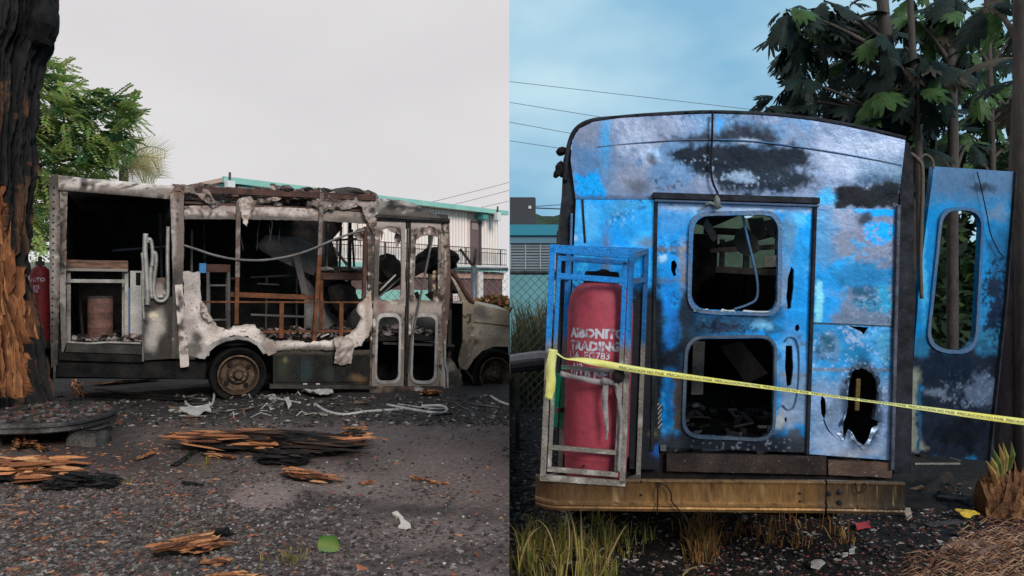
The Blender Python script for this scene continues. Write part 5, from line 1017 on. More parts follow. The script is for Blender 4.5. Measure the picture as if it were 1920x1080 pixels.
# limb stub at the top and loose splinters of bare wood
sp = MB(); random.seed(11)
for i in range(46):
    x = random.uniform(0, 84); y = random.uniform(380, 740)
    if not inside(np.array([x]), np.array([y]), ora)[0]: continue
    p = P(x, y, TY - .52 + .002 * abs(x - 10)); q = p + Vector((random.gauss(0, .03), -.03, random.uniform(.08, .3))); t_ = random.uniform(.2, 1)
    o = MB().tube([p, (p + q) / 2 + Vector((0, -.012, 0)), q], [.010, .012, .002], 5).build('wood_splinter', mat('raw_wood', (.42, .18, .07), .85, col2=(.20, .08, .035), scale=12, fine=.4, fscale=50, bump=.6, stretch=(1, 1, .3)), tr)
lump('charred_burl', P(82, 40, TY - .05), (.12, .22, .28), M_soot, 13, tr)

# ================================================================== concrete bench
BY = 6.05; bench = thing('concrete_bench', P(110, 842, BY + .15), 'soot covered curved concrete bench in front of the charred trunk', 'bench')
M_conc = mat('sooty_concrete', (.026, .024, .024), .6, col2=(.11, .102, .097), scale=5, lo=.45, hi=.75, fine=.45, fscale=40, bump=.6, speck=(.17, .13, .12), sscale=40, slo=.64)
top = []; 
for x, y in [(-260, 790), (-120, 800), (0, 797), (80, 795), (150, 788), (195, 778), (218, 769), (212, 760), (180, 754), (120, 752), (60, 756), (0, 766), (-120, 772), (-260, 768)]:
    # near edge about Y 6.05, far edge recedes over the same level
    zt = CZ - (790 - HY) / FPX * BY; Yp = (CZ - zt) * FPX / (y - HY); top.append(((x - CX) / FPX * Yp, Yp, zt))
n = len(top); V = []
prof = [(.015, .0), (.0, -.015), (.0, -.03), (.02, -.036), (.006, -.045), (.0, -.07), (.03, -.085)]
cen_ = Vector((sum(t_[0] for t_ in top) / n, sum(t_[1] for t_ in top) / n, 0))
ring = spline([Vector(t_) for t_ in top + [top[0]]], 4)[:-1]; n = len(ring)
for (ins, dz) in prof:
    for p in ring:
        d = (cen_ - Vector((p.x, p.y, 0))).normalized(); V.append(p + d * ins + Vector((0, 0, dz)))
F = [tuple(range(n))[::-1]] + [(j * n + i, j * n + (i + 1) % n, (j + 1) * n + (i + 1) % n, (j + 1) * n + i) for j in range(len(prof) - 1) for i in range(n)] + [tuple((len(prof) - 1) * n + i for i in range(n))]
MB().add(V, F).build('seat', M_conc, bench)
bl = MB(); rn = random.Random(2)
for i in range(420):
    x = rn.uniform(-20, 205); y = rn.uniform(756, 792) ; Yp = (CZ - zt) * FPX / (y - HY); q = Vector(((x - CX) / FPX * Yp, Yp, zt + .006))
    if polydist(np.array([q.x]), np.array([q.y]), [(r.x, r.y) for r in ring])[0] > -.03: continue
    a = Vector((rn.gauss(0, 1), rn.gauss(0, 1), 0)).normalized(); bl.box(q, (a, a.cross(Vector((0, 0, 1))), (0, 0, 1)), (rn.uniform(.006, .035), rn.uniform(.004, .012), rn.uniform(.003, .009)), rn.choice([(.02, .02, .02), (.03, .028, .028), (.14, .07, .05), (.09, .05, .045), (.16, .15, .145)]))
bl.build('soot_litter', M_vash, bench)['kind'] = 'stuff'
zt = CZ - (790 - HY) / FPX * BY
for x0, x1 in ((138, 196), (-60, 22)):
    Yl = BY + .2; ys_ = HY + (CZ - 0) / Yl * FPX; xa, xb = (x0 - CX) / FPX * Yl, (x1 - CX) / FPX * Yl; V = []
    for (z, k) in ((-.05, 1.0), (.05, .94), (.10, .82), (.13, .88), (zt - .082, 1.05)):
        m_ = (xa + xb) / 2; h = (xb - xa) / 2 * k; V += [(m_ - h, Yl - .13 * k, z), (m_ + h, Yl - .13 * k, z), (m_ + h, Yl + .13 * k, z), (m_ - h, Yl + .13 * k, z)]
    MB().add(V, [(i * 4 + k, i * 4 + (k + 1) % 4, (i + 1) * 4 + (k + 1) % 4, (i + 1) * 4 + k) for i in range(4) for k in range(4)] + [(3, 2, 1, 0), (16, 17, 18, 19)]).build('leg', M_conc, bench, bevel=.008)

# ================================================================== litter of the fire on the yard
def yz(x, y): return float(yard_z(np.array([x]), np.array([y]))[0])
def gp_left(px, py):
    Y = CZ * FPX / (py - HY); x = (px - CX) / FPX * Y; return Vector((x, Y, yz(x, Y)))
def wood(name, x0, y0, x1, y1, r, label, seed, cat='log', parent=None, flat=.55, orange=.5, grp=None, lift=.5, bulge=None):
    """A split, half burnt piece of trunk lying from one spot to the other."""
    a, b = gp_left(x0, y0), gp_left(x1, y1); ax = (b - a); L = ax.length; t = ax.normalized(); s_ = t.cross(Vector((0, 0, 1))).normalized(); up = Vector((0, 0, 1))
    n = max(24, int(L / .015)); k = 46; V = []; C = []
    ii, kk = np.meshgrid(np.arange(n + 1) / n, np.arange(k) / k * 2 * math.pi, indexing='ij')
    env = np.clip(np.minimum(ii, 1 - ii) * 5, 0, 1) ** .5 * (.75 + .5 * fbm(ii * 3.1, ii * 0 + seed, seed, 3))
    st = fbm(kk * 3.5 + seed, ii * L * 2.6, seed + 1, 4); fn = fbm(kk * 5.5, ii * L * 2.2, seed + 2, 4) + .5 * vnoise(np.arange(k)[None, :] * .9 + ii * 0, ii * L * 5, seed + 4)
    rr = r * (env + .06) * (1 + .50 * st + .34 * fn)
    bend = .25 * r * fbm(ii * 2.2, ii * 0, seed + 5, 3) * 3
    cut = (np.sin(kk) > .15 + .5 * fbm(ii * 4, kk * 0, seed + 8, 3)) & (fbm(ii * L * 2.0, kk * .4, seed + 9, 3) > .25 - orange * .8)
    cut |= (np.cos(kk) > .1) & (fbm(ii * L * 1.5, kk * .6, seed + 12, 3) > .45 - orange * .6)
    tone = np.clip(.36 + .5 * st + 1.0 * fn, 0, 1)[..., None]
    col = np.where(cut[..., None], np.array((.035, .016, .011)) * (1 - tone) + np.array((.50, .21, .09)) * tone, np.array((.004, .004, .005)) * (1 - tone) + np.array((.020, .017, .016)) * tone)
    rr = np.where(cut, rr * .86, rr)
    for i in range(n + 1):
        o = a + ax * (i / n) + s_ * bend[i, 0]; z0 = yz(o.x, o.y)
        for j in range(k):
            q = o + s_ * (-math.cos(kk[i, j]) * rr[i, j]) + up * (math.sin(kk[i, j]) * rr[i, j] * flat + r * flat * lift); V.append((q.x, q.y, max(q.z, z0 - .03)))
    F = [(i * k + j, i * k + (j + 1) % k, (i + 1) * k + (j + 1) % k, (i + 1) * k + j) for i in range(n) for j in range(k)] + [tuple(range(k))[::-1], tuple(n * k + j for j in range(k))]
    rn = random.Random(seed); core = [tuple(c * .5 for c in q) for q in col.reshape(-1, 3)]
    mb = MB().add([tuple((a + ax * ((i // k) / n) + (Vector(v) - (a + ax * ((i // k) / n))) * .8)) for i, v in enumerate(V)], F, core)
    for _ in range(int(30 + L * r * 700)):                                 # the piece is a bundle of long fibres, broken at uneven lengths
        an_ = rn.uniform(-.5, 3.64); rr_ = r * rn.uniform(.45, 1.0); l_ = L * rn.uniform(.12, .55) ** 1.1; c0 = rn.uniform(.02, .98)
        e_ = min(1, 5 * min(c0, 1 - c0)) ** .5; p = a + ax * c0 + s_ * (math.cos(an_) * rr_ * (.45 + .55 * e_) + bend[int(c0 * n), 0]) + up * (max(0, math.sin(an_)) * rr_ * flat * (.5 + .5 * e_) + r * flat * lift * .8)
        d = (t + s_ * rn.gauss(0, .07) + up * rn.gauss(0, .05)).normalized(); wv = s_ * rn.uniform(.006, .022) * (.5 + r * 5); hv = up * rn.uniform(.003, .012) * (.5 + r * 5); h0 = d * (l_ / 2)
        bright = orange > -.2 and bool(cut[min(n, int(c0 * n)), int((an_ % 6.283) / 6.283 * k) % k]); f = rn.uniform(.55, 1.25)
        c = tuple(q * f for q in (rn.choice([(.46, .19, .08), (.34, .125, .055), (.52, .26, .12), (.22, .085, .042), (.12, .05, .03)]) if bright else rn.choice([(.008, .008, .009), (.015, .013, .013), (.03, .024, .022), (.05, .030, .024) if orange > -.2 else (.012, .012, .012)])))
        P8 = [p - h0 * rn.uniform(.7, 1.1) - wv * .3, p - h0 * .6 + wv, p - h0 * .6 - wv, p - h0 * .5 + hv, p + h0 * .5 + wv * .9, p + h0 * .5 - wv * .8, p + h0 * .5 + hv, p + h0 * rn.uniform(.8, 1.3) + wv * rn.uniform(-.5, .5) + up * rn.uniform(-.004, .012)]
        P8 = [Vector((q.x, q.y, max(q.z, yz(q.x, q.y) - .004))) if jj in (0, 7) else q for jj, q in enumerate(P8)]
        mb.add(P8, [(0, 3, 1), (0, 2, 3), (1, 3, 6, 4), (3, 2, 5, 6), (2, 1, 4, 5), (4, 6, 7), (6, 5, 7), (5, 4, 7), (0, 1, 2)], [c] * 8)
    o = mb.build(name, M_wood, parent, loc=tuple((a + b) / 2))
    if label: tag(o, label, cat, grp)
    return o
M_wood = mat('splintered_wood', rough=.88, vcol=True, fine=.5, fscale=60, bump=.8, bscale=45)
wood('charred_log', 345, 840, 650, 854, .19, 'long charred log split open to orange wood, mid yard', 1, orange=.12)
wood('charred_log', 480, 862, 575, 874, .12, 'short black log stub under the long charred log', 2, orange=-.4)
wood('charred_log', 590, 836, 686, 838, .16, 'dark flat log end touching the right tip of the long log', 3, orange=.1)
wood('charred_log', -30, 900, 145, 898, .19, 'split orange log with black underside at the left edge, before the bench', 4, orange=.55)
wood('charred_log', 120, 905, 215, 914, .10, 'thin black log end lying right of the split orange log', 5, orange=-.5)
wood('charred_log', 80, 915, 132, 920, .06, 'small black chunk just below the split orange log', 6, orange=-.8)
wood('wood_chunk', 535, 890, 622, 905, .08, 'pale orange splintered wood chunk below the long charred log', 7, 'wood', orange=.9)
wood('wood_chunk', 288, 1045, 412, 1022, .10, 'reddish splintered wood chunk near the bottom, left of the green leaf', 8, 'wood', orange=.7)
wood('wood_chunk', 390, 1012, 432, 1002, .05, 'black charred piece at the right end of the reddish chunk', 9, 'wood', orange=-.5)
wood('wood_chunk', 375, 1060, 430, 1052, .04, 'flat red brown wood flake below the reddish chunk', 10, 'wood', orange=.8)
wood('wood_chunk', 385, 1084, 480, 1079, .04, 'long tan wood strip cut by the bottom edge', 11, 'wood', orange=.9)
wood('wood_chunk', 390, 852, 440, 862, .045, 'orange splinter block leaning under the long charred log', 12, 'wood', orange=.95)
wood('wood_chunk', 425, 830, 480, 826, .05, 'bright orange splinter heap on the long charred log', 13, 'wood', orange=.95, lift=1.6)
wood('wood_chunk', 318, 812, 375, 820, .03, 'thin round stick behind the left end of the long log', 14, 'stick', orange=.95)
wood('wood_chunk', 252, 864, 292, 852, .03, 'curved orange bark piece between the logs', 15, 'bark', orange=.95)
wood('wood_chunk', 646, 806, 690, 809, .035, 'orange bark flake beyond the long log on open asphalt', 16, 'bark', orange=.95)
wood('wood_chunk', 770, 898, 828, 908, .022, 'thin brown stick alone on the asphalt at right', 17, 'stick', orange=.8)
wood('wood_chunk', 676, 907, 702, 904, .022, 'small pink bark chip left of the thin brown stick', 18, 'bark', orange=.9)
wood('wood_chunk', 0, 862, 34, 866, .05, 'orange wood chunk under the bench at the left edge', 19, 'wood', orange=.95)
wood('wood_chunk', 325, 872, 365, 848, .025, 'thin black stick slanting into the long log', 20, 'stick', orange=-.8)
wood('wood_chunk', 344, 905, 375, 912, .025, 'small black charcoal lump on the gravel', 21, 'charcoal', orange=-.9)
wood('wood_chunk', 60, 1011, 96, 1003, .012, 'small red bark sliver on the gravel at lower left', 22, 'bark', orange=.95)
wood('wood_chunk', 112, 949, 136, 951, .014, 'short red bark sliver on the gravel, left of middle', 23, 'bark', orange=.95)
wood('broken_plank', 140, 715, 147, 742, .05, 'short upright tan plank stub beside the charred trunk', 24, 'plank', orange=.95)
wood('fallen_bark', 35, 812, 60, 842, .10, 'heap of curled red bark under the bench', 25, 'bark', orange=.9)
wood('fallen_bark', 50, 820, 85, 845, .04, 'loose curl of red bark beside the heap under the bench', 26, 'bark', orange=.9)
# melted aluminium and strips near the bus
M_alw = mat('white_aluminium', (.62, .60, .58), .5, .2, col2=(.40, .375, .35), scale=8, fine=.25)
def strip(pts, r, label, cat='strip', m=None, flat=.4):
    pp = spline([gp_left(x, y) + Vector((0, 0, r * .7 + (h_[0] if h_ else 0))) for x, y, *h_ in pts], 6); o = MB().tube(pp, r, 6).build('metal_strip', m or M_alw, None, True, loc=tuple(pp[0])); return tag(o, label, cat)
strip([(590, 760), (612, 772), (645, 779), (690, 775), (755, 767)], .016, 'long pale bent aluminium strip on the ground before the skirt')
strip([(725, 760), (770, 768), (815, 775), (832, 776), (838, 768), (825, 761), (790, 762)], .018, 'pale aluminium strip bent to a hairpin before the folding doors')
strip([(745, 758), (790, 763), (822, 767)], .009, 'thin straight pale strip lying inside the hairpin strip')
strip([(318, 772), (350, 775), (368, 770)], .022, 'short thick pale strip near the rear wheel')
strip([(344, 748, .02), (350, 760), (362, 766), (384, 764), (398, 760), (402, 748, .06)], .013, 'curved pale strip with upturned ends before the rear wheel')
strip([(502, 748), (530, 754), (563, 759)], .012, 'thin pale strip lying right of the rear wheel')
strip([(862, 750), (890, 758), (940, 764)], .012, 'dark flat strip before the front wheel', m=M_greym)
strip([(820, 752), (850, 756), (880, 770), (900, 776)], .009, 'thin grey wire curving away from the burnt step', 'wire', m=M_greym)
strip([(920, 745, .01), (935, 752), (954, 758)], .015, 'pale strip end by the front wheel at the picture seam')
strip([(178, 730), (215, 733), (300, 746)], .012, 'thin rusty rod lying under the rear of the minibus', 'rod', m=M_brown)
def flake(name, pts, label, cat, m, h=.012, amp=.01, seed=1, up=0):
    """A thin crumpled piece lying on the ground, outline given by spots on the ground."""
    g = [gp_left(x, y) for x, y in pts]; ax_ = Vector((1, 0, 0)); fr = Frame(Vector((0, 0, 0)), Vector((1, 0, 0)), Vector((0, 1, 0)), Vector((0, 0, -1)))
    b = MB().sheet(fr, [(p.x, p.y) for p in g], w=0, t=h, res=.035, buck=0, jag=.008, raw=True, seed=seed)
    b.V = [(x, y, z + yz(x, y) + h + up + amp * float(fbm(x * 9, y * 9, seed, 3)) + amp) for x, y, z in b.V]
    return tag(b.build(name, m, None, loc=tuple(g[0])), label, cat)
flake('melted_sheet', [(553, 728), (560, 740), (580, 748), (600, 752), (625, 748), (622, 742), (600, 738), (588, 735), (570, 738)], 'crumpled white melted aluminium sheet before the skirt', 'metal sheet', M_alw, amp=.05, seed=4)
flake('melted_sheet', [(533, 757), (541, 754), (547, 768), (540, 772)], 'small white metal scrap right of the rear wheel', 'metal sheet', M_alw, amp=.03, seed=5)
flake('melted_sheet', [(336, 770), (392, 768), (396, 776), (370, 782), (340, 778)], 'pale slab of melted aluminium before the rear wheel', 'metal sheet', M_alw, amp=.03, seed=6)
flake('white_scrap', [(735, 967), (744, 965), (752, 970), (757, 978), (768, 985), (771, 990), (762, 993), (746, 991), (752, 985), (748, 974)], 'bone shaped white scrap alone on the asphalt', 'scrap', mat('scrap_white', (.55, .51, .46), .8, fine=.3), seed=7, amp=.004)
flake('paper_scrap', [(500, 748), (515, 746), (520, 752), (505, 755)], 'tiny white paper scrap by the rear tyre', 'scrap', M_alw, seed=8)
b = MB(); rn = random.Random(23)
for i in range(120):
    x = rn.choice([rn.uniform(310, 560), rn.uniform(560, 954), rn.uniform(320, 954)]); y = rn.uniform(744, 784); g = gp_left(x, y)
    if g.x > -.25: continue
    a = rn.uniform(0, 6.28); L_ = rn.uniform(.03, .22) * (1 if rn.random() < .6 else .4); d = Vector((math.cos(a), math.sin(a), 0)) * L_; c = rn.choice([(.30, .285, .27), (.18, .17, .16), (.40, .38, .36), (.10, .09, .085), (.16, .10, .07), (.05, .05, .05)])
    if rn.random() < .6: b.tube([g + Vector((0, 0, .01)), g + d * .5 + Vector((rn.gauss(0, .02), rn.gauss(0, .02), rn.uniform(.01, .06))), g + d + Vector((0, 0, .01))], [.005, .007, .004], 4, col=c)
    else:
        s_ = Vector((-d.y, d.x, 0)) * rn.uniform(.25, .6); z = Vector((0, 0, rn.uniform(.01, .05))); b.add([g + Vector((0, 0, .012)), g + s_ + z, g + d + s_ * .8 + Vector((0, 0, .012)), g + d * 1.1 + z * .6, g + d * .5 + Vector((0, 0, .02))], [(0, 4, 1), (1, 4, 2), (2, 4, 3), (0, 3, 4)], [c] * 5)
o = b.build('metal_scraps', M_vash); tag(o, 'small pale metal scraps strewn along the foot of the minibus', 'scraps', kind='stuff')
# fresh green leaf
lf = MB(); a = gp_left(596, 1030); b = gp_left(636, 1036); cxl = (a + b) / 2; V = []
for i in range(9):
    t_ = i / 8; p = a.lerp(b, t_); wv = .055 * math.sin(math.pi * min(1, t_ * .95 + .05)) ** .8
    V += [p + Vector((0, -wv * .8, .012)), p + Vector((0, 0, .03)), p + Vector((0, wv * 1.3, .055))]
cols = []
for i in range(9): cols += [(.14, .22, .07), (.18, .24, .06), (.035, .13, .008)]
o = lf.add(V, [f for i in range(8) for f in ((3 * i, 3 * i + 3, 3 * i + 4, 3 * i + 1), (3 * i + 1, 3 * i + 4, 3 * i + 5, 3 * i + 2))], cols).build('green_leaf', mat('leaf_fresh', rough=.45, vcol=True, fine=.15, bump=.1, trans=.2), None, True, loc=tuple(cxl)); tag(o, 'single fresh green leaf lying on the gravel at the bottom', 'leaf')
# countless gravel, chips, ash: one object each
def scatter(name, n, region, size, cols, m, seed, gz=yz, weight=None, flat=.6, hgt=CZ, zf=yard_z, dens=None):
    rn = random.Random(seed); b = MB(); base = [(1, 0, 0), (-.5, .8, 0), (-.6, -.75, 0), (.1, .1, .8), (.2, -.2, -.6)]
    T = [(0, 1, 3), (1, 2, 3), (2, 0, 3), (1, 0, 4), (2, 1, 4), (0, 2, 4)]
    xs = []; 
    while len(xs) < n:
        x, y = rn.uniform(region[0], region[2]), rn.uniform(region[1] ** .5, region[3] ** .5) ** 2
        if dens and rn.random() > dens(x, y): continue
        xs.append((x, y))
    gi = 0; A_ = np.array(xs); Yq = hgt * FPX / (A_[:, 1] - HY); Xq = (A_[:, 0] - CX) / FPX * Yq; Zq = zf(Xq, Yq); Gp = [Vector(q) for q in zip(Xq, Yq, Zq)]
    for x, y in xs:
        p = Gp[gi]; gi += 1; s_ = rn.uniform(*size) * (.6 + .8 * rn.random() ** 2); R_ = Matrix.Rotation(rn.uniform(0, 6.3), 3, 'Z') @ Matrix.Rotation(rn.gauss(0, .35), 3, 'X'); k = rn.uniform(.5, 1.2)
        c = rn.choice(cols); f = rn.uniform(.7, 1.25); vs = [p + R_ @ Vector((v[0] * s_, v[1] * s_ * k, v[2] * s_ * flat)) + Vector((0, 0, s_ * flat * .25)) for v in base]
        b.add(vs, T, [tuple(q * f for q in c)] * 5)
    o = b.build(name, m); o['kind'] = 'stuff'; return o
M_grav = mat('gravel_stone', rough=.75, vcol=True, fine=.3, fscale=80, bump=.3)
def dn(x, y):
    if ((x - 490) / 62) ** 2 + ((y - 930) / 26) ** 2 < 1 or ((x - 650) / 100) ** 2 + ((y - 905) / 20) ** 2 < 1: return .03
    return min(1, max(.03, .10 + 1.3 * min(1, max(0, (760 - x) / 500)) * min(1, max(0, (y - 870) / 90)) + .2 * math.sin(x * .02 + 1.3 * math.sin(y * .03)) * math.sin(y * .05 + x * .011)))
o = scatter('gravel', 15000, (-10, 790, 954, 1110), (.010, .021), [(.068, .059, .058), (.045, .039, .039), (.10, .087, .085), (.13, .113, .108), (.085, .058, .053), (.04, .034, .033), (.06, .043, .039), (.20, .18, .17)], M_grav, 3, dens=dn); tag(o, 'loose dark grey gravel over the lower left of the yard', 'gravel', kind='stuff')
o = scatter('bark_chips', 1800, (-10, 775, 954, 1110), (.014, .034), [(.26, .085, .045), (.34, .12, .06), (.16, .055, .035), (.10, .045, .03), (.40, .19, .10)], M_grav, 4, flat=.25, dens=lambda x, y: min(1, max(.05, 1.1 - x / 520))); tag(o, 'small red bark chips strewn over the yard', 'bark chips', kind='stuff')
o = scatter('ash_litter', 2600, (90, 742, 954, 800), (.012, .04), [(.02, .02, .02), (.035, .033, .032), (.06, .055, .05), (.012, .012, .012), (.02, .02, .02), (.03, .03, .03), (.30, .28, .26), (.10, .08, .075)], M_grav, 6, flat=.4); tag(o, 'ash and burnt crumbs along the foot of the minibus', 'ash', kind='stuff')
o = scatter('pebbles', 260, (200, 820, 954, 1080), (.007, .012), [(.45, .43, .42), (.35, .33, .32)], M_grav, 8); tag(o, 'tiny pale pebbles scattered over the yard', 'pebbles', kind='stuff')
def blades(name, spots, cols, m, seed, gz, wd=.006):
    rn = random.Random(seed); b = MB()
    for (x, y, z, n, h, spread) in spots:
        for _ in range(n):
            a = rn.uniform(0, 6.28); r = abs(rn.gauss(0, spread)); p = Vector((x + math.cos(a) * r, y + math.sin(a) * r, z - .01)); ln = Vector((math.cos(a + rn.gauss(0, .8)), math.sin(a + rn.gauss(0, .8)), 0)) * h * rn.uniform(.15, .75); hh = h * rn.uniform(.5, 1.15)
            s_ = Vector((-ln.y, ln.x, 0)).normalized() * wd * rn.uniform(.6, 1.3); q = p + ln * .35 + Vector((0, 0, hh * .7)); e = p + ln + Vector((0, 0, hh * rn.uniform(.7, 1))); c = rn.choice(cols)
            b.add([p - s_, p + s_, q - s_ * .7, q + s_ * .7, e], [(0, 1, 3, 2), (2, 3, 4)], [c] * 5)
    o = b.build(name, m); o['kind'] = 'stuff'; return o
M_blade = mat('grass_blade', rough=.7, vcol=True, fine=.2, bump=0, trans=.25)
sp_ = []; random.seed(3)
for (px, py, n, h) in ((530, 1050, 26, .06), (560, 1046, 18, .05), (350, 1003, 14, .05), (330, 1014, 10, .05), (385, 870, 20, .08), (230, 905, 16, .07), (365, 1062, 8, .04), (380, 880, 12, .06), (290, 985, 6, .04)): g = gp_left(px, py); sp_.append((g.x, g.y, g.z, n, h, .06))
o = blades('grass_tufts', sp_, [(.20, .19, .04), (.28, .22, .06), (.12, .15, .03), (.30, .20, .08)], M_blade, 2, None, .004); tag(o, 'yellowish grass tufts in the gravel', 'grass', kind='stuff')
# strip of grass and orange plastic seen under the bus
sp_ = [(random.uniform(-9, -.4), random.uniform(12.5, 17), 0, 5, random.uniform(.15, .4), .12) for _ in range(420)]
o = blades('far_grass', sp_, [(.10, .12, .03), (.16, .17, .05), (.22, .20, .08)], M_blade, 3, None, .014); tag(o, 'rough grass beyond the minibus, seen under its floor', 'grass', kind='stuff')
g = P(255, 708, 11.5); o = MB().sheet(Frame(g, Vector((1, .2, 0)), Vector((0, 0, 1)), Vector((0, 1, 0))), [(-.25, .0), (.16, -.12), (.2, -.02), (.0, .05), (-.2, .08)], w=0, t=.05, res=.05, buck=.05, raw=True).build('orange_sheet', mat('orange_plastic', (.75, .20, .01), .5, fine=.15), None, loc=tuple(g)); tag(o, 'bright orange plastic piece seen under the rear of the minibus', 'plastic')
# charred sleepers under the bus
wood('charred_plank', 165, 740, 350, 756, .07, 'long charred plank lying under the rear of the minibus', 31, 'plank', orange=-.3); wood('charred_plank', 180, 722, 300, 716, .06, 'reddish charred plank behind the rusty rod under the minibus', 32, 'plank', orange=.1)
lump_o = wood('burnt_bundle', 790, 740, 826, 742, .09, 'burnt brown lump under the folding doors', 34, 'debris', orange=.5)
# ================================================================== two storey building behind the minibus
bs = lambda x: 54.6 - .0304 * (x - 420)
ba = P(420, HY, FPX / bs(420)); bb_ = P(954, HY, FPX / bs(954)); bd = (bb_ - ba); bd.z = 0; LB = bd.length; bd.normalize()
BF = Frame(Vector((ba.x, ba.y, 0)), bd, Vector((0, 0, 1)), Vector((-bd.y, bd.x, 0)))
bld = thing('balcony_building', BF.o.copy(), 'two storey building with turquoise roof edge and balcony behind the minibus', 'building')
M_turq = mat('turquoise_paint', (.30, .58, .51), .6, col2=(.24, .50, .44), scale=1.5, fine=.12, fscale=12, bump=.1)
M_soff = mat('soffit_beige', (.66, .50, .43), .8, fine=.1, bump=.05); M_wwall = mat('white_wall', (.70, .66, .64), .8, col2=(.60, .56, .54), scale=1, fine=.08, bump=.05)
M_plum = mat('plum_door', (.16, .11, .115), .6, fine=.15); M_iron = mat('dark_iron', (.11, .08, .08), .6, .3, fine=.2)  # plum is the door's own paint colour
def bbox(name, m, u0, u1, v0, v1, w0, w1, parent=None): return MB().box(BF.W((u0 + u1) / 2, (v0 + v1) / 2, (w0 + w1) / 2), (BF.eu, BF.ev, BF.ew), (abs(u1 - u0) / 2, abs(v1 - v0) / 2, abs(w1 - w0) / 2)).build(name, m, parent or bld)
vR = BF.uv(700, 0)[1]; vy = lambda x, y, w=0: BF.uv(x, y, w)[1]; ux = lambda x, w=0: BF.uv(x, 500, w)[0]
vt_, vb_ = vy(475, 337), vy(475, 348); D_ = .6
bbox('roof_fascia', M_turq, 0, LB - .02, vb_, vt_, 0, .12); bbox('roof_slab', M_soff, .02, LB - .02, vb_ + .03, vt_ - .03, .125, 8)
vf = vy(900, 500); 
wallp = bbox('wall', M_wwall, .6, LB - .02, 0, vb_ + .028, D_ + .1, 7.5)
# vertical white slats, each proud of the wall
sl = MB(); u = .7
door_u0, door_u1 = ux(884, D_), ux(902, D_)
while u < LB - .1:
    if not (door_u0 - .15 < u < door_u1 + .15): sl.box(BF.W(u, (vf + vb_) / 2, D_ + .06), (BF.eu, BF.ev, BF.ew), (.072, (vb_ - vf) / 2, .03))
    u += .19
o = sl.build('slat_screen', mat('white_slat', (.92, .82, .77), .7, fine=.08, bump=0), bld); o['kind'] = 'stuff'
bbox('slat_backing', mat('slat_gap', (.72, .57, .52), .8, fine=.1, bump=0), .62, LB - .03, vf, vb_, D_ + .09, D_ + .098)
dr = bbox('door', M_plum, door_u0, door_u1, vf, vy(893, 416, D_), D_ + .03, D_ + .085)
bbox('door_pane', mat('door_pane', (.30, .25, .25), .4, fine=.1), door_u0 + .06, door_u1 - .18, vf + (vb_ - vf) * .70, vf + (vb_ - vf) * .9, D_ + .02, D_ + .03, dr)
bbox('door_frame', M_iron, door_u1 - .12, door_u1 + .02, vf, vy(893, 414, D_), D_ - .01, D_ + .025, dr); bbox('door_frame', M_iron, door_u0, door_u1, vy(893, 418, D_), vy(893, 414, D_), D_ - .008, D_ + .027, dr)
bbox('balcony_slab', M_turq, -.2, LB - .02, vf - .22, vf - .02, .05, D_ + .09); bbox('balcony_kerb', M_wwall, -.2, LB - .02, vf - .018, vf + .06, .05, .2)
# railing
vr0, vr1 = vf + .08, vy(900, 465)
for v_ in (vr1, vr1 - .2, vr0 + .05): bbox('railing_rail', M_iron, -.2, LB - .03, v_ - .018, v_ + .018, .10, .135)
rb = MB(); u = -.15
while u < LB - .06: rb.box(BF.W(u, (vr0 + vr1) / 2, .118), (BF.eu, BF.ev, BF.ew), (.007, (vr1 - vr0) / 2, .006)); u += .13
rb.build('railing_bars', M_iron, bld)['kind'] = 'stuff'
for k in range(7): bbox('railing_post', M_iron, k * LB / 6.2 - .02, k * LB / 6.2 + .03, vr0, vr1, .09, .145)
# roof beams with lamps
for xa in (425, 455, 660, 905):
    u_ = ux(xa + 10); bm_ = bbox('roof_beam', mat('teal_beam', (.08, .30, .28), .6, fine=.1), u_ - .18, u_ + .18, vb_ - .30, vb_ - .002, .14, D_ + .05)
for xa in (428, 930):
    u_ = ux(xa); lampo = bbox('flood_lamp', mat('lamp_white', (.68, .70, .70), .5, fine=.1), u_ - .14, u_ + .14, vb_ - .32, vb_ + .05, -.22, -.01); bbox('lamp_stem', M_iron, u_ - .03, u_ + .03, vb_ + .052, vt_ + .14, -.14, -.08, lampo)
# ground floor behind the fence
bbox('ground_wall', mat('brown_grille', (.10, .055, .055), .8, col2=(.16, .09, .085), scale=3, fine=.2), 1, LB - .03, .4, vf - .5, .4, .5); bbox('lattice_band', mat('pink_lattice', (.42, .26, .22), .8, fine=.2), -.1, LB - .03, vf - .55, vf - .24, .3, .38)
for xa in (700, 770, 904): u_ = ux(xa); bbox('white_column', M_wwall, u_ - .16, u_ + .16, 0, vf - .24, .08, .36)
bbox('teal_wall', M_turq, -.1, LB * .72, 0, .9 + vf * .2, .395, .52)
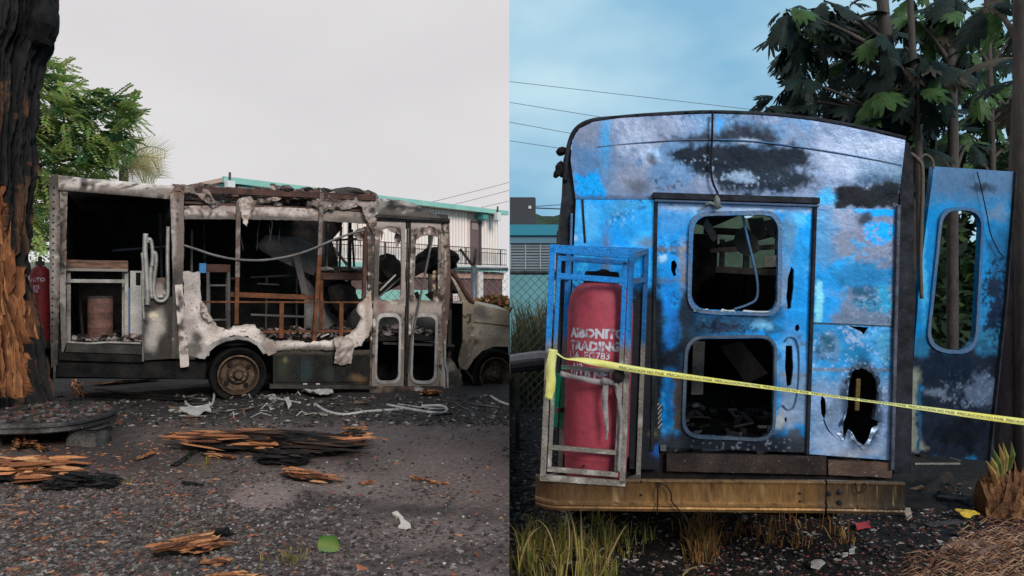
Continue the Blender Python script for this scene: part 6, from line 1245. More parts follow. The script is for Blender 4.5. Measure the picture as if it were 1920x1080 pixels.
# ================================================================== fence beyond the minibus
def chain_fence(name, p0, p1, z0, z1, posts, label, pitch, rw, arms=False, m_=None):
    f = thing(name, Vector((p0.x, p0.y, z0)), label, 'fence'); d = (p1 - p0); d.z = 0; L = d.length; d.normalize(); Mw = mat('fence_wire', (.20, .21, .22), .5, .5, fine=.1, bump=0); Mp = mat('fence_post', (.15, .17, .20), .5, .4, col2=(.07, .075, .08), fine=.3)
    MB().tube([Vector((p0.x, p0.y, z1)), Vector((p1.x, p1.y, z1))], .032, 8).build('top_rail', Mp, f, True); wm = MB(); H_ = z1 - z0; n = int((L + H_) / pitch)
    def seg(a0, b0, a1, b1):
        A = Vector((p0.x, p0.y, 0)) + d * a0 + Vector((0, 0, z0 + b0)); B = Vector((p0.x, p0.y, 0)) + d * a1 + Vector((0, 0, z0 + b1)); wm.tube([A, B], rw, 3, cap=False)
    for i in range(n):
        t = i * pitch; a0, b0, a1, b1 = t - H_, 0, t, H_
        s0 = max(0, -a0); e0 = max(0, a1 - L)
        if a0 + s0 < L and a1 - e0 > 0: seg(a0 + s0, b0 + s0, a1 - e0, b1 - e0); seg(L - a0 - s0, b0 + s0, L - a1 + e0, b1 - e0)
    wm.build('wire_mesh', Mw, f)['kind'] = 'stuff'
    for t in posts:
        q = Vector((p0.x, p0.y, 0)) + d * (L * t); MB().tube([q + Vector((0, 0, z0 - .1)), q + Vector((0, 0, z1 + .06))], .055, 10).build('post', Mp, f, True)
        if arms:
            for sx_ in (-1, .15): MB().tube([q + Vector((0, 0, z1 + .04)), q + d * (.27 * sx_) + Vector((0, 0, z1 + .38))], .028, 8).build('post_arm', M_char, f, True)
    return f
fa, fb = P(420, HY, 13.5), P(952.5, HY, 14.5); zt_ = P(900, 504, 14.3).z
LF = (fb - fa).length
chain_fence('chain_link_fence', fa, fb, 0, zt_, [.0, .42, .872], 'chain link fence with angled post arms behind the bonnet', .15, .004, True)
# dry hedge at the fence foot
rn = random.Random(8); b = MB()
for i in range(1800):
    px = rn.uniform(840, 953); q = P(px, rn.uniform(562, 596) - 8 * (px > 900) * rn.random(), rn.uniform(12.8, 14.0)); a = Vector((rn.gauss(0, 1), rn.gauss(0, 1), rn.gauss(0, 1))).normalized(); c = a.cross(Vector((rn.random(), rn.random(), 1))).normalized(); s_ = rn.uniform(.02, .05)
    if q.x > -.03: continue
    b.add([q - a * s_ * 1.6, q + c * s_, q + a * s_ * 1.6, q - c * s_], [(0, 1, 2, 3)], [rn.choice([(.24, .09, .05), (.34, .16, .09), (.16, .10, .05), (.14, .14, .05)])] * 4)
for k in range(14):
    q = P(845 + k * 7.5, 600, 13.4); b.tube([Vector((q.x, q.y, 0)), Vector((q.x + rn.gauss(0, .1), q.y, .5)), Vector((q.x + rn.gauss(0, .2), q.y, 1.0))], .012, 4, col=(.07, .05, .04))
o = b.build('dry_hedge', mat('dry_leaf', rough=.8, vcol=True, fine=.2, bump=0, trans=.2)); tag(o, 'low hedge with dry reddish leaves at the fence behind the bonnet', 'hedge', kind=None)

# ================================================================== feathery green tree and palm at left
GT = 15.0; gt_ = thing('green_tree', P(40, HY + CZ * FPX / GT, GT), 'bright green feathery tree behind the charred trunk', 'tree')
rn = random.Random(21); b = MB(); tw = MB()
M_lfy = mat('feathery_leaf', rough=.55, vcol=True, fine=.15, bump=0, trans=.35)
crown = [(20, 100), (92, 108), (112, 135), (150, 165), (190, 178), (225, 180), (248, 196), (256, 228), (236, 232), (215, 215), (190, 205), (205, 225), (240, 250), (252, 268), (228, 275), (200, 290), (195, 330), (170, 350), (110, 345), (98, 470), (20, 470)]
hub = P(20, 330, GT); cl = []
while len(cl) < 500:
    x, y = rn.uniform(15, 258), rn.uniform(100, 470)
    if inside(np.array([x]), np.array([y]), crown)[0]: cl.append((x, y))
for (x, y) in cl:
    q = P(x, y, GT + rn.uniform(-1.3, 1.3)); out_ = Vector((.55 + rn.gauss(0, .45), rn.gauss(0, .5), -.15 + rn.gauss(0, .25))).normalized()
    leaf_tone = rn.random(); c0 = (.25 + .16 * leaf_tone, .35 + .15 * leaf_tone, .11 + .05 * leaf_tone) if rn.random() < .66 else (.08, .17, .07)  # leaf colour varies at random from spray to spray
    for f in range(3):                                            # three feathered leaves to a spray
        d = (out_ + Vector((rn.gauss(0, .3), rn.gauss(0, .3), rn.gauss(0, .25)))).normalized(); L_ = rn.uniform(.35, .60); sd = d.cross(Vector((0, 0, 1))).normalized(); nn = 9
        for i in range(nn):
            t = i / nn; p = q + d * (L_ * t) + Vector((0, 0, -.22 * L_ * t * t)); ll = .12 * (1 - .5 * t) * rn.uniform(.8, 1.2)
            for s_ in (-1, 1):
                e = p + sd * (s_ * ll) + d * ll * .5 + Vector((0, 0, -.04 * rn.random())); wv = d * .036; c = tuple(k * rn.uniform(.8, 1.2) for k in c0)
                b.add([p, (p + e) / 2 + wv, e, (p + e) / 2 - wv], [(0, 1, 2, 3)], [c] * 4)
b.build('crown', M_lfy, gt_)['kind'] = 'stuff'
for (x, y) in [(110, 150), (180, 190), (245, 205), (230, 262), (150, 230), (120, 290), (80, 130), (60, 200), (190, 300)]:
    MB().tube(bez(hub, P((x + 20) / 2, min(y, 300) - 10, GT), P(x, y, GT), 8), [.07 - .0075 * i for i in range(9)], 6).build('branch', mat('twig_brown', (.06, .045, .035), .8, fine=.3), gt_, True)
MB().tube([P(30, HY + CZ * FPX / GT + 4, GT), P(24, 430, GT), hub], [.16, .14, .11], 10).build('trunk', MATS['twig_brown'], gt_, True)
PT = 17.0; palm = thing('palm_tree', P(235, HY + CZ * FPX / PT, PT), 'palm with yellowing feather fronds above the minibus roof', 'palm')
ph = P(232, 318, PT); MB().tube([P(235, HY + CZ * FPX / PT + 4, PT), P(232, 450, PT), ph], [.14, .11, .10], 10).build('trunk', mat('palm_bark', (.16, .13, .10), .85, fine=.4, bump=.6), palm, True)
M_frond = mat('frond_leaf', rough=.6, vcol=True, fine=.15, bump=0, trans=.3)
for i, (x, y, x1, y1, cc) in enumerate([(260, 255, 315, 285, 0), (275, 262, 302, 330, 0), (255, 250, 268, 262, 1), (225, 262, 205, 300, 2), (250, 280, 305, 300, 1), (215, 285, 182, 322, 2), (240, 262, 250, 330, 1), (265, 300, 292, 335, 0), (205, 300, 185, 345, 2), (245, 300, 250, 345, 1)]):
    b = MB(); c = [(.46, .46, .26), (.60, .48, .22), (.40, .48, .08)][cc]; m_ = P((x + 232) / 2 + 8, min(y, 300) - 10, PT + (i % 3 - 1) * .5)
    rib = bez(ph, P(x, y, PT + (i % 3 - 1) * .5), P(x1, y1, PT + (i % 3 - 1)), 16); b.tube(rib, [.02 - .001 * k for k in range(17)], 4, col=(.34, .30, .18))
    for k in range(3, 17):
        t = (rib[min(k + 1, 16)] - rib[k - 1]).normalized(); sd = t.cross(Vector((0, -1, .2))).normalized()
        for s_ in (-1, 1):
            for h_ in (0, .5):
                p = rib[k - 1].lerp(rib[k], h_); l_ = .60 * (1 - .6 * abs(k / 16 - .5)) * rn.uniform(.8, 1.15); e = p + sd * (s_ * l_ * .75) + t * l_ * .55 + Vector((0, rn.gauss(0, .05), -.12 * l_)); wv = t * .013; f = rn.uniform(.75, 1.2)
                b.add([p - wv, p + wv, e], [(0, 1, 2)], [tuple(q * f for q in c)] * 3)
    b.build('frond', M_frond, palm)
an = thing('antenna_mast', P(234, HY + CZ * FPX / 22, 22), 'thin bare antenna mast rising behind the palm', 'antenna'); MB().tube([P(234, HY + CZ * FPX / 22, 22), P(234, 214, 22)], .022, 6).build('mast', M_greym, an)
# grey garden wall and shed glimpsed behind the trunk
gw = thing('garden_wall', P(60, HY + CZ * FPX / 20, 20), 'low pale garden wall with a dark rail behind the minibus tail', 'wall'); zw = P(60, 492, 20).z
MB().box(((P(-100, 500, 20).x + P(400, 500, 20).x) / 2, 20, zw / 2), ((1, 0, 0), (0, 1, 0), (0, 0, 1)), ((P(400, 500, 20).x - P(-100, 500, 20).x) / 2, .1, zw / 2)).build('masonry', mat('pale_masonry', (.30, .34, .34), .8, col2=(.24, .28, .22), scale=1, fine=.2), gw); MB().beam(P(-100, 466, 20), P(400, 466, 20), .06, .08).build('rail', M_char, gw)
for x in (-60, 50, 160, 270): MB().beam(P(x, 466, 20), P(x, 494, 20), .06, .06).build('rail_post', M_char, gw)

# ================================================================== overhead wires
M_wire = mat('power_wire', (.05, .055, .06), .6, fine=0, bump=0)
def wire(x0, y0, x1, y1, Y0, Y1, label, r=.012, sag=.2):
    a, b_ = P(x0, y0, Y0), P(x1, y1, Y1); m_ = (a + b_) / 2 - Vector((0, 0, sag)); o = MB().tube(bez(a, m_, b_, 16), r, 5).build('power_line', M_wire, None, loc=tuple(a)); tag(o, label, 'power line', 'overhead power lines')
for x0, y0, x1, y1, lb in ((600, 425, 954.5, 342, 'highest faint power line over the balcony building'), (600, 440, 954.5, 357, 'middle faint power line over the balcony building'), (600, 450, 954.5, 377, 'lowest faint power line over the balcony building')): wire(x0, y0, x1, y1, 50, 50, lb, .014)
for x0, y0, x1, y1, lb in ((955.5, 153, 1900, 262, 'topmost power line in the blue sky left of the bus'), (955.5, 192, 1700, 312, 'second power line from the top, left of the bus roof'), (955.5, 229, 1500, 330, 'third power line from the top, left of the bus roof'), (955.5, 264, 1500, 345, 'lowest long power line, ending at the bus edge')): wire(x0, y0, x1, y1, 30, 34, lb, .011, .0)

# ================================================================== right: low turquoise building, tank, fence, weeds
hr = CZ - RG; RY = 22.0
tb = thing('turquoise_house', Vector((1.0, RY, RG)), 'low flat roofed turquoise house behind the chain link fence', 'house')
def rbox(name, m, x0, x1, ytop, ybot, Y0, Y1, parent=None, grow=0):
    a, b_ = P(x0, ytop, Y0), P(x1, ybot, Y0); return MB().box(((a.x + b_.x) / 2, (Y0 + Y1) / 2, (a.z + b_.z) / 2), ((1, 0, 0), (0, 1, 0), (0, 0, 1)), (abs(b_.x - a.x) / 2, abs(Y1 - Y0) / 2, abs(a.z - b_.z) / 2)).build(name, m, parent or tb)
M_tq = mat('faded_turquoise', (.13, .33, .38), .7, col2=(.10, .25, .30), scale=.8, fine=.12, bump=.05); M_gb = mat('grey_block', (.20, .25, .29), .8, col2=(.16, .20, .24), scale=2, fine=.2)
rbox('parapet', mat('parapet_teal', (.03, .22, .32), .6, fine=.15), 956, 1180, 421, 441, RY - .2, RY + 6); rbox('wall_band', mat('wall_grey_blue', (.10, .21, .29), .7, fine=.12), 956, 1180, 441.1, 456, RY - .1, RY + 6); rbox('lower_wall', M_tq, 956, 1180, 506, 675, RY, RY + 6); rbox('window_backing', mat('louver_back', (.06, .07, .09), .8, fine=.1), 956, 1180, 456.1, 505.9, RY + .05, RY + 6)
for k in range(8): rbox('louver_frame', mat('louver_white', (.30, .34, .38), .6, fine=.1), 956 + k * 28, 958 + k * 28, 457, 505, RY - .06, RY - .01)
for j in range(9): rbox('louver', M_gb, 957, 1180, 458.5 + j * 5.3, 462.2 + j * 5.3, RY - .03, RY + .02)
tank = thing('water_tank', P(980, 420, RY + 1), 'dark grey water tank on the flat roof of the turquoise house', 'tank')
rbox('body', mat('tank_grey', (.045, .05, .06), .6, fine=.15), 956, 1004.5, 371.5, 418, RY + .5, RY + 1.6, tank); rbox('lid', MATS['tank_grey'], 956, 1003, 369.8, 371.4, RY + .55, RY + 1.5, tank); rbox('badge', mat('badge_white', (.6, .62, .66), .5, fine=0), 991, 996, 386, 391, RY + .47, RY + .498, tank); rbox('foot', MATS['tank_grey'], 958, 1003, 418.1, 421, RY + .5, RY + 1.5, tank)
wire(1004, 387, 1110, 380, RY + .8, RY + 3, 'short thin cable from the water tank to the right', .012, .0); wire(1004, 390, 1110, 394, RY + .8, RY + 3, 'thicker cable from the water tank to the right', .02, .0)
fc = P(957, HY, 11.0); fd = P(1330, HY, 11.4); zt2 = P(1000, 511, 11).z
chain_fence('chain_link_fence', fc, fd, RG, zt2, [.3, .95], 'chain link fence between the weeds and the turquoise house', .13, .0045)
rn = random.Random(12); b = MB()
for i in range(5200):
    x = rn.uniform(956, 1200); Y = rn.uniform(11.5, 16); q = P(x, HY, Y)
    if q.x < .03: continue
    h = rn.uniform(.5, 1.7) * (.5 + .6 * rn.random()); a = rn.uniform(0, 6.28); ln = Vector((math.cos(a), math.sin(a), 0)) * h * rn.uniform(.05, .5); s_ = Vector((-ln.y, ln.x, 0)).normalized() * rn.uniform(.006, .02); p = Vector((q.x, Y, RG)); e = p + ln + Vector((0, 0, h)); c = rn.choice([(.10, .13, .05), (.16, .16, .07), (.06, .10, .05), (.22, .19, .11), (.13, .12, .09)])
    if e.x < .01: continue
    b.add([p - s_, p + s_, (p + e) / 2 + ln * -.15 + s_ * .8, e], [(0, 1, 2), (0, 2, 3)], [c] * 4)
o = b.build('weeds', M_blade); tag(o, 'tall rough weeds behind the chain link fence', 'weeds', kind='stuff')
for k, (x0, y0, x1, y1, r, lab, c) in enumerate([(957, 676, 1060, 668, .07, 'pale split plank lying left of the cage behind the bus', (.24, .24, .26)), (957, 690, 1060, 680, .06, 'dark charred pole lying just below the pale plank', (.02, .02, .025))]):
    Y = 8.6 - .4 * k; o = MB().tube([P(x0, y0, Y), P((x0 + x1) / 2, (y0 + y1) / 2 - 2, Y), P(x1, y1, Y)], [r, r * 1.1, r * .9], 8, col=c).build('fallen_pole', M_vash, None, loc=tuple(P(x0, y0, Y))); tag(o, lab, 'pole')
    for x in (970, 1050): q = P(x, (y0 + y1) / 2, Y); MB().beam(q, Vector((q.x, q.y, RG)), .05, .05).build('prop', M_char, o)
hill = MB(); V = []; hx = np.linspace(.5, 60, 50)
for x in hx: V += [(x, 150, RG - 1), (x, 150, P(1000, 402, 150).z + 1.2 * float(fbm(np.array(x * .25), np.array(0.), 4, 4))), (x, 175, RG - 1)]
o = hill.add(V, [f for i in range(49) for f in ((3 * i, 3 * i + 3, 3 * i + 4, 3 * i + 1), (3 * i + 1, 3 * i + 4, 3 * i + 5, 3 * i + 2))]).build('hill', mat('far_green', (.05, .085, .06), .9, col2=(.03, .05, .04), scale=.3, fine=.2, fscale=2)); o['kind'] = 'structure'

# ================================================================== right: breadfruit trees
def lobed_leaf():
    """Breadfruit leaf: broad blade, four pairs of fat pointed lobes, a tip lobe and a stalk."""
    V = []; F = []
    def zc(x, y): return -.34 * x * x - .45 * abs(y) ** 1.3 + .02
    def poly(pts, flip):
        k = len(V); V.extend([(a, b_, zc(a, b_)) for a, b_ in pts]); f = tuple(range(k, k + len(pts))); F.append(tuple(reversed(f)) if flip else f)
    for s_ in (1, -1):
        xs = [.04, .22, .40, .58, .74]; cw_ = [.07, .10, .115, .10, .08]
        for i in range(4):
            poly([(xs[i], 0), (xs[i + 1], 0), (xs[i + 1] + .05, s_ * cw_[i + 1]), (xs[i] + .05, s_ * cw_[i])], s_ < 0)
            w_ = [.28, .42, .44, .33][i]; t = [.16, .25, .30, .28][i]; a, c = xs[i] + .05, xs[i + 1] + .05
            poly([(a + .012, s_ * cw_[i]), (c - .012, s_ * cw_[i + 1]), (c + t * .55 + .005, s_ * (cw_[i] + (w_ - cw_[i]) * .55)), (a + t + .05, s_ * w_), (a + t * .45 - .01, s_ * (cw_[i] + (w_ - cw_[i]) * .62))], s_ < 0)
        poly([(.74, 0), (1.08, 0), (.93, s_ * .105), (.79, s_ * .11)], s_ < 0)
    k = len(V); V += [(-.28, -.009, .03), (-.28, .009, .03), (.95, .006, zc(.95, 0) + .012), (.95, -.006, zc(.95, 0) + .012)]; F.append((k + 3, k + 2, k + 1, k))
    return V, F
LV, LFc = lobed_leaf()
def leaf_mesh(name, m):
    me = bpy.data.meshes.new(name); me.from_pydata(LV, [], LFc); me.materials.append(m); me.update(); return me
lm = [leaf_mesh('leaf', mat('breadfruit_dark', (.010, .026, .020), .6, col2=(.004, .010, .010), scale=3, fine=.2, bump=.1, trans=.12)), leaf_mesh('leaf', mat('breadfruit_green', (.075, .15, .04), .5, col2=(.035, .08, .03), scale=3, fine=.2, bump=.1, trans=.3)), leaf_mesh('leaf', mat('breadfruit_dry', (.085, .075, .055), .7, col2=(.045, .042, .034), scale=3, fine=.25, bump=.2, trans=.1))]
M_tbark = mat('pale_bark', (.085, .075, .070), .85, col2=(.045, .040, .038), scale=5, fine=.35, fscale=30, bump=.5, stretch=(1, 1, .4))
def breadfruit(name, trunk, radii, Y, polys, ncl, nl, size, mixw, label, seed, spread=.5):
    rn = random.Random(seed); base = P(trunk[0][0], HY + hr * FPX / Y, Y); root = thing(name, base, label, 'tree', 'breadfruit trees beside the bus'); tp_ = [Vector((base.x, base.y, RG - .05))] + [P(x, y, Y) for x, y in trunk]
    sp_ = spline(tp_, 6); MB().tube(sp_, list(np.interp(np.linspace(0, 1, len(sp_)), [0, 1], radii)), 12).build('trunk', M_tbark, root, True)
    cs = []; allp = np.array(polys)
    x0, y0 = allp.min(0); x1, y1 = allp.max(0); tries = 0
    while len(cs) < ncl and tries < 9000:
        tries += 1; x, y = rn.uniform(x0, x1), rn.uniform(y0, y1)
        if not inside(np.array([x]), np.array([y]), polys)[0]: continue
        if any(math.hypot(x - a, y - b_) < 26 for a, b_, _ in cs) and tries < 6000: continue
        cs.append((x, y, Y + rn.uniform(-.25, 1.9)))
    for (x, y, Yc) in cs:
        q = P(x, y, Yc); j = min(range(len(sp_)), key=lambda k: abs(sp_[k].z - (q.z - .5)) + .2 * abs(sp_[k].x - q.x)); st_ = sp_[j]
        MB().tube(bez(st_, (st_ + q) / 2 + Vector((0, 0, .15)), q, 7), [.032 - .003 * k for k in range(8)], 5).build('branch', M_tbark, root, True)
        az0 = rn.uniform(0, 6.28)
        for k in range(nl):
            az = az0 + k * 2.4 + rn.gauss(0, .3); pit = rn.uniform(-1.25, .30); d = Vector((math.cos(az) * math.cos(pit), math.sin(az) * math.cos(pit), math.sin(pit))); rollv = Vector((rn.gauss(0, .35), -.55 + rn.gauss(0, .3), .8))
            zax = (rollv - d * rollv.dot(d)).normalized(); yax = zax.cross(d); s_ = size * rn.uniform(.5, 1.2); r = rn.random(); me = lm[0] if r < mixw[0] else (lm[1] if r < mixw[0] + mixw[1] else lm[2])
            o = bpy.data.objects.new('leaf', me); COL.objects.link(o); o.parent = root; loc = q - base + d * (.25 * s_)
            o.matrix_local = Matrix.Translation(loc) @ Matrix((d, yax, zax)).transposed().to_4x4() @ Matrix.Diagonal((s_, s_ * rn.uniform(.8, 1.05), s_ * rn.uniform(.6, 1.6), 1))
    return root
breadfruit('breadfruit_tree', [(1712, 420), (1692, 265), (1675, 140), (1660, 60), (1652, -40)], (.09, .06), 8.4, [(1448, 40), (1490, 5), (1560, -20), (1650, -30), (1655, 60), (1640, 130), (1655, 190), (1640, 238), (1560, 236), (1405, 215), (1412, 190), (1465, 160), (1470, 120), (1490, 85)], 34, 8, .35, (.86, .10), 'breadfruit tree with dark lobed leaves rising behind the bus roof', 31)
breadfruit('breadfruit_tree', [(1726, 420), (1720, 250), (1712, 110), (1705, -40)], (.05, .03), 8.0, [(1640, 90), (1700, 70), (1765, 80), (1770, 150), (1755, 260), (1720, 350), (1690, 260), (1655, 210), (1640, 170)], 17, 8, .35, (.70, .14), 'slender breadfruit tree with greyish drooping leaves between two trunks', 32)
breadfruit('breadfruit_tree', [(1786, 420), (1787, 250), (1783, 100), (1780, -40)], (.065, .05), 8.8, [(1690, -20), (1780, -20), (1850, 10), (1840, 120), (1800, 160), (1830, 250), (1800, 345), (1730, 345), (1720, 280), (1750, 200), (1735, 100), (1690, 60)], 22, 8, .31, (.52, .46), 'straight pale trunked breadfruit tree left of the loose door', 33)
breadfruit('breadfruit_tree', [(1862, 420), (1858, 200), (1850, 0), (1845, -60)], (.05, .03), 10.5, [(1790, 40), (1860, 20), (1960, 60), (1960, 520), (1905, 500), (1840, 345), (1795, 300), (1790, 200)], 37, 8, .33, (.28, .70), 'bright green breadfruit tree behind the loose door', 34)
breadfruit('breadfruit_tree', [(1925, 600), (1920, 300), (1918, 100), (1915, -60)], (.09, .06), 5.9, [(1850, -30), (1960, -30), (1960, 160), (1910, 150), (1860, 60)], 6, 8, .34, (.70, .12), 'near breadfruit tree at the right edge with grey drying leaves', 35)
# dense dark shrubs behind the door
rn = random.Random(14); sh = thing('shrub', P(1800, HY + hr * FPX / 11.5, 11.5), 'dense dark green shrubs seen through the loose door window', 'shrub'); b = MB()
for i in range(7000):
    px = rn.uniform(1690, 2010); py = rn.uniform(270, 700); q = P(px, py, rn.uniform(10.5, 12.8))
    if float(fbm(np.array(px * .018), np.array(py * .018), 71, 3)) < -.38 + .0000 * py: continue
    a = Vector((rn.gauss(0, 1), rn.gauss(0, .7), rn.gauss(-.3, .7))).normalized(); c = a.cross(Vector((rn.gauss(0, .4), -1, .5))).normalized(); s_ = rn.uniform(.05, .12); g = rn.choice([(.02, .045, .022), (.03, .065, .025), (.015, .03, .02), (.05, .09, .03)])
    b.add([q - a * s_ * 1.5, q + c * s_ * .5, q + a * s_ * 1.5, q - c * s_ * .5], [(0, 1, 2, 3)], [g] * 4)
b.build('foliage', M_lfy, sh)['kind'] = 'stuff'
for x in (1735, 1760, 1800, 1835, 1870, 1925): MB().tube([P(x, HY + hr * FPX / 11.4, 11.4), P(x + rn.gauss(0, 5), 520, 11.4), P(x + rn.gauss(0, 8), 330, 11.4)], [.06, .045, .03], 7).build('stem', M_tbark, sh, True)
hut = thing('distant_hut', P(1830, 640, 14.5), 'small hut with a pale orange roof glimpsed through the shrubs', 'hut'); rbox('roof', mat('hut_roof', (.42, .20, .12), .7, fine=.2), 1790, 1860, 520, 548, 14.2, 15.5, hut); rbox('wall', mat('hut_wall', (.16, .12, .09), .8, fine=.2), 1795, 1850, 548.2, 700, 14.4, 15.4, hut)
# grey trunks in the right foreground with fibrous foot
def gp_right(px, py):
    Y = hr * FPX / (py - HY); x = (px - CX) / FPX * Y; return Vector((x, Y, float(side_z(np.array([x]), np.array([Y]))[0])))
nt_ = thing('grey_trunk', gp_right(1895, 955), 'grey leaning trunk with a fibrous brown foot at the right edge', 'tree'); g = gp_right(1893, 955); Yg = g.y
M_gbark = mat('grey_violet_bark', (.10, .085, .095), .85, col2=(.055, .045, .055), scale=6, fine=.4, fscale=26, bump=.7, stretch=(1, 1, .3))
MB().tube(spline([g - Vector((0, 0, .1)), P(1888, 820, Yg), P(1898, 620, Yg), P(1905, 450, Yg), P(1912, 230, Yg), P(1925, -60, Yg)], 6), list(np.linspace(.095, .055, 31)), 14).build('trunk', M_gbark, nt_, True)
MB().tube(spline([g + Vector((.12, -.1, -.1)), P(1916, 800, Yg - .1), P(1930, 520, Yg), P(1960, 200, Yg)], 6), list(np.linspace(.07, .05, 19)), 12).build('trunk', M_gbark, nt_, True)
M_fib = mat('palm_fibre', (.30, .15, .07), .9, col2=(.14, .07, .04), scale=10, fine=.5, fscale=50, bump=.9)
for i, (x, y, sx_, sz) in enumerate([(1872, 935, .07, .20), (1888, 945, .09, .14), (1912, 935, .09, .20)]):
    c = P(x, y, Yg - .18); lump('fibre_sheath', c, (sx_, .16, sz), M_fib, 60 + i, nt_, amp=.5)
rnf = random.Random(5)
for i in range(70):
    x = rnf.uniform(1852, 1925); a = P(x, rnf.uniform(950, 975), Yg - .3); e = a + Vector((rnf.gauss(0, .05), rnf.gauss(0, .04), rnf.uniform(.12, .42))); w_ = rnf.uniform(.006, .02)
    MB().add([a - Vector((w_, 0, 0)), a + Vector((w_, -.01, 0)), (a + e) / 2 + Vector((w_, -.02, 0)), (a + e) / 2 - Vector((w_, .01, 0)), e], [(0, 1, 2, 3), (3, 2, 4)]).build('fibre_strand', M_fib, nt_)
M_spike = mat('yucca_leaf', rough=.6, vcol=True, fine=.2, bump=.1, trans=.2)
for i, (x0, y0, x1, y1) in enumerate([(1872, 900, 1850, 845), (1878, 896, 1860, 838), (1880, 890, 1872, 830), (1884, 885, 1880, 828), (1892, 880, 1896, 826), (1870, 910, 1848, 862)]):
    a, e = P(x0, y0, Yg - .3), P(x1, y1, Yg - .42); s_ = Vector((.022, 0, .01)); m_ = (a + e) / 2 + Vector((0, -.03, 0)); c = [(.30, .25, .08), (.12, .16, .05), (.36, .22, .08)][i % 3]
    MB().add([a - s_, a + Vector((0, -.012, 0)), a + s_, m_ - s_, m_ + Vector((0, -.016, 0)), m_ + s_, e], [(0, 1, 4, 3), (1, 2, 5, 4), (3, 4, 6), (4, 5, 6)], [c] * 7).build('spiky_leaf', M_spike, nt_)
# ================================================================== right ground: burnt litter, grass, straw
o = scatter('burnt_litter', 5200, (955, 900, 1930, 1110), (.010, .032), [(.010, .011, .014), (.02, .02, .024), (.012, .014, .02), (.05, .045, .045), (.015, .015, .018), (.30, .28, .27), (.12, .06, .05)], M_grav, 41, hgt=hr, zf=side_z, flat=.45); tag(o, 'black burnt litter over the ground beside the bus', 'litter', kind='stuff')
o = scatter('cinder_crumbs', 2200, (1300, 960, 1930, 1100), (.008, .02), [(.012, .012, .016), (.25, .06, .05), (.38, .34, .32), (.03, .03, .04), (.18, .07, .04)], M_grav, 42, hgt=hr, zf=side_z, flat=.4); tag(o, 'red and pale cinder crumbs below the bumper', 'cinders', kind='stuff')
o = scatter('grey_rubble', 1500, (955, 690, 1060, 1010), (.012, .04), [(.03, .034, .04), (.07, .075, .08), (.02, .022, .028), (.28, .28, .28), (.12, .11, .09)], M_grav, 43, hgt=hr, zf=side_z, flat=.4); tag(o, 'grey rubble and ash left of the bumper', 'rubble', kind='stuff')
sp_ = []; rn = random.Random(17)
for i in range(80): x = 960 + 190 * rn.random() ** 1.3; y = rn.uniform(1010, 1110); g = gp_right(x, y); sp_.append((g.x, g.y, g.z, 9, rn.uniform(.12, .34), .035))
for i in range(90): x = rn.choice([rn.uniform(960, 1230), rn.uniform(1290, 1340)]); y = rn.uniform(975, 1060); g = gp_right(x, y); sp_.append((g.x, g.y, g.z, 7, rn.uniform(.08, .20), .04))
for i in range(55): x = rn.choice([1290, 1330, 1385, 1410, 1440, 1500, 1570]) + rn.gauss(0, 14); y = rn.uniform(980, 1030); g = gp_right(x, y); sp_.append((g.x, g.y, g.z, 5, rn.uniform(.08, .20), .05))
sp_ = [q for q in sp_ if q[0] > .06]
o = blades('grass', [q for q in sp_ if q[0] < 1.1], [(.22, .24, .05), (.36, .31, .08), (.10, .14, .03), (.44, .33, .14), (.30, .28, .06), (.16, .10, .05), (.38, .27, .11)], M_blade, 5, None, .0045); tag(o, 'tall yellow green grass at the lower left of the bus', 'grass', kind='stuff')
o = blades('scorched_grass', [q for q in sp_ if q[0] >= 1.1], [(.34, .18, .06), (.26, .13, .05), (.40, .24, .09), (.12, .08, .04)], M_blade, 6, None, .0045); tag(o, 'scorched brown grass under the bumper', 'grass', kind='stuff')
# long dry stems curving in the grass
b = MB()
for (x0, y0, x1, y1, x2, y2) in ((1046, 1075, 1036, 980, 1005, 975), (1085, 1080, 1080, 960, 1055, 940), (1090, 1075, 1092, 960, 1084, 915), (1100, 1070, 1110, 1020, 1150, 1060), (1060, 1080, 1075, 1000, 1060, 955), (970, 1080, 985, 1000, 1010, 990), (1280, 1085, 1290, 1065, 1310, 1062), (1125, 1085, 1160, 1000, 1175, 985)):
    a = gp_right(x0, min(y0, 1090)); e1, e2 = P(x1, y1, a.y), P(x2, y2, a.y - .05); b.tube(bez(a, e1, e2, 8), [.006, .006, .0055, .005, .005, .0045, .004, .003, .0015], 4, col=(.50, .40, .18))
o = b.build('dry_stems', M_blade); tag(o, 'long dry grass stems rising before the bumper', 'grass', kind='stuff')
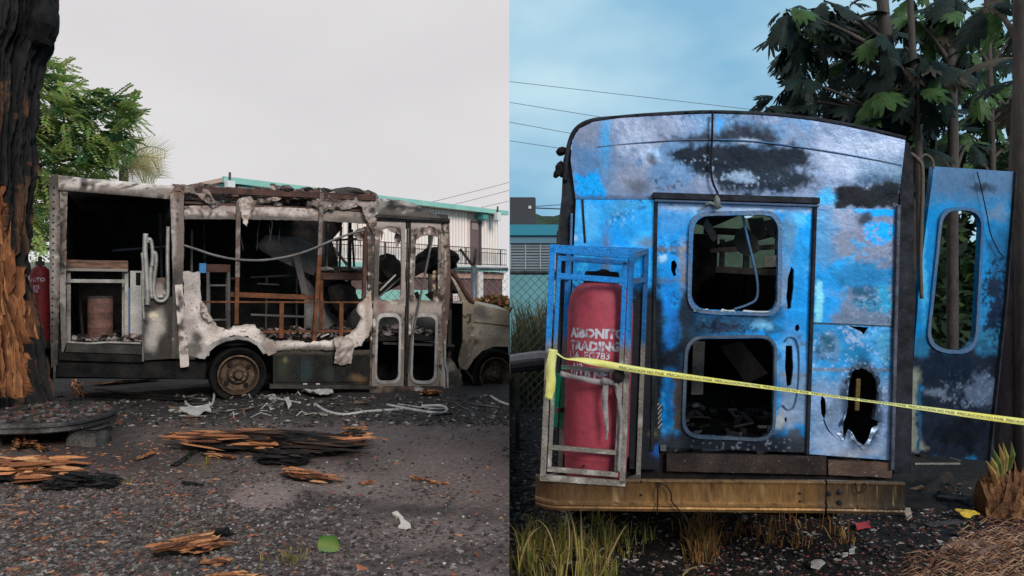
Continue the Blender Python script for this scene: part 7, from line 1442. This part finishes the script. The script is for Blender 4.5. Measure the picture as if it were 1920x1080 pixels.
# dry straw and roots on the right
b = MB(); rn = random.Random(19)
for i in range(1700):
    x = rn.uniform(1640, 1960); y = rn.uniform(960, 1120)
    if y < 1110 - (x - 1640) * .55 + rn.gauss(0, 18): continue
    g = gp_right(x, y); a = rn.uniform(-.9, .5); L_ = rn.uniform(.05, .22); d = Vector((math.cos(a), math.sin(a) * .8, 0)) * L_; c = rn.choice([(.30, .16, .09), (.22, .10, .06), (.14, .07, .05), (.38, .24, .15), (.07, .045, .04)])
    b.tube([g + Vector((0, 0, .004)), g + d * .5 + Vector((0, 0, .02 + .03 * rn.random())), g + d + Vector((0, 0, .006))], [.003, .0045, .002], 3, cap=False, col=c)
o = b.build('dry_straw', M_grav); tag(o, 'reddish dry straw and fallen needles at the lower right', 'straw', kind='stuff')
for i, (x0, y0, x1, y1) in enumerate([(1800, 1085, 1930, 1015), (1840, 1100, 1940, 1040), (1760, 1050, 1850, 1035)]):
    a, e = gp_right(x0, y0), gp_right(x1, y1); pp = spline([a, a.lerp(e, .35) + Vector((0, .03, .03)), a.lerp(e, .7) + Vector((0, -.02, .02)), e], 6); o = MB().tube(pp, list(np.linspace(.018, .035, len(pp))), 8).build('surface_root', mat('root_bark', (.20, .12, .09), .85, col2=(.10, .06, .05), scale=8, fine=.4, bump=.7), None, True, loc=tuple(a)); tag(o, ['longest gnarled root running to the right edge, lower right', 'root nearest the bottom right corner', 'thin root branching left of the grey trunk'][i], 'root')
def gwood(x0, y0, x1, y1, r, col, label, name='charred_plank', cat='plank', h0=0, h1=0, sq=.5):
    a, e = gp_right(x0, y0) + Vector((0, 0, r * .5 + h0)), gp_right(x1, y1) + Vector((0, 0, r * .5 + h1)); n = 14; t = (e - a).normalized(); s_ = t.cross(Vector((0, 0, 1))).normalized(); u_ = s_.cross(t); V = []; C = []
    for i in range(n + 1):
        o = a.lerp(e, i / n)
        for k in range(10):
            an_ = k / 10 * 6.283; rr = r * (1 + .25 * float(fbm(np.array(i * .6), np.array(k * .9), int(x0), 3))) / max(abs(math.cos(an_)), abs(math.sin(an_))) ** .7; V.append(o + s_ * math.cos(an_) * rr + u_ * math.sin(an_) * rr * sq); f = rn.uniform(.6, 1.3); C.append(tuple(c * f for c in col))
    o = MB().add(V, [(i * 10 + k, i * 10 + (k + 1) % 10, (i + 1) * 10 + (k + 1) % 10, (i + 1) * 10 + k) for i in range(n) for k in range(10)] + [tuple(range(10))[::-1], tuple(n * 10 + k for k in range(10))], C).build(name, M_wood, None, loc=tuple(a)); return tag(o, label, cat)
gwood(1712, 962, 1775, 905, .05, (.03, .024, .02), 'thick charred plank leaning up beside the bumper end', h1=.05)
gwood(1760, 935, 1815, 948, .05, (.05, .055, .065), 'grey charred wood block right of the leaning plank', 'charred_block', 'wood')
gwood(1700, 922, 1730, 915, .025, (.30, .17, .09), 'small tan splinter behind the bumper end', 'wood_splinter', 'wood')
gwood(1715, 870, 1800, 872, .010, (.25, .24, .22), 'thin pale batten under the loose door', 'batten', 'batten', sq=1); gwood(1735, 846, 1800, 866, .008, (.18, .18, .18), 'thin grey rod under the loose door, slanting', 'rod', 'rod', sq=1)
gwood(1736, 996, 1800, 988, .03, (.06, .055, .06), 'dark flat plank below the leaning plank', sq=.3)
def gflake(pts, label, cat, m, name, seed, amp=.02):
    g = [gp_right(x, y) for x, y in pts]; fr = Frame(Vector((0, 0, 0)), Vector((1, 0, 0)), Vector((0, 1, 0)), Vector((0, 0, -1))); b = MB().sheet(fr, [(p.x, p.y) for p in g], w=0, t=.008, res=.03, jag=.006, raw=True, seed=seed)
    b.V = [(x, y, z + float(side_z(np.array([x]), np.array([y]))[0]) + .012 + amp * (1 + float(fbm(np.array(x * 9), np.array(y * 9), seed, 3)))) for x, y, z in b.V]; return tag(b.build(name, m, None, loc=tuple(g[0])), label, cat)
gflake([(1520, 1062), (1540, 1055), (1548, 1064), (1535, 1072), (1520, 1070)], 'larger white scrap on the black ground near the bottom', 'scrap', M_alw, 'white_scrap', 3)
gflake([(1580, 1046), (1590, 1044), (1590, 1052), (1580, 1053)], 'small white scrap right of the larger one', 'scrap', M_alw, 'white_scrap', 4); gflake([(1592, 1036), (1602, 1034), (1602, 1043), (1593, 1044)], 'smallest white scrap, beyond the other two', 'scrap', M_alw, 'white_scrap', 5)
gflake([(1662, 968), (1705, 966), (1710, 985), (1702, 988), (1696, 976)], 'pale folded sheet under the right end of the bumper', 'scrap', mat('pale_card', (.50, .42, .36), .8, fine=.25), 'pale_scrap', 6, .03)
gflake([(1790, 975), (1815, 970), (1838, 975), (1830, 984), (1806, 988)], 'yellow dry leaf on the ground left of the grey trunk', 'leaf', mat('yellow_leaf', (.62, .42, .05), .6, fine=.2), 'yellow_leaf', 7, .04)
gflake([(1602, 988), (1630, 984), (1632, 994), (1606, 998)], 'red crumpled foil below the bumper', 'scrap', mat('red_foil', (.40, .04, .05), .5, fine=.2), 'red_scrap', 8, .02)
gflake([(1056, 994), (1062, 980), (1066, 982), (1060, 996)], 'white paper scrap standing in the grass', 'scrap', M_alw, 'paper_scrap', 9, .03)
